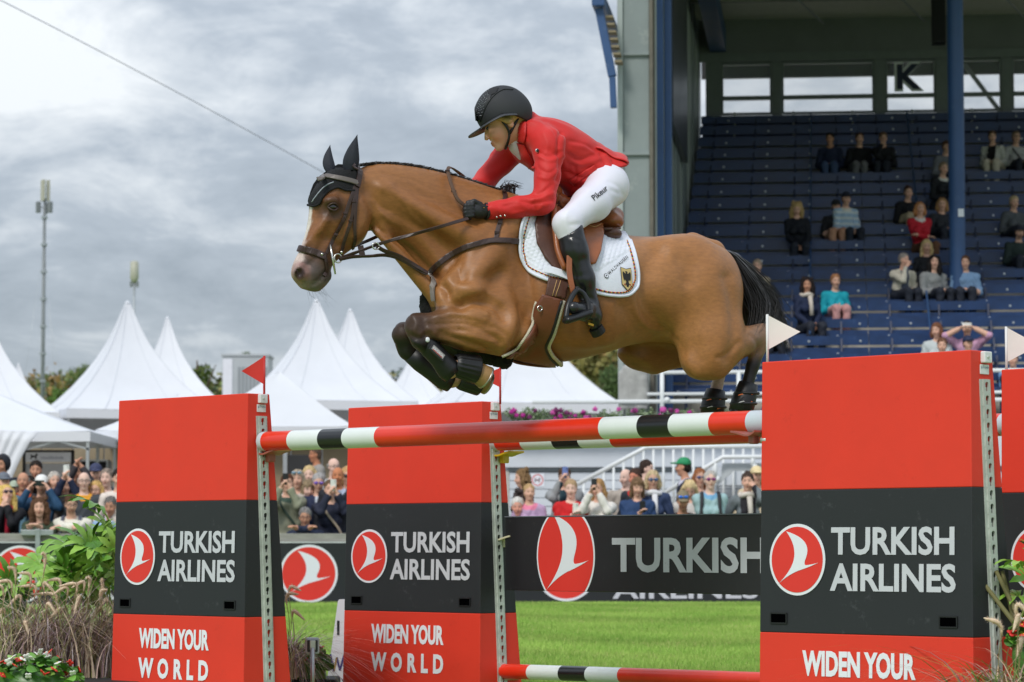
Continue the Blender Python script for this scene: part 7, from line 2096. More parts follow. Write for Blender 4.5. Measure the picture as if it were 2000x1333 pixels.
def strap(name, pts, w, th, m, parent=None, lift=None, n=4, y=None, closed=False):
 """flat leather strap lying on the horse along picture positions (3-tuples give their own plane)"""
 P3 = []
 q = catmull(np.array([p[:2] for p in pts], float), n)
 for a, b in q: P3.append(hitp(a, b, (lift if lift is not None else th / 2 + .002), y))
 return strap3(name, P3, w, th, m, parent)
def strap3(name, P3, w, th, m, parent=None):
 P3 = [Vector(p) for p in P3]
 v = []; f = []
 for i, p in enumerate(P3):
  d = (P3[min(i + 1, len(P3) - 1)] - P3[max(i - 1, 0)]).normalized()
  wp = h2w(p); dist = (CAMP - wp).normalized()
  q, nn, _, dd = HB.find_nearest(wp)
  nr = Vector((0, -1, 0))
  if q is not None and dd < .12:
   nn2 = (wp - q); nr = Vector((nn2.dot(HX), nn2.dot(HY), nn2.z)) if nn2.length > 1e-4 else Vector((0, -1, 0))
  nr = (nr - d * nr.dot(d))
  if nr.length < 1e-5: nr = Vector((0, -1, 0))
  nr.normalize(); s = d.cross(nr).normalized()
  for a, b in ((-1, -1), (1, -1), (1, .7), (.7, 1), (-.7, 1), (-1, .7)): v.append(tuple(p + s * a * w / 2 + nr * b * th / 2))
 k = 6
 for i in range(len(P3) - 1):
  for j in range(k): f.append((i * k + j, i * k + (j + 1) % k, (i + 1) * k + (j + 1) % k, (i + 1) * k + j))
 f += [tuple(range(k - 1, -1, -1)), tuple((len(P3) - 1) * k + j for j in range(k))]
 return mesh_obj(name, v, f, m, parent, smooth=False)
def hair_strands(name, roots, m, parent, r0=.0014, cols=None):
 """roots: list of polylines with (points, radius)"""
 b = MB()
 for pts, rad in roots: b.tube(pts, [rad * max(.15, 1 - .85 * i / (len(pts) - 1)) for i in range(len(pts))], 3, cap=False)
 o = b.build(name, m, parent, True, kind='stuff'); return o
MANE = mat('mane_hair', S(34, 27, 25), 0.38, var=0.35, vs=40, spec=.6)
TAILM = mat('tail_hair', S(38, 35, 36), 0.34, var=0.5, vs=30, spec=.7)
def mane():
 r = random.Random(3); out = []
 crest = catmull(np.array([(702, 321), (735, 318), (790, 321), (850, 333), (910, 350), (960, 367), (1000, 381)], float), 26)
 for a, b in crest:
  for k in range(6):
   base = hp(a + r.uniform(-2, 2), b + 4, r.uniform(-.016, .016))
   tip = base + Vector((r.uniform(.004, .026), r.uniform(-.022, .008), r.uniform(.006, .015)))
   out.append(([base, base.lerp(tip, .5) + Vector((0, 0, .005)), tip], .0042))
 for k in range(46):
  base = hp(985 + r.uniform(-8, 22), 376 + r.uniform(-3, 6), r.uniform(-.03, .0))
  e = r.uniform(.5, 1)
  p1 = base + Vector((.0 * e, 0, .03)); p2 = base + Vector((r.uniform(-.02, .03), -.01, .055 * e)); p3 = base + Vector((r.uniform(.0, .07) * e, -.02, .045 * e + r.uniform(-.02, .01)))
  out.append(([Vector(z_) for z_ in catmull(np.array([base[:], p1[:], p2[:], p3[:]]), 3)], .0026))
 hair_strands('mane', out, MANE, horse)
mane()
def tail():
 r = random.Random(8); out = []
 for k in range(980):
  s = r.random(); yy = r.gauss(0, .022)
  w = r.gauss(0, 1)
  pts_px = [(1384 + 22 * s, 487 + 14 * s), (1425 + 14 * s + w * 3, 492 + 26 * s), (1460 + 11 * w, 532 + 22 * s), (1488 + 16 * w, 590 + 18 * s), (1508 + 19 * w, 645 + 34 * r.random())]
  if r.random() < .4: pts_px[-1] = (1522 + 14 * w, 625 + 40 * r.random())
  if r.random() < .45: pts_px = pts_px[:4] + [(1468 + 9 * w, 650 + 55 * r.random())]
  q = catmull(np.array(pts_px), 4)
  L = [hp(a, b, yy * (1 + 2.6 * i / len(q)) + .0) for i, (a, b) in enumerate(q)]
  out.append((L, .0040))
 for k in range(16):
  e = r.uniform(0, 1)
  q = catmull(np.array([(1455, 560), (1485, 620 + 20 * e), (1520 + 20 * e, 650 + 20 * e), (1535 + 18 * e, 690 + 25 * e)]), 5)
  out.append(([hp(a, b, .03 * r.random()) for a, b in q], .0016))
 hair_strands('tail', out, TAILM, horse)
 F = Field(tuple(hp(1370, 700) - Vector((0, .12, 0))), tuple(hp(1510, 470) + Vector((.05, .12, 0))), .011)
 F.chain([hp(1392, 492), hp(1432, 512), hp(1452, 550), hp(1462, 610), hp(1468, 672)], [.038, .042, .045, .035, .012], .02)
 v, f = F.mesh(1); mesh_obj('tail_core', v, f, TAILM, horse)
tail()
def head_bits():
 EYE = mat('horse_eye', S(24, 12, 8), .04, coat=1.0)
 for s in (-1, 1):
  m = MB(); c = hp(649, 405, s * .091); m.sphere(c, (.0235, .019, .0185), 18, 12); e = m.build('eye', EYE, horse, True)
  # lids: two dark bands over and under the ball
  LID = mat('eye_lid', S(58, 38, 28), .5)
  for q, zz in ((1, .014), (-1, -.016)):
   pts = [c + Vector((-.026, s * .006, 0)), c + Vector((-.012, s * .019, zz * .9)), c + Vector((.006, s * .020, zz)), c + Vector((.026, s * .006, 0))]
   m = MB(); m.tube([Vector(p) for p in catmull(np.array([p[:] for p in pts]), 4)], .0045, 6); m.build('eyelid', LID, e, True)
 # whiskers
 r = random.Random(6); out = []
 for k in range(16):
  a = hp(596 + r.uniform(0, 36), 560 + r.uniform(-8, 6), r.uniform(-.03, .03)); out.append(([a, a + Vector((r.uniform(0, .04), r.uniform(-.02, .02), -.04)), a + Vector((r.uniform(.01, .1), r.uniform(-.03, .03), -.055 - .04 * r.random()))], .0006))
 hair_strands('whiskers', out, MANE, horse)
head_bits()
# hooves
def hooves():
 HM = mat('hoof', S(150, 116, 72), .5, var=.25, vs=20); SOLE = mat('hoof_sole', S(110, 92, 50), .6, var=.3, vs=30); SHOE = mat('horseshoe', S(170, 168, 160), .35, metal=.8)
 for (a, b, y) in (((915, 716), (947, 737), -.205), ((922, 735), (950, 748), .13), ((1438, 812), (1440, 836), -.155), ((1388, 812), (1390, 836), .15)):
  p, q = hp(*a, y), hp(*b, y); d = (q - p).normalized(); x = d.cross(Vector((0, 1, 0))).normalized(); yv = d.cross(x)
  M = basis(x, yv, d); l = max((q - p).length, .075)
  m = MB(); m.lathe([(.030, -.01), (.040, .0), (.052, l * .8), (.055, l)], 18, p, M); o = m.build('hoof', HM, horse, True)
  m = MB(); m.lathe([(.0, l - .008), (.04, l - .002), (.052, l)], 18, p, M); m.build('sole', SOLE, o, True)
  m = MB(); m.lathe([(.040, l), (.056, l), (.056, l + .009), (.040, l + .009)], 18, p, M); m.build('shoe', SHOE, o, True)
hooves()
# ================================================================== tack
from mathutils.geometry import delaunay_2d_cdt
LEA = mat('dark_leather', S(58, 40, 36), 0.42, var=0.2, vs=30, spec=.5)
TAN = mat('saddle_leather', S(146, 82, 42), 0.38, var=0.16, vs=14, coat=.15, bump=.08, bs=120)
TAND = mat('saddle_leather_dark', S(84, 50, 36), 0.45, var=0.16, vs=14, bump=.08, bs=120)
TANR = mat('girth_leather', S(112, 62, 38), 0.42, var=0.14, vs=14, bump=.06, bs=120)
PADW = mat('pad_white', S(226, 230, 242), 0.75, var=0.03, vs=30, bump=.12, bs=220)
BLK = mat('black_rubber', S(22, 23, 25), 0.45, var=0.15, vs=20)
NAVY = mat('bonnet_navy', S(34, 38, 50), 0.75, var=0.12, vs=30, bump=.25, bs=300)
CROCH = mat('bonnet_crochet', S(20, 21, 26), 0.85, var=0.3, vs=160, bump=.6, bs=420)
METAL = mat('bright_metal', S(206, 206, 200), 0.22, metal=.95)
FLEECE = mat('cream_fleece', S(206, 198, 176), 0.9, var=.12, vs=60, bump=.7, bs=200)
BFLEECE = mat('black_fleece', S(14, 14, 16), 0.95, var=.3, vs=60, bump=.8, bs=160)
def tackroot(name, label, cat, group=None): return thing(name, HO, PSI, label, cat, group)
def patch_geo(poly, step=5.0, lift=.004, fn=None, bvh=None, far=None):
 poly = [(float(a), float(b)) for a, b in poly]
 B = []
 for i in range(len(poly)):
  a, b = poly[i], poly[(i + 1) % len(poly)]; n = max(1, int(math.hypot(b[0] - a[0], b[1] - a[1]) / step))
  B += [(a[0] + (b[0] - a[0]) * k / n, a[1] + (b[1] - a[1]) * k / n) for k in range(n)]
 xs = [p[0] for p in poly]; ys = [p[1] for p in poly]; pts = [Vector(p) for p in B]
 def inside(x, y):
  c = False; j = len(poly) - 1
  for i in range(len(poly)):
   if (poly[i][1] > y) != (poly[j][1] > y) and x < (poly[j][0] - poly[i][0]) * (y - poly[i][1]) / (poly[j][1] - poly[i][1]) + poly[i][0]: c = not c
   j = i
  return c
 y = min(ys) + step * .5; row = 0
 while y < max(ys):
  x = min(xs) + (step * .5 if row % 2 else 0)
  while x < max(xs):
   if inside(x, y) and min((x - p[0]) ** 2 + (y - p[1]) ** 2 for p in B) > (step * .45) ** 2: pts.append(Vector((x, y)))
   x += step
  y += step * .866; row += 1
 nb = len(B)
 vv, _, ff, *_ = delaunay_2d_cdt(pts, [], [list(range(nb))], 1, 1e-4)
 V = []
 for p in vv:
  l = lift + (fn(p[0], p[1]) if fn else 0)
  V.append(hitp(p[0], p[1], l, far, bvh))
 # rays that grazed past the silhouette are pulled to the neighbourhood
 return V, [tuple(f) for f in ff], vv
def patch(name, poly, m, parent, step=5.0, lift=.004, th=.004, fn=None, mirror=False, bvh=None, far=None):
 V, Fc, _ = patch_geo(poly, step, lift, fn, bvh, far)
 v = [tuple(p) for p in V]; f = list(Fc)
 if mirror:
  k = len(v); v += [(p.x, -p.y, p.z) for p in V]; f += [tuple(i + k for i in reversed(q)) for q in Fc]
 o = mesh_obj(name, v, f, m, parent)
 if th:
  s = o.modifiers.new('thick', 'SOLIDIFY'); s.thickness = th; s.offset = 0
 return o
def edge_tube(name, pts, r, m, parent, lift=.006, n=4, mi=None, y=None, bvh=None):
 q = catmull(np.array(pts, float), n); P3 = [hitp(a, b, lift, y, bvh) for a, b in q]
 b = MB()
 if isinstance(m, (list, tuple)):
  acc = [P3[0]]
  for i in range(len(P3) - 1):
   b.tube([P3[i], P3[i + 1]], r, 6, cap=False, mi=i % len(m))
  return b.build(name, m, parent, True)
 b.tube(P3, r, 7); return b.build(name, m, parent, True)
# ---- ear bonnet
def bonnet():
 t = tackroot('ear_bonnet', 'dark crocheted ear bonnet with stiff navy ears on the horse', 'ear bonnet')
 patch('hood', [(641, 332), (660, 321), (682, 322), (702, 334), (703, 350), (692, 372), (676, 371), (660, 366), (648, 370), (637, 378), (631, 388), (625, 397), (614, 402), (605, 402), (602, 394), (606, 376), (612, 360), (622, 346)], CROCH, t, 3.5, .006, .006, far=.05)
 edge_tube('braid', [(612, 396), (620, 384), (630, 372), (640, 364), (652, 358)], .0028, mat('braid_silver', S(150, 156, 166), .5), t, .010)
 edge_tube('scallop_edge', [(604, 401), (614, 403), (625, 398), (631, 388), (638, 378), (648, 371), (660, 367), (676, 372), (691, 373)], .006, CROCH, t, .007)
 for (bx, by, tx, ty, y0, y1, w, nm) in ((684, 334, 698, 263, -.045, -.075, 15.5, 0), (645, 336, 645, 283, .05, .075, 11.5, 1)):
  n = 11; m = 14; v = []; f = []
  bend = -4 if nm else -3
  for i in range(n):
   s = i / (n - 1); px = bx + (tx - bx) * s + bend * math.sin(s * math.pi) ; py = by + (ty - by) * s; y = y0 + (y1 - y0) * s
   hw = w * (.78 + .75 * s) * (1 - s) ** .62 if s < 1 else 0
   hw = w * [.82, 1.0, 1.08, 1.08, 1.0, .88, .74, .57, .38, .18, .01][i]
   c = hp(px, py, y); sx = Vector((hw / 415, 0, 0)); dp = Vector((0, hw / 415 * .62, 0))
   for j in range(m):
    a = 2 * math.pi * j / m
    rr = 1.0 - .45 * max(0, math.cos(a - 3.9)) ** 3
    v.append(tuple(c + sx * math.cos(a) * rr + dp * math.sin(a) * rr))
  for i in range(n - 1):
   for j in range(m): f.append((i * m + j, i * m + (j + 1) % m, (i + 1) * m + (j + 1) % m, (i + 1) * m + j))
  mesh_obj('ear', v, f, NAVY, t)
bonnet()
# ---- bridle
def bridle():
 t = tackroot('bridle', 'brown leather bridle with noseband, long cheek bit and reins', 'bridle')
 def st(name, pts, w=.016, th=.006, m=LEA, y=None): return strap(name, pts, w, th, m, t, y=y, lift=th / 2 + .004)
 strap('browband', [(620, 350), (634, 348), (655, 350), (678, 354), (694, 359)], .022, .008, mat('browband_grey', S(104, 96, 92), .4), t, lift=.016)
 strap('headpiece', [(690, 322), (700, 335), (698, 352), (695, 366)], .026, .006, LEA, t, lift=.014)
 st('cheekpiece', [(693, 362), (684, 390), (672, 425), (656, 455), (644, 480), (637, 496)], .017)
 st('cheekpiece', [(695, 364), (690, 400), (684, 435), (672, 470), (664, 498)], .015)
 st('throatlash', [(697, 366), (694, 405), (692, 440), (693, 466), (688, 485)], .014)
 nb = st('noseband', [(586, 487), (596, 488), (608, 491), (622, 497), (634, 503)], .030, .009)
 st('noseband_flash', [(632, 500), (636, 515), (637, 530), (632, 540)], .016)
 for (a, b) in ((673, 418), (690, 395), (684, 432), (654, 458), (632, 500)):
  p = hitp(a, b, .010); m = MB(); m.box(p, (.020, .006, .010)); m.build('keeper', LEA, t, bevel=.002)
 for (a, b) in ((694, 359), (664, 492), (628, 499)):
  p = hitp(a, b, .012); m = MB(); m.sphere(p, .008, 8, 6); m.build('buckle', METAL, t, True)
 p0, p1 = hp(645, 478, -.078), hp(655, 536, -.085)
 m = MB(); m.tube([p0, p0.lerp(p1, .5), p1], [.0045, .006, .004], 8); bit = m.build('bit_cheek', METAL, t, True)
 c = hp(660, 505, -.088); pts = [c + Vector((math.cos(a) * .018, 0, math.sin(a) * .020)) for a in [i * math.pi / 8 for i in range(17)]]
 m = MB(); m.tube(pts, .0035, 7, cap=False); m.build('bit_ring', METAL, bit, True)
 # reins: near one to the gloved hand, with rein stop; far one behind the neck
 def free(name, pts, w, th, parent=t, m=LEA):
  q = catmull(np.array(pts, float), 5); return strap3(name, [hp(a, b, y) for a, b, y in q], w, th, m, parent)
 free('rein', [(662, 506, -.09), (700, 492, -.105), (750, 474, -.125), (800, 460, -.185), (850, 446, -.215), (890, 434, -.222), (914, 427, -.200)], .015, .006)
 free('rein', [(640, 500, .075), (720, 470, .10), (800, 430, .13), (860, 400, .13), (905, 380, .12)], .015, .006)
 r = t.children[-2]
 free('rein_stop', [(704, 480, -.106), (708, 500, -.108)], .026, .008)
 # buckle end of the reins looping up in front of the hand
 free('rein_loop', [(910, 404, -.15), (893, 388, -.15), (882, 362, -.13), (875, 336, -.08), (878, 327, -.04), (890, 333, .0), (905, 345, .06)], .016, .006, m=mat('rein_web', S(92, 68, 52), .6, var=.2, vs=60))
 for a, b, y in ((874, 334, -.078), (886, 374, -.135)):
  m = MB(); m.box(hp(a, b, y), (.022, .012, .010)); m.build('keeper', LEA, t, bevel=.002)
bridle()
# ---- breastplate and martingale
def breastplate():
 t = tackroot('breastplate', 'dark leather breastplate with martingale straps across the chest', 'breastplate')
 strap('shoulder_strap', [(838, 537), (850, 522), (872, 504), (905, 486), (945, 474), (985, 471), (1020, 473), (1050, 473)], .026, .010, LEA, t, lift=.009)
 strap('wither_strap', [(968, 470), (972, 450), (979, 425), (984, 400), (986, 384), (982, 372)], .020, .007, LEA, t, lift=.008)
 strap('chest_strap', [(838, 535), (844, 552), (848, 572), (850, 588)], .026, .010, mat('strap_grey', S(120, 112, 106), .5), t, lift=.012)
 for a, b in ((976, 438), (970, 458)):
  m = MB(); m.box(hitp(a, b, .014), (.024, .006, .014)); m.build('keeper', LEA, t, bevel=.002)
 p = hitp(1022, 473, .016); m = MB(); m.box(p, (.020, .006, .026)); m.build('buckle', METAL, t, bevel=.003)
 m = MB(); m.sphere(hitp(838, 537, .014), (.017, .008, .017), 10, 6); m.build('ring', METAL, t, True)
 def free(name, pts, w, th):
  q = catmull(np.array(pts, float), 5); return strap3(name, [hp(a, b, y) for a, b, y in q], w, th, LEA, t)
 free('martingale_fork', [(736, 482, -.118), (752, 491, -.12), (778, 500, -.12), (806, 516, -.12), (836, 534, -.13)], .018, .008)
 free('martingale_strap', [(664, 507, -.095), (690, 502, -.10), (722, 501, -.108), (752, 499, -.112), (780, 506, -.116), (815, 526, -.118), (834, 536, -.13)], .015, .007)
 c = hp(734, 481, -.122); pts = [c + Vector((math.cos(a) * .017, 0, math.sin(a) * .015)) for a in [i * math.pi / 8 for i in range(17)]]
 m = MB(); m.tube(pts, .0035, 7, cap=False); m.build('martingale_ring', METAL, t, True)
 # black sheepskin between the forelegs
 F = Field((hp(800, 740).x, -.16, hp(800, 740).z), (hp(1030, 560).x, .20, hp(800, 560).z), .012)
 F.chain([hp(838, 586, -.01), hp(845, 608, -.01), hp(870, 640, 0), hp(905, 668, 0), hp(950, 690, 0), hp(985, 704, -.03)], [.045, .05, .05, .05, .045, .04], .03)
 v, f = F.mesh(1); r = np.random.default_rng(3); v = v + r.normal(0, .0025, v.shape)
 mesh_obj('sheepskin', v, f, BFLEECE, t)
breastplate()
# ---- saddle cloth
def cloth_wave(x, y):
 if (x - 1120) * .62 + (y - 470) * 1.0 > 88 and x > 1150: return 0.0
 u = x * .36 + y * .11; v = y * .40 - x * .06 + (math.floor(u / math.pi) % 2) * 1.57
 return .0052 * abs(math.sin(u)) ** .6 * abs(math.sin(v)) ** .6
PAD = [(1034, 404), (1024, 418), (1016, 440), (1012, 468), (1013, 496), (1022, 518), (1040, 534), (1062, 546), (1085, 553), (1115, 561), (1150, 570), (1188, 578), (1218, 578), (1234, 571), (1242, 556), (1243, 532), (1238, 500), (1230, 474), (1220, 459), (1180, 452), (1130, 442), (1080, 424)]
def saddle_cloth():
 t = tackroot('saddle_cloth', 'white quilted saddle cloth with coloured piping and heraldic badge', 'saddle cloth')
 patch('quilt', PAD, PADW, t, 2.6, .010, .008, cloth_wave, mirror=True)
 b = catmull(np.array(PAD[1:18], float), 3)
 edge_tube('white_binding', PAD[1:18], .0075, mat('pad_binding', S(222, 228, 242), .6), t, .013)
 inner = []
 cx, cy = 1130, 490
 for (x, y) in PAD[1:18]:
  d = math.hypot(x - cx, y - cy); k = (d - 8) / d; inner.append((cx + (x - cx) * k, cy + (y - cy) * k))
 edge_tube('cord', inner, .0042, [mat('cord_black', S(24, 22, 24), .7), mat('cord_red', S(176, 30, 36), .7), mat('cord_gold', S(206, 160, 60), .7)], t, .016, 12)
 # badge: gold shield with black eagle
 c, n = hit(1220, 546, .014)
 o = w2h(c); nn = Vector((n.dot(HX), n.dot(HY), n.z)).normalized()
 ex = Vector((1, 0, 0)) - nn * nn.x; ex.normalize(); ey = nn.cross(ex).normalized()
 if ey.z < 0: ey = -ey
 ex = ey.cross(nn).normalized()
 sc = 1 / 415.0 * 1.1
 def pl(name, pts, m, lift, parent):
  b = MB(); b.prism([(x * sc, y * sc) for x, y in pts], .0008, basis(ex, ey, nn), o + nn * lift); return b.build(name, m, parent)
 sh = [(-11, 19), (0, 16.5), (11, 19), (11, -11), (0, -21), (-11, -11)]
 e = pl('badge', [(x * 1.09, y * 1.07) for x, y in sh], mat('badge_black', S(28, 26, 26), .6), .001, t)
 pl('shield', sh, mat('badge_gold', S(206, 182, 124), .6), .0025, e)
 eag = [(0, 13), (2.2, 11.5), (1.2, 8.5), (4, 9), (8, 12.5), (9, 8), (8.4, 2), (7.2, -4), (5.8, -1), (5.2, -5), (4, -1.5), (3, -5), (2.2, -5.5), (3.5, -9), (6.5, -11), (3.2, -11), (2.2, -14.5), (0, -16), (-2.2, -14.5), (-3.2, -11), (-6.5, -11), (-3.5, -9), (-2.2, -5.5), (-3, -5), (-4, -1.5), (-5.2, -5), (-5.8, -1), (-7.2, -4), (-8.4, 2), (-9, 8), (-8, 12.5), (-4, 9), (-1.4, 8.5), (-2, 11), (-3.6, 11.5), (-2, 12.8)]
 pl('eagle', eag, mat('badge_black'), .0042, e)
 for q in (((-5.4, -11.2), (-6.8, -9.4), (-7.4, -12.2), (-4.8, -13)), ((5.4, -11.2), (6.8, -9.4), (7.4, -12.2), (4.8, -13))): pl('claw', q, mat('badge_red', S(176, 40, 36), .6), .005, e)
 # woven name along the diagonal of the corner
 c, n = hit(1200, 527, .014); o2 = w2h(c); d = (hitp(1222, 509, .014) - hitp(1186, 541, .014)); L_ = d.length; d.normalize()
 nn2 = Vector((n.dot(HX), n.dot(HY), n.z)).normalized(); d = (d - nn2 * d.dot(nn2)).normalized(); ey2 = nn2.cross(d)
 if ey2.z < 0: ey2 = -ey2
 p = hitp(1187, 540, .014)
 lettering('lettering', 'WALDHAUSEN', mat('badge_black'), t, p, d, d.cross(-ey2).cross(d) if False else ey2, 0, L_, 0, .016, bold=.01, spacing=1.25, lift=.003)
 q = hitp(1181, 541, .014); b = MB(); b.prism(disc(20, .012, .012), .0008, basis(d, ey2, nn2), q + nn2 * .002); lg = b.build('round_mark', mat('badge_black'), t)
 b = MB(); b.prism(disc(20, .0095, .0095), .0008, basis(d, ey2, nn2), q + nn2 * .003); b.build('mark_inner', PADW, lg)
 b = MB(); b.prism([(-.006, -.003), (0, .006), (.006, -.003), (0, 0)], .0008, basis(d, ey2, nn2), q + nn2 * .004); b.build('mark_figure', mat('badge_black'), lg)
saddle_cloth()
# ---- saddle with girth and stirrup
def saddle():
 t = tackroot('saddle', 'tan leather jumping saddle with dark flap, girth and belly guard', 'saddle')
 patch('sweat_flap', [(1050, 400), (1066, 388), (1092, 392), (1112, 440), (1118, 500), (1108, 548), (1085, 534), (1062, 508), (1047, 478), (1041, 440)], TAND, t, 5, .026, .010, mirror=True)
 patch('flap', [(1072, 392), (1092, 380), (1116, 400), (1128, 450), (1126, 510), (1112, 548), (1098, 536), (1084, 500), (1074, 455), (1067, 420)], TAN, t, 5, .044, .010, mirror=True)
 patch('rear_flap', [(1128, 440), (1150, 440), (1170, 438), (1172, 468), (1166, 500), (1156, 522), (1146, 524), (1130, 500)], TAN, t, 5, .040, .010, mirror=True)
 F = Field((hp(1050, 480).x, -.30, hp(1050, 480).z), (hp(1250, 350).x, .30, hp(1250, 350).z), .010)
 F.chain([hp(1082, 398), hp(1105, 412), hp(1140, 432), hp(1175, 430), hp(1192, 424)], [.055, .05, .05, .052, .05], .03, ((0, 1, 0), 2.0))
 for s in (-1, 1): F.ell(hp(1190, 434, s * .10), (.062, .09, .045), .03)
 v, f = F.mesh(1); mesh_obj('seat', v, f, TAN, t)
 F = Field((hp(1140, 500).x, -.34, hp(1050, 500).z), (hp(1260, 420).x, .34, hp(1250, 400).z), .010)
 for s in (-1, 1):
  F.ell(hp(1190, 458, s * .16), (.055, .075, .034), .02); F.ell(hp(1180, 462, s * .10), (.07, .08, .04), .02)
 v, f = F.mesh(1); mesh_obj('panel', v, f, TAND, t)
 b = MB(); b.tube([hp(1172, 446, -.20), hp(1192, 448, -.22), hp(1211, 446, -.16)], .006, 6); b.build('cantle_seam', TAND, t, True)
 # knee block roll at the front edge of the flap
 P3 = [hitp(a, b_, .060) for a, b_ in catmull(np.array([(1080, 392), (1070, 420), (1073, 455), (1083, 500), (1097, 535)]), 5)]
 b = MB(); b.tube(P3, [.014] * len(P3), 8); b.build('flap_roll', TAN, t, True)
 for pts in ([(1082, 400), (1078, 440), (1088, 495)], [(1135, 452), (1150, 460), (1166, 456)]): edge_tube('stitching', pts, .0014, mat('thread', S(190, 150, 100), .7), t, .052)
 # breast loops and pommel
 F = Field((hp(1060, 430).x, -.2, hp(1060, 430).z), (hp(1120, 350).x, .2, hp(1060, 345).z), .009)
 F.chain([hp(1072, 410, -.13), hp(1078, 385, -.10), hp(1084, 376, -.04), hp(1084, 376, .04), hp(1078, 385, .10)], [.028, .03, .032, .032, .03], .02)
 v, f = F.mesh(1); mesh_obj('pommel', v, f, TAN, t)
 patch('girth_strap', [(1070, 545), (1108, 551), (1101, 584), (1064, 578)], TAND, t, 4, .020, .008)
 edge_tube('girth_line', [(1092, 552), (1084, 580)], .002, mat('thread'), t, .026)
 edge_tube('girth_line', [(1086, 551), (1078, 579)], .002, mat('thread'), t, .026)
 bg = patch('belly_guard', [(1060, 576), (1096, 586), (1090, 612), (1080, 645), (1070, 668), (1074, 688), (1092, 704), (1088, 709), (1060, 704), (1020, 697), (985, 692), (1010, 678), (1030, 652), (1044, 618), (1050, 596)], TANR, t, 5, .022, .010, mirror=True, far=-.05)
 edge_tube('fleece_edge', [(1098, 588), (1092, 615), (1082, 648), (1073, 670), (1078, 688), (1092, 703), (1096, 708)], .010, FLEECE, t, .018, y=-.05)
 edge_tube('fleece_edge', [(1050, 590), (1043, 615), (1030, 648), (1008, 676), (980, 691)], .007, FLEECE, t, .016, y=-.05)
 edge_tube('dark_edge', [(1094, 588), (1088, 613), (1078, 645), (1068, 670), (1073, 690), (1088, 704)], .007, BLK, t, .026, y=-.05)
 c = hitp(1056, 602, .034); b = MB(); b.tube([c + Vector((math.cos(a) * .012, -.004, math.sin(a) * .012)) for a in [i * math.pi / 6 for i in range(13)]], .003, 6, cap=False); b.build('ring', METAL, t, True)
 strap('white_keeper', [(1062, 531), (1080, 535), (1098, 542), (1112, 547)], .034, .004, PADW, t, lift=.040)
 # stirrup leather and stirrup
 def fr(pts, w, th, nm, m):
  q = catmull(np.array(pts, float), 4); return strap3(nm, [hp(a, b_, y) for a, b_, y in q], w, th, m, t)
 fr([(1112, 500, -.37), (1112, 530, -.385), (1116, 555, -.395), (1122, 578, -.40)], .026, .006, 'stirrup_leather', TAN)
 STM = mat('stirrup_black', S(26, 28, 31), .35, var=.15, vs=30)
 y0 = -.42
 loop = [(1127, 566, -.42), (1117, 580, -.43), (1109, 600, -.445), (1105, 624, -.455)]
 loop2 = [(1127, 566, -.42), (1139, 574, -.42), (1148, 590, -.43), (1151, 610, -.44)]
 b = MB(); b.tube([hp(*p) for p in catmull(np.array(loop), 4)], [.013] * 13, 8); s_ = b.build('stirrup_side', STM, t, True)
 b = MB(); b.tube([hp(*p) for p in catmull(np.array(loop2), 4)], [.013] * 13, 8); b.build('stirrup_side', STM, t, True)
 F = Field(tuple(hp(1085, 665, -.54)), tuple(hp(1180, 585, -.3) + Vector((0, .06, 0))), .007)
 F.cone(hp(1107, 626, -.455), hp(1150, 612, -.44), .018, .018, .01, ((0, 1, 0), 1.9))
 v, f = F.mesh(1); mesh_obj('stirrup_tread', v, f, STM, t)
 b = MB(); b.sphere(hp(1127, 565, -.40), .014, 10, 7); b.build('stirrup_eye', STM, t, True)
saddle()
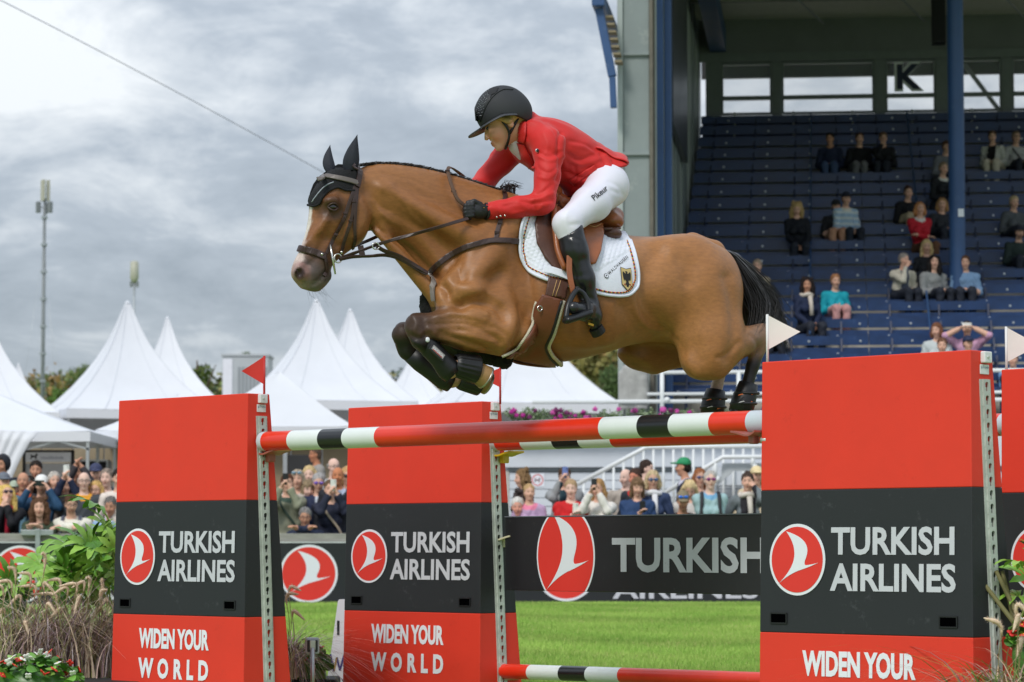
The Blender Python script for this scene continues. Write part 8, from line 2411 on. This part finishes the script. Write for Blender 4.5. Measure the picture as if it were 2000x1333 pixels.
# ---- boots on the legs
def leg_boots():
 def tubeboot(name, pts, rr, label, m=BLK, n=16, rib=0):
  t = tackroot(name, label, 'horse boot', 'protective boots on the horse legs')
  P3 = [hp(*p) for p in pts]; b = MB(); b.tube(P3, rr, n); o = b.build('shell', m, t, True); return t
 t = tubeboot('tendon_boot', [(826, 660, -.17), (840, 680, -.172), (858, 700, -.178), (876, 722, -.188), (884, 730, -.19)], [.046, .048, .046, .054, .050], 'black tendon boot with printed strap on the near foreleg')
 # strap with print on the outside
 a, b_ = hp(840, 676, -.223), hp(868, 702, -.230)
 d = (b_ - a).normalized(); nn = Vector((.25, -1, .25)); nn = (nn - d * nn.dot(d)).normalized(); up = nn.cross(d)
 if up.z < 0: up = -up
 m = MB(); m.box((a + b_) / 2, ((b_ - a).length, .04, .012), basis(d, up, nn)); s = m.build('strap', mat('boot_strap', S(34, 35, 38), .5), t, bevel=.004)
 c = (a + b_) / 2 + nn * .0075
 m = MB(); m.box(c, ((b_ - a).length * .78, .026, .002), basis(d, up, nn)); m.build('strap_plate', mat('boot_plate', S(150, 148, 146), .45, var=.1, vs=60), s)
 lettering('lettering', 'ESKADRON', mat('boot_print', S(224, 222, 220), .5), s, c + nn * .0018 - d * (b_ - a).length * .34, d, up, 0, (b_ - a).length * .68, -.008, .006, bold=.02)
 m = MB(); m.box(c + nn * .0022 - up * .0105, ((b_ - a).length * .62, .003, .001), basis(d, up, nn)); m.build('red_line', mat('boot_red', S(190, 32, 36), .5), s)
 for q in ((835, 664, -.22),):
  m = MB(); m.sphere(hp(*q), (.012, .006, .012), 10, 6); m.build('white_stud', LOGOW, t, True)
 tubeboot('tendon_boot', [(803, 690, .15), (822, 708, .148), (846, 726, .144), (868, 742, .14), (880, 748, .138)], [.046, .047, .046, .05, .046], 'black tendon boot on the far foreleg')
 for (a, b_, y, lab) in (((886, 712), (930, 722), -.197, 'ribbed black bell boot over the near fore hoof'), ((895, 738), (935, 746), .133, 'ribbed black bell boot over the far fore hoof')):
  t = tackroot('bell_boot', lab, 'horse boot', 'protective boots on the horse legs')
  p, q = hp(*a, y), hp(*b_, y); d = (q - p).normalized(); x = d.cross(Vector((0, 1, 0))).normalized(); yv = d.cross(x); l = (q - p).length
  n = 72; v = []; f = []; rings = [(.040, 0), (.052, l * .08), (.055, l * .2), (.060, l * .6), (.066, l * .95), (.066, l), (.058, l)]
  for i, (r_, z) in enumerate(rings):
   for j in range(n):
    a_ = 2 * math.pi * j / n; rr = r_ * (1 + (.035 if 2 <= i <= 3 else 0) * (1 if (j % 4) < 2 else -1))
    v.append(tuple(p + x * rr * math.cos(a_) + yv * rr * math.sin(a_) + d * z))
  for i in range(len(rings) - 1):
   for j in range(n): f.append((i * n + j, i * n + (j + 1) % n, (i + 1) * n + (j + 1) % n, (i + 1) * n + j))
  mesh_obj('bell', v, f, BLK, t, smooth=True)
 for (pts, lab, nr) in (([(1462, 750, -.155), (1458, 765, -.155), (1452, 785, -.155), (1446, 806, -.155)], 'black fetlock boot with orange marks on the near hind leg', True), ([(1398, 762, .15), (1396, 775, .15), (1393, 792, .15), (1391, 808, .15)], 'black fetlock boot with orange marks on the far hind leg', False)):
  t = tubeboot('fetlock_boot', pts, [.047, .054, .060, .058], lab)
  y = pts[0][2] - .06
  x0, y0 = pts[1][0], pts[1][1]
  for k, (dx, dy, w, h_, col) in enumerate([(-12, 6, .03, .006, S(226, 110, 40)), (8, 22, .026, .012, S(226, 120, 40)), (-10, 20, .034, .006, S(206, 206, 206)), (12, 4, .018, .012, S(226, 110, 40))]):
   m = MB(); c = hp(x0 + dx, y0 + dy, y + .004 * abs(dx) / 10)
   m.prism([(-w / 2, -h_ / 2), (w / 2, -h_ * .2), (w / 2 - .006, h_ / 2), (-w / 4, h_ * .2)], .004, basis((1, 0, .15), (-.15, 0, 1), (0, -1, 0)), c); m.build('orange_mark' if k != 2 else 'pale_mark', mat('boot_mark_%d' % (k == 2), col, .5), t)
  for k in range(2):
   P3 = [hp(pts[k + 1][0], pts[k + 1][1] + 4, pts[0][2]) + Vector((math.cos(a) * (.058 + .003 * k), math.sin(a) * (.058 + .003 * k), 0)) for a in [i * math.pi / 10 for i in range(21)]]
   b = MB(); b.tube(P3, .007, 6, cap=False); b.build('strap', mat('boot_strap'), t, True)
leg_boots()
# ================================================================== rider
SKIN = mat('rider_skin', rough=.5, attr='Col', spec=.35)
JACK = mat('red_jacket', S(204, 28, 24), 0.62, var=0.06, vs=8, bump=.10, bs=240, sheen=.1)
BREE = mat('white_breeches', S(226, 226, 238), 0.6, var=0.025, vs=8, bump=.06, bs=240)
BOOT = mat('black_boot', S(24, 25, 28), 0.3, var=0.2, vs=9, coat=.2)
GLOV = mat('black_glove', S(26, 27, 30), 0.5, var=0.2, vs=40, bump=.2, bs=160)
HELM = mat('helmet_matt', S(44, 46, 50), 0.75, var=0.06, vs=30)
HELMV = mat('helmet_visor', S(66, 68, 74), 0.5, var=0.06, vs=30)
rider = thing('person', HO, PSI, 'rider in red jacket, white breeches and dark helmet crouching over the saddle', 'person')
def fbox(pts, m):
 P = np.array([p[:] for p in pts]); return P.min(0) - m, P.max(0) + m
# head frame: looks to the left of the picture and down
def to_h(w): return Vector((w.dot(HX), w.dot(HY), w.z))
HFW = to_h(Vector((-.90, -.10, -.42)).normalized()); HUP = to_h(Vector((-.42, 0, .90))); HUP = (HUP - HFW * HUP.dot(HFW)).normalized(); HLT = HUP.cross(HFW).normalized()
if HLT.y > 0: HLT = -HLT
HC = hp(987, 243, -.005)
def hd(f, u, l=0.0): return HC + HFW * f + HUP * u + HLT * l
HM = basis(HFW, HLT, HUP)
NEAR_ARM = [hp(1071, 284, -.175), hp(1070, 340, -.215), hp(1060, 396, -.235), hp(1010, 406, -.205), hp(958, 412, -.18)]
FAR_ARM = [hp(1002, 288, .175), hp(978, 318, .20), hp(950, 350, .19), hp(930, 370, .14), hp(915, 392, .10)]
NEAR_LEG = [hp(1188, 366, -.10), hp(1150, 400, -.23), hp(1107, 438, -.315), hp(1124, 500, -.335), hp(1142, 560, -.345), hp(1153, 603, -.345)]
FAR_LEG = [Vector((p.x, -p.y, p.z)) for p in NEAR_LEG]
def body():
 F = Field(*fbox([hd(0, .2), hp(1210, 360), *NEAR_LEG, *FAR_LEG, *FAR_ARM, hp(1118, 640, -.45)], .13), .0075)
 # head and face
 F.ell(hd(-.005, .045), (.092, .072, .088), .03, HM)
 F.ell(hd(.043, -.012), (.050, .052, .074), .03, HM)
 F.cone(hd(.0, -.04), hd(.064, -.084), .046, .019, .03, (HLT, .92))
 F.ell(hd(.076, -.090), (.017, .018, .014), .015, HM)
 F.cone(hd(.096, .010), hd(.112, -.026), .007, .009, .012)
 for s in (-1, 1):
  F.ell(hd(.107, -.029, s * .009), (.008, .007, .006), .006, HM)
  F.ell(hd(.092, .010, s * .034), (.016, .017, .011), .012, HM, sub=True)
  F.ell(hd(.080, .010, s * .034), (.014, .013, .010), .006, HM)
  F.ell(hd(.066, -.028, s * .036), (.026, .020, .022), .03, HM)
  F.ell(hd(-.012, -.010, s * .072), (.016, .010, .028), .008, HM)
 F.ell(hd(.093, -.056), (.011, .021, .0065), .008, HM); F.ell(hd(.089, -.068), (.012, .018, .007), .008, HM)
 F.cone(hd(.106, -.0615, -.03), hd(.106, -.0615, .03), .0015, .0015, .004, sub=True)
 F.chain([hd(-.02, -.03), hp(1012, 262), hp(1035, 268)], [.053, .050, .055], .03)
 # trunk and limbs (under the clothes)
 F.chain([hp(1035, 268), hp(1095, 288), hp(1145, 322), hp(1182, 350)], [.065, .072, .066, .07], .03, ((0, 1, 0), 1.3))
 for A in (NEAR_ARM, FAR_ARM): F.chain([hp(1035, 272), A[0]], [.05, .045], .02); F.chain(A, [.045, .038, .034, .031, .026], .015)
 for Lg in (NEAR_LEG, FAR_LEG): F.chain(Lg, [.06, .055, .045, .040, .034, .026], .02); F.cone(Lg[-1], Lg[-1] + (hp(1125, 606, -.40) - NEAR_LEG[-1]) * Vector((1, 1, 1)).x if Lg is NEAR_LEG else Lg[-1] + Vector((-.09, .03, 0)), .03, .026, .02)
 v, f = F.mesh(2)
 sk = np.array(S(226, 174, 146)); c = np.repeat(sk[None], len(v), 0)
 L = np.array([[(Vector(p) - HC).dot(a) for a in (HFW, HLT, HUP)] for p in v])
 def blob(cf, cl, cu, rf, rl, ru): return np.exp(-(((L[:, 0] - cf) / rf) ** 2 + ((np.abs(L[:, 1]) - cl) / rl) ** 2 + ((L[:, 2] - cu) / ru) ** 2))
 m = lambda c, col, t: c * (1 - t[:, None]) + np.array(col) * t[:, None]
 c = m(c, S(206, 122, 104), blob(.07, .045, -.03, .04, .03, .03) * .35)
 c = m(c, S(176, 92, 86), np.clip(blob(.104, 0, -.061, .02, .022, .010) * 1.2, 0, 1) * .8)
 c = m(c, S(120, 84, 62), np.clip(blob(.088, .034, .030, .02, .022, .006) * 1.2, 0, 1) * .8)
 c = m(c, S(84, 62, 54), np.clip(blob(.093, .034, .011, .016, .013, .005) * 1.3, 0, 1) * .7)
 mesh_obj('body', v, f, SKIN, rider, cols=c)
 for s in (-1, 1):
  b = MB(); b.sphere(hd(.088, .0105, s * .034), .0095, 10, 8); b.build('eye', mat('rider_eye', S(64, 66, 62), .1), rider, True)
body()
def vnorm(v, f):
 n = normals(v, f)
 if (n * (v - v.mean(0))).sum() < 0: n = -n
 return n
def creases(v, f, strokes, side=-1):
 n = vnorm(v, f); px, py = project(v); W = np.zeros(len(v)); face = sstep(-.1, .4, -n[:, 1])
 for pts, w, dep in strokes:
  q = catmull(np.array(pts, float), 5); d = np.full(len(v), 1e9)
  for a, b in zip(q[:-1], q[1:]):
   e = b - a; t = np.clip(((px - a[0]) * e[0] + (py - a[1]) * e[1]) / (e @ e + 1e-9), 0, 1); d = np.minimum(d, np.hypot(px - a[0] - t * e[0], py - a[1] - t * e[1]))
  W += dep * np.exp(-(d / w) ** 2)
 return v + n * (W * face)[:, None]
def jacket():
 F = Field(*fbox([hp(1000, 220, .25), hp(1240, 400, -.28), *NEAR_ARM, *FAR_ARM], .11), .0075)
 F.loft(rail([(1024, 240), (1052, 228), (1092, 238), (1128, 256), (1160, 277), (1190, 297), (1214, 314), (1228, 330)]),
           rail([(1004, 286), (1016, 312), (1046, 332), (1080, 350), (1108, 372), (1122, 398), (1150, 410), (1180, 405)]),
           [.080, .142, .165, .150, .142, .165, .186, .190], k=.02)
 for A, rr in ((NEAR_ARM, [.074, .060, .054, .048, .042]), (FAR_ARM, [.072, .058, .052, .047, .041])):
  F.chain(A, rr, .022)
 F.cone(hp(1045, 262, -.08), NEAR_ARM[0], .075, .072, .03); F.cone(hp(1035, 268, .08), FAR_ARM[0], .07, .07, .03)
 # collar
 F.cone(hp(1014, 252), hp(1030, 246), .062, .07, .02)
 # opening for the neck and open cuffs
 F.cone(hp(998, 258), hp(1014, 254), .058, .05, .006, sub=True)
 F.cone(NEAR_ARM[-1], NEAR_ARM[-1] + (NEAR_ARM[-1] - NEAR_ARM[-2]) * .8, .031, .034, .004, sub=True)
 a_, b_ = hp(1100, 392, -.19), hp(1226, 324, -.20)
 up = Vector((-(b_ - a_).z, 0, (b_ - a_).x)).normalized()
 sl, X, Y, Z = F.region((a_.x - .02, F.lo[1], F.lo[2]), F.lo + F.n * F.h)
 cut = -((X - a_.x) * up.x + (Z - a_.z) * up.z) + .006 * np.sin(X * 40) - .035 * np.clip((X - a_.x) / .3, 0, 1) * np.clip(1 - (X - a_.x) / .3, 0, 1) * 4 + 0 * Y
 F.d[sl] = np.maximum(F.d[sl], cut.astype(np.float32))
 v, f = F.mesh(2)
 v = creases(v, f, [([(1050, 298), (1072, 306), (1096, 296)], 3, -.005), ([(1052, 306), (1074, 315), (1098, 306)], 3.5, .005), ([(1052, 330), (1072, 338), (1090, 326)], 3, -.004), ([(1050, 345), (1070, 350), (1086, 340)], 3, .004), ([(1094, 262), (1090, 292), (1094, 330), (1088, 352)], 3.5, -.009), ([(1102, 268), (1099, 300), (1104, 330)], 5, .005),
  ([(1046, 380), (1062, 374), (1078, 362)], 3, -.006), ([(1042, 390), (1060, 386), (1080, 378)], 3, .006), ([(1040, 398), (1056, 396), (1078, 392)], 3, -.006), ([(1050, 412), (1060, 402)], 3, .005), ([(1020, 394), (1040, 400), (1050, 416)], 3, -.005), ([(1012, 396), (1026, 404), (1034, 418)], 3, .004),
  ([(1108, 300), (1130, 312), (1162, 302)], 3.5, -.006), ([(1110, 312), (1138, 322), (1172, 310)], 4, .006), ([(1104, 334), (1132, 346), (1168, 334)], 3.5, -.007), ([(1108, 346), (1140, 354), (1178, 344)], 4, .006), ([(1102, 356), (1130, 366), (1165, 356)], 3, -.005), ([(1112, 275), (1140, 282), (1166, 296)], 2.5, -.004), ([(1118, 284), (1144, 290), (1166, 304)], 3, .003),
  ([(1172, 302), (1184, 330), (1178, 358)], 3, -.006), ([(1182, 304), (1194, 330), (1190, 350)], 4, .006), ([(1196, 316), (1204, 334), (1200, 346)], 3, -.005), ([(1118, 368), (1126, 345), (1122, 325)], 3, -.005),
  ([(984, 403), (1008, 398), (1032, 404)], 2.5, -.003), ([(1000, 418), (1025, 413)], 3, .003), ([(972, 404), (976, 424)], 2, -.003), ([(1030, 268), (1040, 296), (1050, 326)], 3, -.007), ([(1022, 288), (1034, 312)], 4, .005), ([(1060, 238), (1084, 260), (1094, 288)], 2.5, -.004), ([(1062, 262), (1070, 282), (1066, 300)], 4, .003)])
 n_ = vnorm(v, f); ox = v[:, 0] * 40 + v[:, 2] * 22
 v = v + n_ * (.0028 * np.sin(ox + 3 * np.sin(v[:, 2] * 27 + v[:, 1] * 9)) * np.sin(v[:, 2] * 31 - v[:, 1] * 14))[:, None]
 j = mesh_obj('jacket', v, f, JACK, rider)
 ww = [h2w(p) for p in v]; BJ = BVHTree.FromPolygons([tuple(p) for p in ww], [tuple(int(i) for i in q) for q in f])
 # split tail of the jacket standing off the back
 def sheet(nm, quad, th=.004):
  rows = []
  A, B, C_, D_ = quad; n = 10; vv = []; ff = []
  for i in range(n + 1):
   for k in range(n + 1):
    s, t = i / n, k / n
    p = (A * (1 - s) + B * s) * (1 - t) + (D_ * (1 - s) + C_ * s) * t
    p = p + Vector((0, 0, .012 * math.sin(s * math.pi) * t + .006 * math.sin(t * 9)))
    vv.append(tuple(p))
  for i in range(n):
   for k in range(n): a = i * (n + 1) + k; ff.append((a, a + 1, a + n + 2, a + n + 1))
  o = mesh_obj(nm, vv, ff, JACK, j); s_ = o.modifiers.new('t', 'SOLIDIFY'); s_.thickness = th; return o
 sheet('tail_flap', (hp(1165, 288, -.13), hp(1160, 276, .02), hp(1222, 306, .03), hp(1229, 320, -.15)))
 # collar leaf, lapel, buttons, badge
 def patchj(name, poly, m, lift=.006, th=.004): return patch(name, poly, m, j, 4, lift, th, bvh=BJ)
 patchj('collar_leaf', [(1014, 248), (1024, 238), (1030, 242), (1030, 262), (1027, 279), (1014, 277), (1011, 262)], mat('jacket_deep', S(190, 30, 28), .6, var=.05, bump=.1, bs=240), .010)
 patchj('lapel', [(1012, 280), (1026, 282), (1038, 310), (1046, 330), (1034, 328), (1020, 308)], JACK, .007)
 patchj('pocket_flap', [(1112, 352), (1160, 322), (1166, 332), (1120, 362)], JACK, .006)
 p = hitp(1051, 294, .006, bvh=BJ); b = MB(); b.sphere(p, (.010, .005, .010), 12, 8); bd = b.build('badge', mat('badge_rim', S(196, 200, 204), .3, metal=.6), j, True)
 b = MB(); b.sphere(p + Vector((0, -.002, 0)), (.008, .005, .008), 12, 8); b.build('badge_face', mat('badge_dark', S(30, 48, 56), .4), bd, True)
 for a, q in ((970, 424), (978, 422), (986, 421)):
  b = MB(); b.sphere(hitp(a, q, .002, bvh=BJ), .0055, 8, 6); b.build('button', METAL, j, True)
 p = hitp(1032, 318, .004, bvh=BJ)
 try: lettering('lettering', 'Pik', LOGOW, j, p, (1, 0, 0), (0, -.2, 1), 0, .028, 0, .014, lift=.004)
 except Exception: pass
 # white shirt and stock at the throat
 F = Field(*fbox([hp(985, 300), hp(1020, 250)], .07), .006)
 F.chain([hp(1004, 268), hp(1012, 285), hp(1022, 300)], [.044, .040, .036], .02)
 v, f = F.mesh(1); mesh_obj('shirt', v, f, BREE, rider)
jacket()
def lettering_px(name, s, m, parent, a, b, hpx, bvh, lift, bold=.012):
 v, f = text_mesh(s, bold); lo, hi = v.min(0), v.max(0); L_ = math.hypot(b[0] - a[0], b[1] - a[1]); ux, uy = (b[0] - a[0]) / L_, (b[1] - a[1]) / L_
 out = []
 for p in v:
  x = (p[0] - lo[0]) / (hi[0] - lo[0]) * L_; y = (p[1] - lo[1]) / (hi[1] - lo[1]) * hpx
  out.append(tuple(hitp(a[0] + ux * x + uy * y, a[1] + uy * x - ux * y, lift, None, bvh)))
 return mesh_obj(name, out, f, m, parent, smooth=False)
def breeches():
 F = Field(*fbox([hp(1230, 300), *NEAR_LEG[:4], *FAR_LEG[:4]], .14), .0085)
 F.ell(hp(1174, 354), (.095, .16, .09), .04)
 for s, Lg in ((-1, NEAR_LEG), (1, FAR_LEG)):
  F.ell(hp(1180, 360, s * .105), (.092, .094, .092), .04)
  F.chain([Lg[0], Lg[1], Lg[2]], [.100, .078, .060], .03); F.cone(Lg[2], Lg[3], .063, .050, .03)
  F.ell(Lg[1] + Vector((.03, 0, -.01)), (.075, .055, .055), .04)
 v, f = F.mesh(2)
 v = creases(v, f, [([(1150, 375), (1120, 400), (1100, 425)], 8, .004), ([(1190, 355), (1208, 365), (1216, 380)], 4, -.004), ([(1195, 372), (1208, 378)], 4, -.004), ([(1115, 440), (1130, 438)], 4, -.004), ([(1108, 415), (1104, 440), (1110, 456)], 3, .002)])
 o = mesh_obj('breeches', v, f, BREE, rider)
 BB = BVHTree.FromPolygons([tuple(h2w(p)) for p in v], [tuple(int(i) for i in q) for q in f])
 a, b = hitp(1162, 390, .002, bvh=BB), hitp(1186, 372, .002, bvh=BB); d = (b - a); L_ = d.length; d.normalize()
 _, n = hit(1174, 381, 0, BB); nn = Vector((n.dot(HX), n.dot(HY), n.z)); nn = (nn - d * nn.dot(d)).normalized(); up = nn.cross(d)
 if up.z < 0: up = -up
 lettering_px('lettering', 'Pikeur', mat('print_black', S(24, 24, 28), .6), o, (1161, 393), (1188, 371), 11.5, BB, .003)
breeches()
def boots():
 for s, Lg in ((-1, NEAR_LEG), (1, FAR_LEG)):
  F = Field(*fbox([*Lg[2:], Lg[-1] + Vector((-.14, s * .12, -.12))], .11), .0075)
  k = lambda px, py, y: (hp(px, py, y) if s < 0 else Vector((hp(px, py, y).x, -y, hp(px, py, y).z)))
  F.chain([k(1113, 452, -.322), k(1122, 492, -.335), k(1138, 545, -.344), k(1151, 592, -.346)], [.064, .061, .053, .042], .03)
  F.cone(k(1126, 446, -.36), k(1124, 470, -.355), .020, .04, .02)
  # cut the slanting top
  n = k(1128, 425, -.33) - k(1120, 470, -.33); c = k(1112, 452, -.33)
  sl, X, Y, Z = F.region(F.lo, F.lo + F.n * F.h)
  nn = (k(1136, 436, -.33) - k(1088, 470, -.33)); up = Vector((-nn.z, 0, nn.x)).normalized()
  if up.z < 0: up = -up
  pl = (X - c.x) * up.x + (Y - c.y) * up.y + (Z - c.z) * up.z
  F.d = np.maximum(F.d, (pl + 0 * F.d).astype(np.float32))
  F.chain([k(1152, 598, -.346), k(1158, 622, -.345)], [.042, .036], .02)
  F.chain([k(1158, 616, -.345), k(1140, 609, -.39), k(1120, 602, -.445)], [.038, .037, .030], .035)
  F.cone(k(1160, 628, -.345), k(1165, 640, -.34), .030, .026, .008)
  v, f = F.mesh(1)
  if s < 0: v = creases(v, f, [([(1135, 585), (1150, 582), (1160, 588)], 4, -.004), ([(1138, 595), (1152, 594), (1162, 600)], 4, .004), ([(1118, 470), (1130, 510), (1146, 560)], 5, .003), ([(1100, 500), (1125, 510), (1140, 506)], 6, -.003), ([(1108, 535), (1130, 540), (1148, 535)], 6, -.003), ([(1112, 462), (1132, 470)], 3, -.003)])
  o = mesh_obj('boot', v, f, BOOT, rider)
  b = MB(); a, e = k(1163, 640, -.342), k(1170, 652, -.336); b.tube([a, a.lerp(e, .5), e], [.034, .034, .035], 14); b.build('heel', mat('boot_heel', S(18, 18, 19), .6), o, bevel=.002)
  b = MB(); b.tube([k(1146, 606, -.37), k(1160, 604, -.36), k(1170, 612, -.34)], .0065, 6); b.build('spur_strap', BOOT, o, True)
  if s < 0:
   b = MB(); b.box(k(1154, 634, -.375), (.028, .004, .010), Matrix.Rotation(.25, 3, 'Y')); b.build('yellow_tab', mat('yellow_tab', S(214, 164, 40), .5), o)
boots()
def glove(s):
 W = NEAR_ARM[-1] if s < 0 else FAR_ARM[-1]
 o = Vector((-.062, .004, -.004)) if s < 0 else Vector((-.06, -.01, -.01))
 c = W + o
 F = Field(*fbox([c, W], .12), .0055)
 y = -1 if s < 0 else 1
 F.cone(W + Vector((.004, 0, 0)), c + Vector((.03, 0, .0)), .030, .030, .015)
 F.ell(c, (.046, .028, .036), .015)
 # four fingers folded round the reins: knuckle - middle joint - tip
 for i in range(4):
  z = .024 - .0165 * i; ln = (1.0, 1.06, 1.0, .84)[i]
  kx = c + Vector((-.036, y * .016, z)); m1 = c + Vector((-.036 - .030 * ln, y * .006, z - .004)); m2 = c + Vector((-.034 - .026 * ln, -y * .018, z - .008)); tp = c + Vector((-.028, -y * .024, z - .008))
  F.chain([kx, m1, m2, tp], [.0105, .0098, .0092, .0085], .004)
 # thumb on top, closing on the rein
 F.chain([c + Vector((.006, y * .012, .030)), c + Vector((-.024, y * .010, .042)), c + Vector((-.054, y * .0, .036))], [.0125, .011, .0095], .006)
 v, f = F.mesh(1); g = mesh_obj('glove', v, f, GLOV, rider)
 b = MB(); P3 = [c + Vector((.042, math.cos(a) * .034, math.sin(a) * .036)) for a in [i * math.pi / 10 for i in range(21)]]; b.tube(P3, .006, 6, cap=False); b.build('cuff_band', GLOV, g, True)
 b = MB(); b.box(c + Vector((.022, -.0295 if s < 0 else .0295, .010)), (.03, .004, .026)); b.build('tab', GLOV, g, bevel=.002)
 b = MB(); b.sphere(c + Vector((.014, y * .0335, .012)), .003, 6, 5); b.build('stud', mat('gold_stud', S(190, 150, 70), .3, metal=.8), g, True)
glove(-1); glove(1)
def helmet():
 a = .26
 HF_ = to_h(Vector((-math.cos(a), -.1, -math.sin(a))).normalized()); HU_ = to_h(Vector((-math.sin(a), 0, math.cos(a)))); HU_ = (HU_ - HF_ * HU_.dot(HF_)).normalized(); HL_ = HU_.cross(HF_).normalized()
 if HL_.y > 0: HL_ = -HL_
 M = basis(HF_, HL_, HU_); c = hp(981, 218, -.005)
 q = lambda f, u, l=0.0: c + HF_ * f + HU_ * u + HL_ * l
 F = Field(*fbox([q(.2, 0), q(-.16, 0), q(0, .15), q(0, -.1), q(0, 0, .14), q(0, 0, -.14)], .03), .0055)
 F.ell(q(0, .0), (.128, .106, .122), .02, M)
 F.ell(q(-.02, -.02), (.118, .102, .10), .02, M)
 # underside: slanting cut, deeper at the back of the head
 sl, X, Y, Z = F.region(F.lo, F.lo + F.n * F.h)
 lx = (X - c.x) * HF_.x + (Y - c.y) * HF_.y + (Z - c.z) * HF_.z; lu = (X - c.x) * HU_.x + (Y - c.y) * HU_.y + (Z - c.z) * HU_.z
 edge = np.interp(lx, [-.13, -.09, -.04, .02, .08, .14], [-.075, -.078, -.045, -.030, -.045, -.062]).astype(np.float32)
 F.d = np.maximum(F.d, edge - lu)
 F.ell(q(-.01, -.075), (.098, .078, .10), .004, M, sub=True)
 v, f = F.mesh(2); h = mesh_obj('helmet', v, f, HELM, rider)
 # visor: thin curved brim
 n, mm = 26, 5; vv = []; ff = []
 for top in (0, 1):
  for i in range(n + 1):
   th = -1.95 + 3.9 * i / n
   for k in range(mm + 1):
    s = k / mm; out = .050 * (max(0, math.cos(th * .80)) ** .8) + .012
    R1, R2 = .124 + out * s, .104 + out * s * .75
    f_ = R1 * math.cos(th); l_ = R2 * math.sin(th)
    u_ = np.interp(f_, [-.13, -.05, .02, .08, .14, .19], [-.05, -.036, -.026, -.040, -.056, -.066]) - .010 * s + (0 if top else -.006)
    vv.append(tuple(q(f_, float(u_), l_)))
 k0 = (n + 1) * (mm + 1)
 for i in range(n):
  for k in range(mm):
   a_ = i * (mm + 1) + k; ff.append((a_, a_ + 1, a_ + mm + 2, a_ + mm + 1)); b_ = a_ + k0; ff.append((b_, b_ + mm + 1, b_ + mm + 2, b_ + 1))
  a_ = i * (mm + 1) + mm; ff.append((a_, a_ + k0, a_ + k0 + mm + 1, a_ + mm + 1)); a_ = i * (mm + 1); ff.append((a_, a_ + mm + 1, a_ + k0 + mm + 1, a_ + k0))
 mesh_obj('visor', vv, ff, HELMV, h)
 BH = BVHTree.FromPolygons([tuple(h2w(p)) for p in v], [tuple(int(i) for i in k) for k in f])
 # raised centre panel with crystals
 patch('centre_panel', [(929, 236), (927, 215), (933, 200), (944, 186), (952, 184), (960, 186), (958, 196), (946, 214), (938, 238)], mat('helmet_panel', S(38, 40, 44), .6), h, 3.5, .003, .003, bvh=BH)
 patch('top_vent', [(950, 180), (964, 171), (974, 172), (970, 182), (956, 188)], mat('helmet_vent', S(34, 35, 38), .8), h, 3.5, .002, .002, bvh=BH)
 b = MB()
 for i in range(7):
  for k in range(9):
   s = k / 8; x = 932 + 3.1 * i * (1 - .35 * s) - 2 * s + (8 - k) * .9; y_ = 226 - 30 * (1 - s) - 3.0 * i * (1 - s) * 1.2 + 0
   if k % 1 == 0 and (i * 9 + k) % 4 != 3:
    b.sphere(hitp(x, y_, .0055, bvh=BH), .0015, 5, 4)
 b.build('crystals', mat('crystal', S(210, 214, 220), .15, metal=.5), h, True, kind='stuff')
 edge_tube('seam', [(938, 238), (948, 212), (962, 190), (982, 176), (1002, 176)], .0022, mat('helmet_panel'), h, .003, bvh=BH)
 # harness
 b = MB(); b.tube([Vector(p) for p in catmull(np.array([hd(.025, .03, .070)[:], hd(.012, -.02, .072)[:], hd(.012, -.055, .064)[:], hd(.03, -.085, .052)[:], hd(.048, -.105, .0)[:], hd(.03, -.085, -.052)[:], hd(.012, -.02, -.072)[:]]), 4)], .0065, 6); b.build('chin_strap', BLK, h, True)
 b = MB(); b.tube([Vector(p) for p in catmull(np.array([hd(-.085, .015, .050)[:], hd(-.04, -.02, .068)[:], hd(.010, -.058, .066)[:]]), 4)], .0065, 6); b.build('rear_strap', BLK, h, True)
 # blond hair gathered under the helmet
 F = Field(*fbox([hd(-.1, .05), hd(.04, -.06)], .11), .006)
 F.ell(hd(-.035, .012), (.070, .080, .052), .02, HM); F.ell(hd(-.078, -.005), (.040, .052, .046), .02, HM)
 for s_ in (-1, 1): F.cone(hd(.03, .03, s_ * .066), hd(-.01, -.005, s_ * .076), .012, .016, .012)
 v, f = F.mesh(1); mesh_obj('hair', v, f, mat('blond_hair', S(196, 164, 116), .5, var=.3, vs=60, stretch=(1, 1, 6)), rider)
helmet()
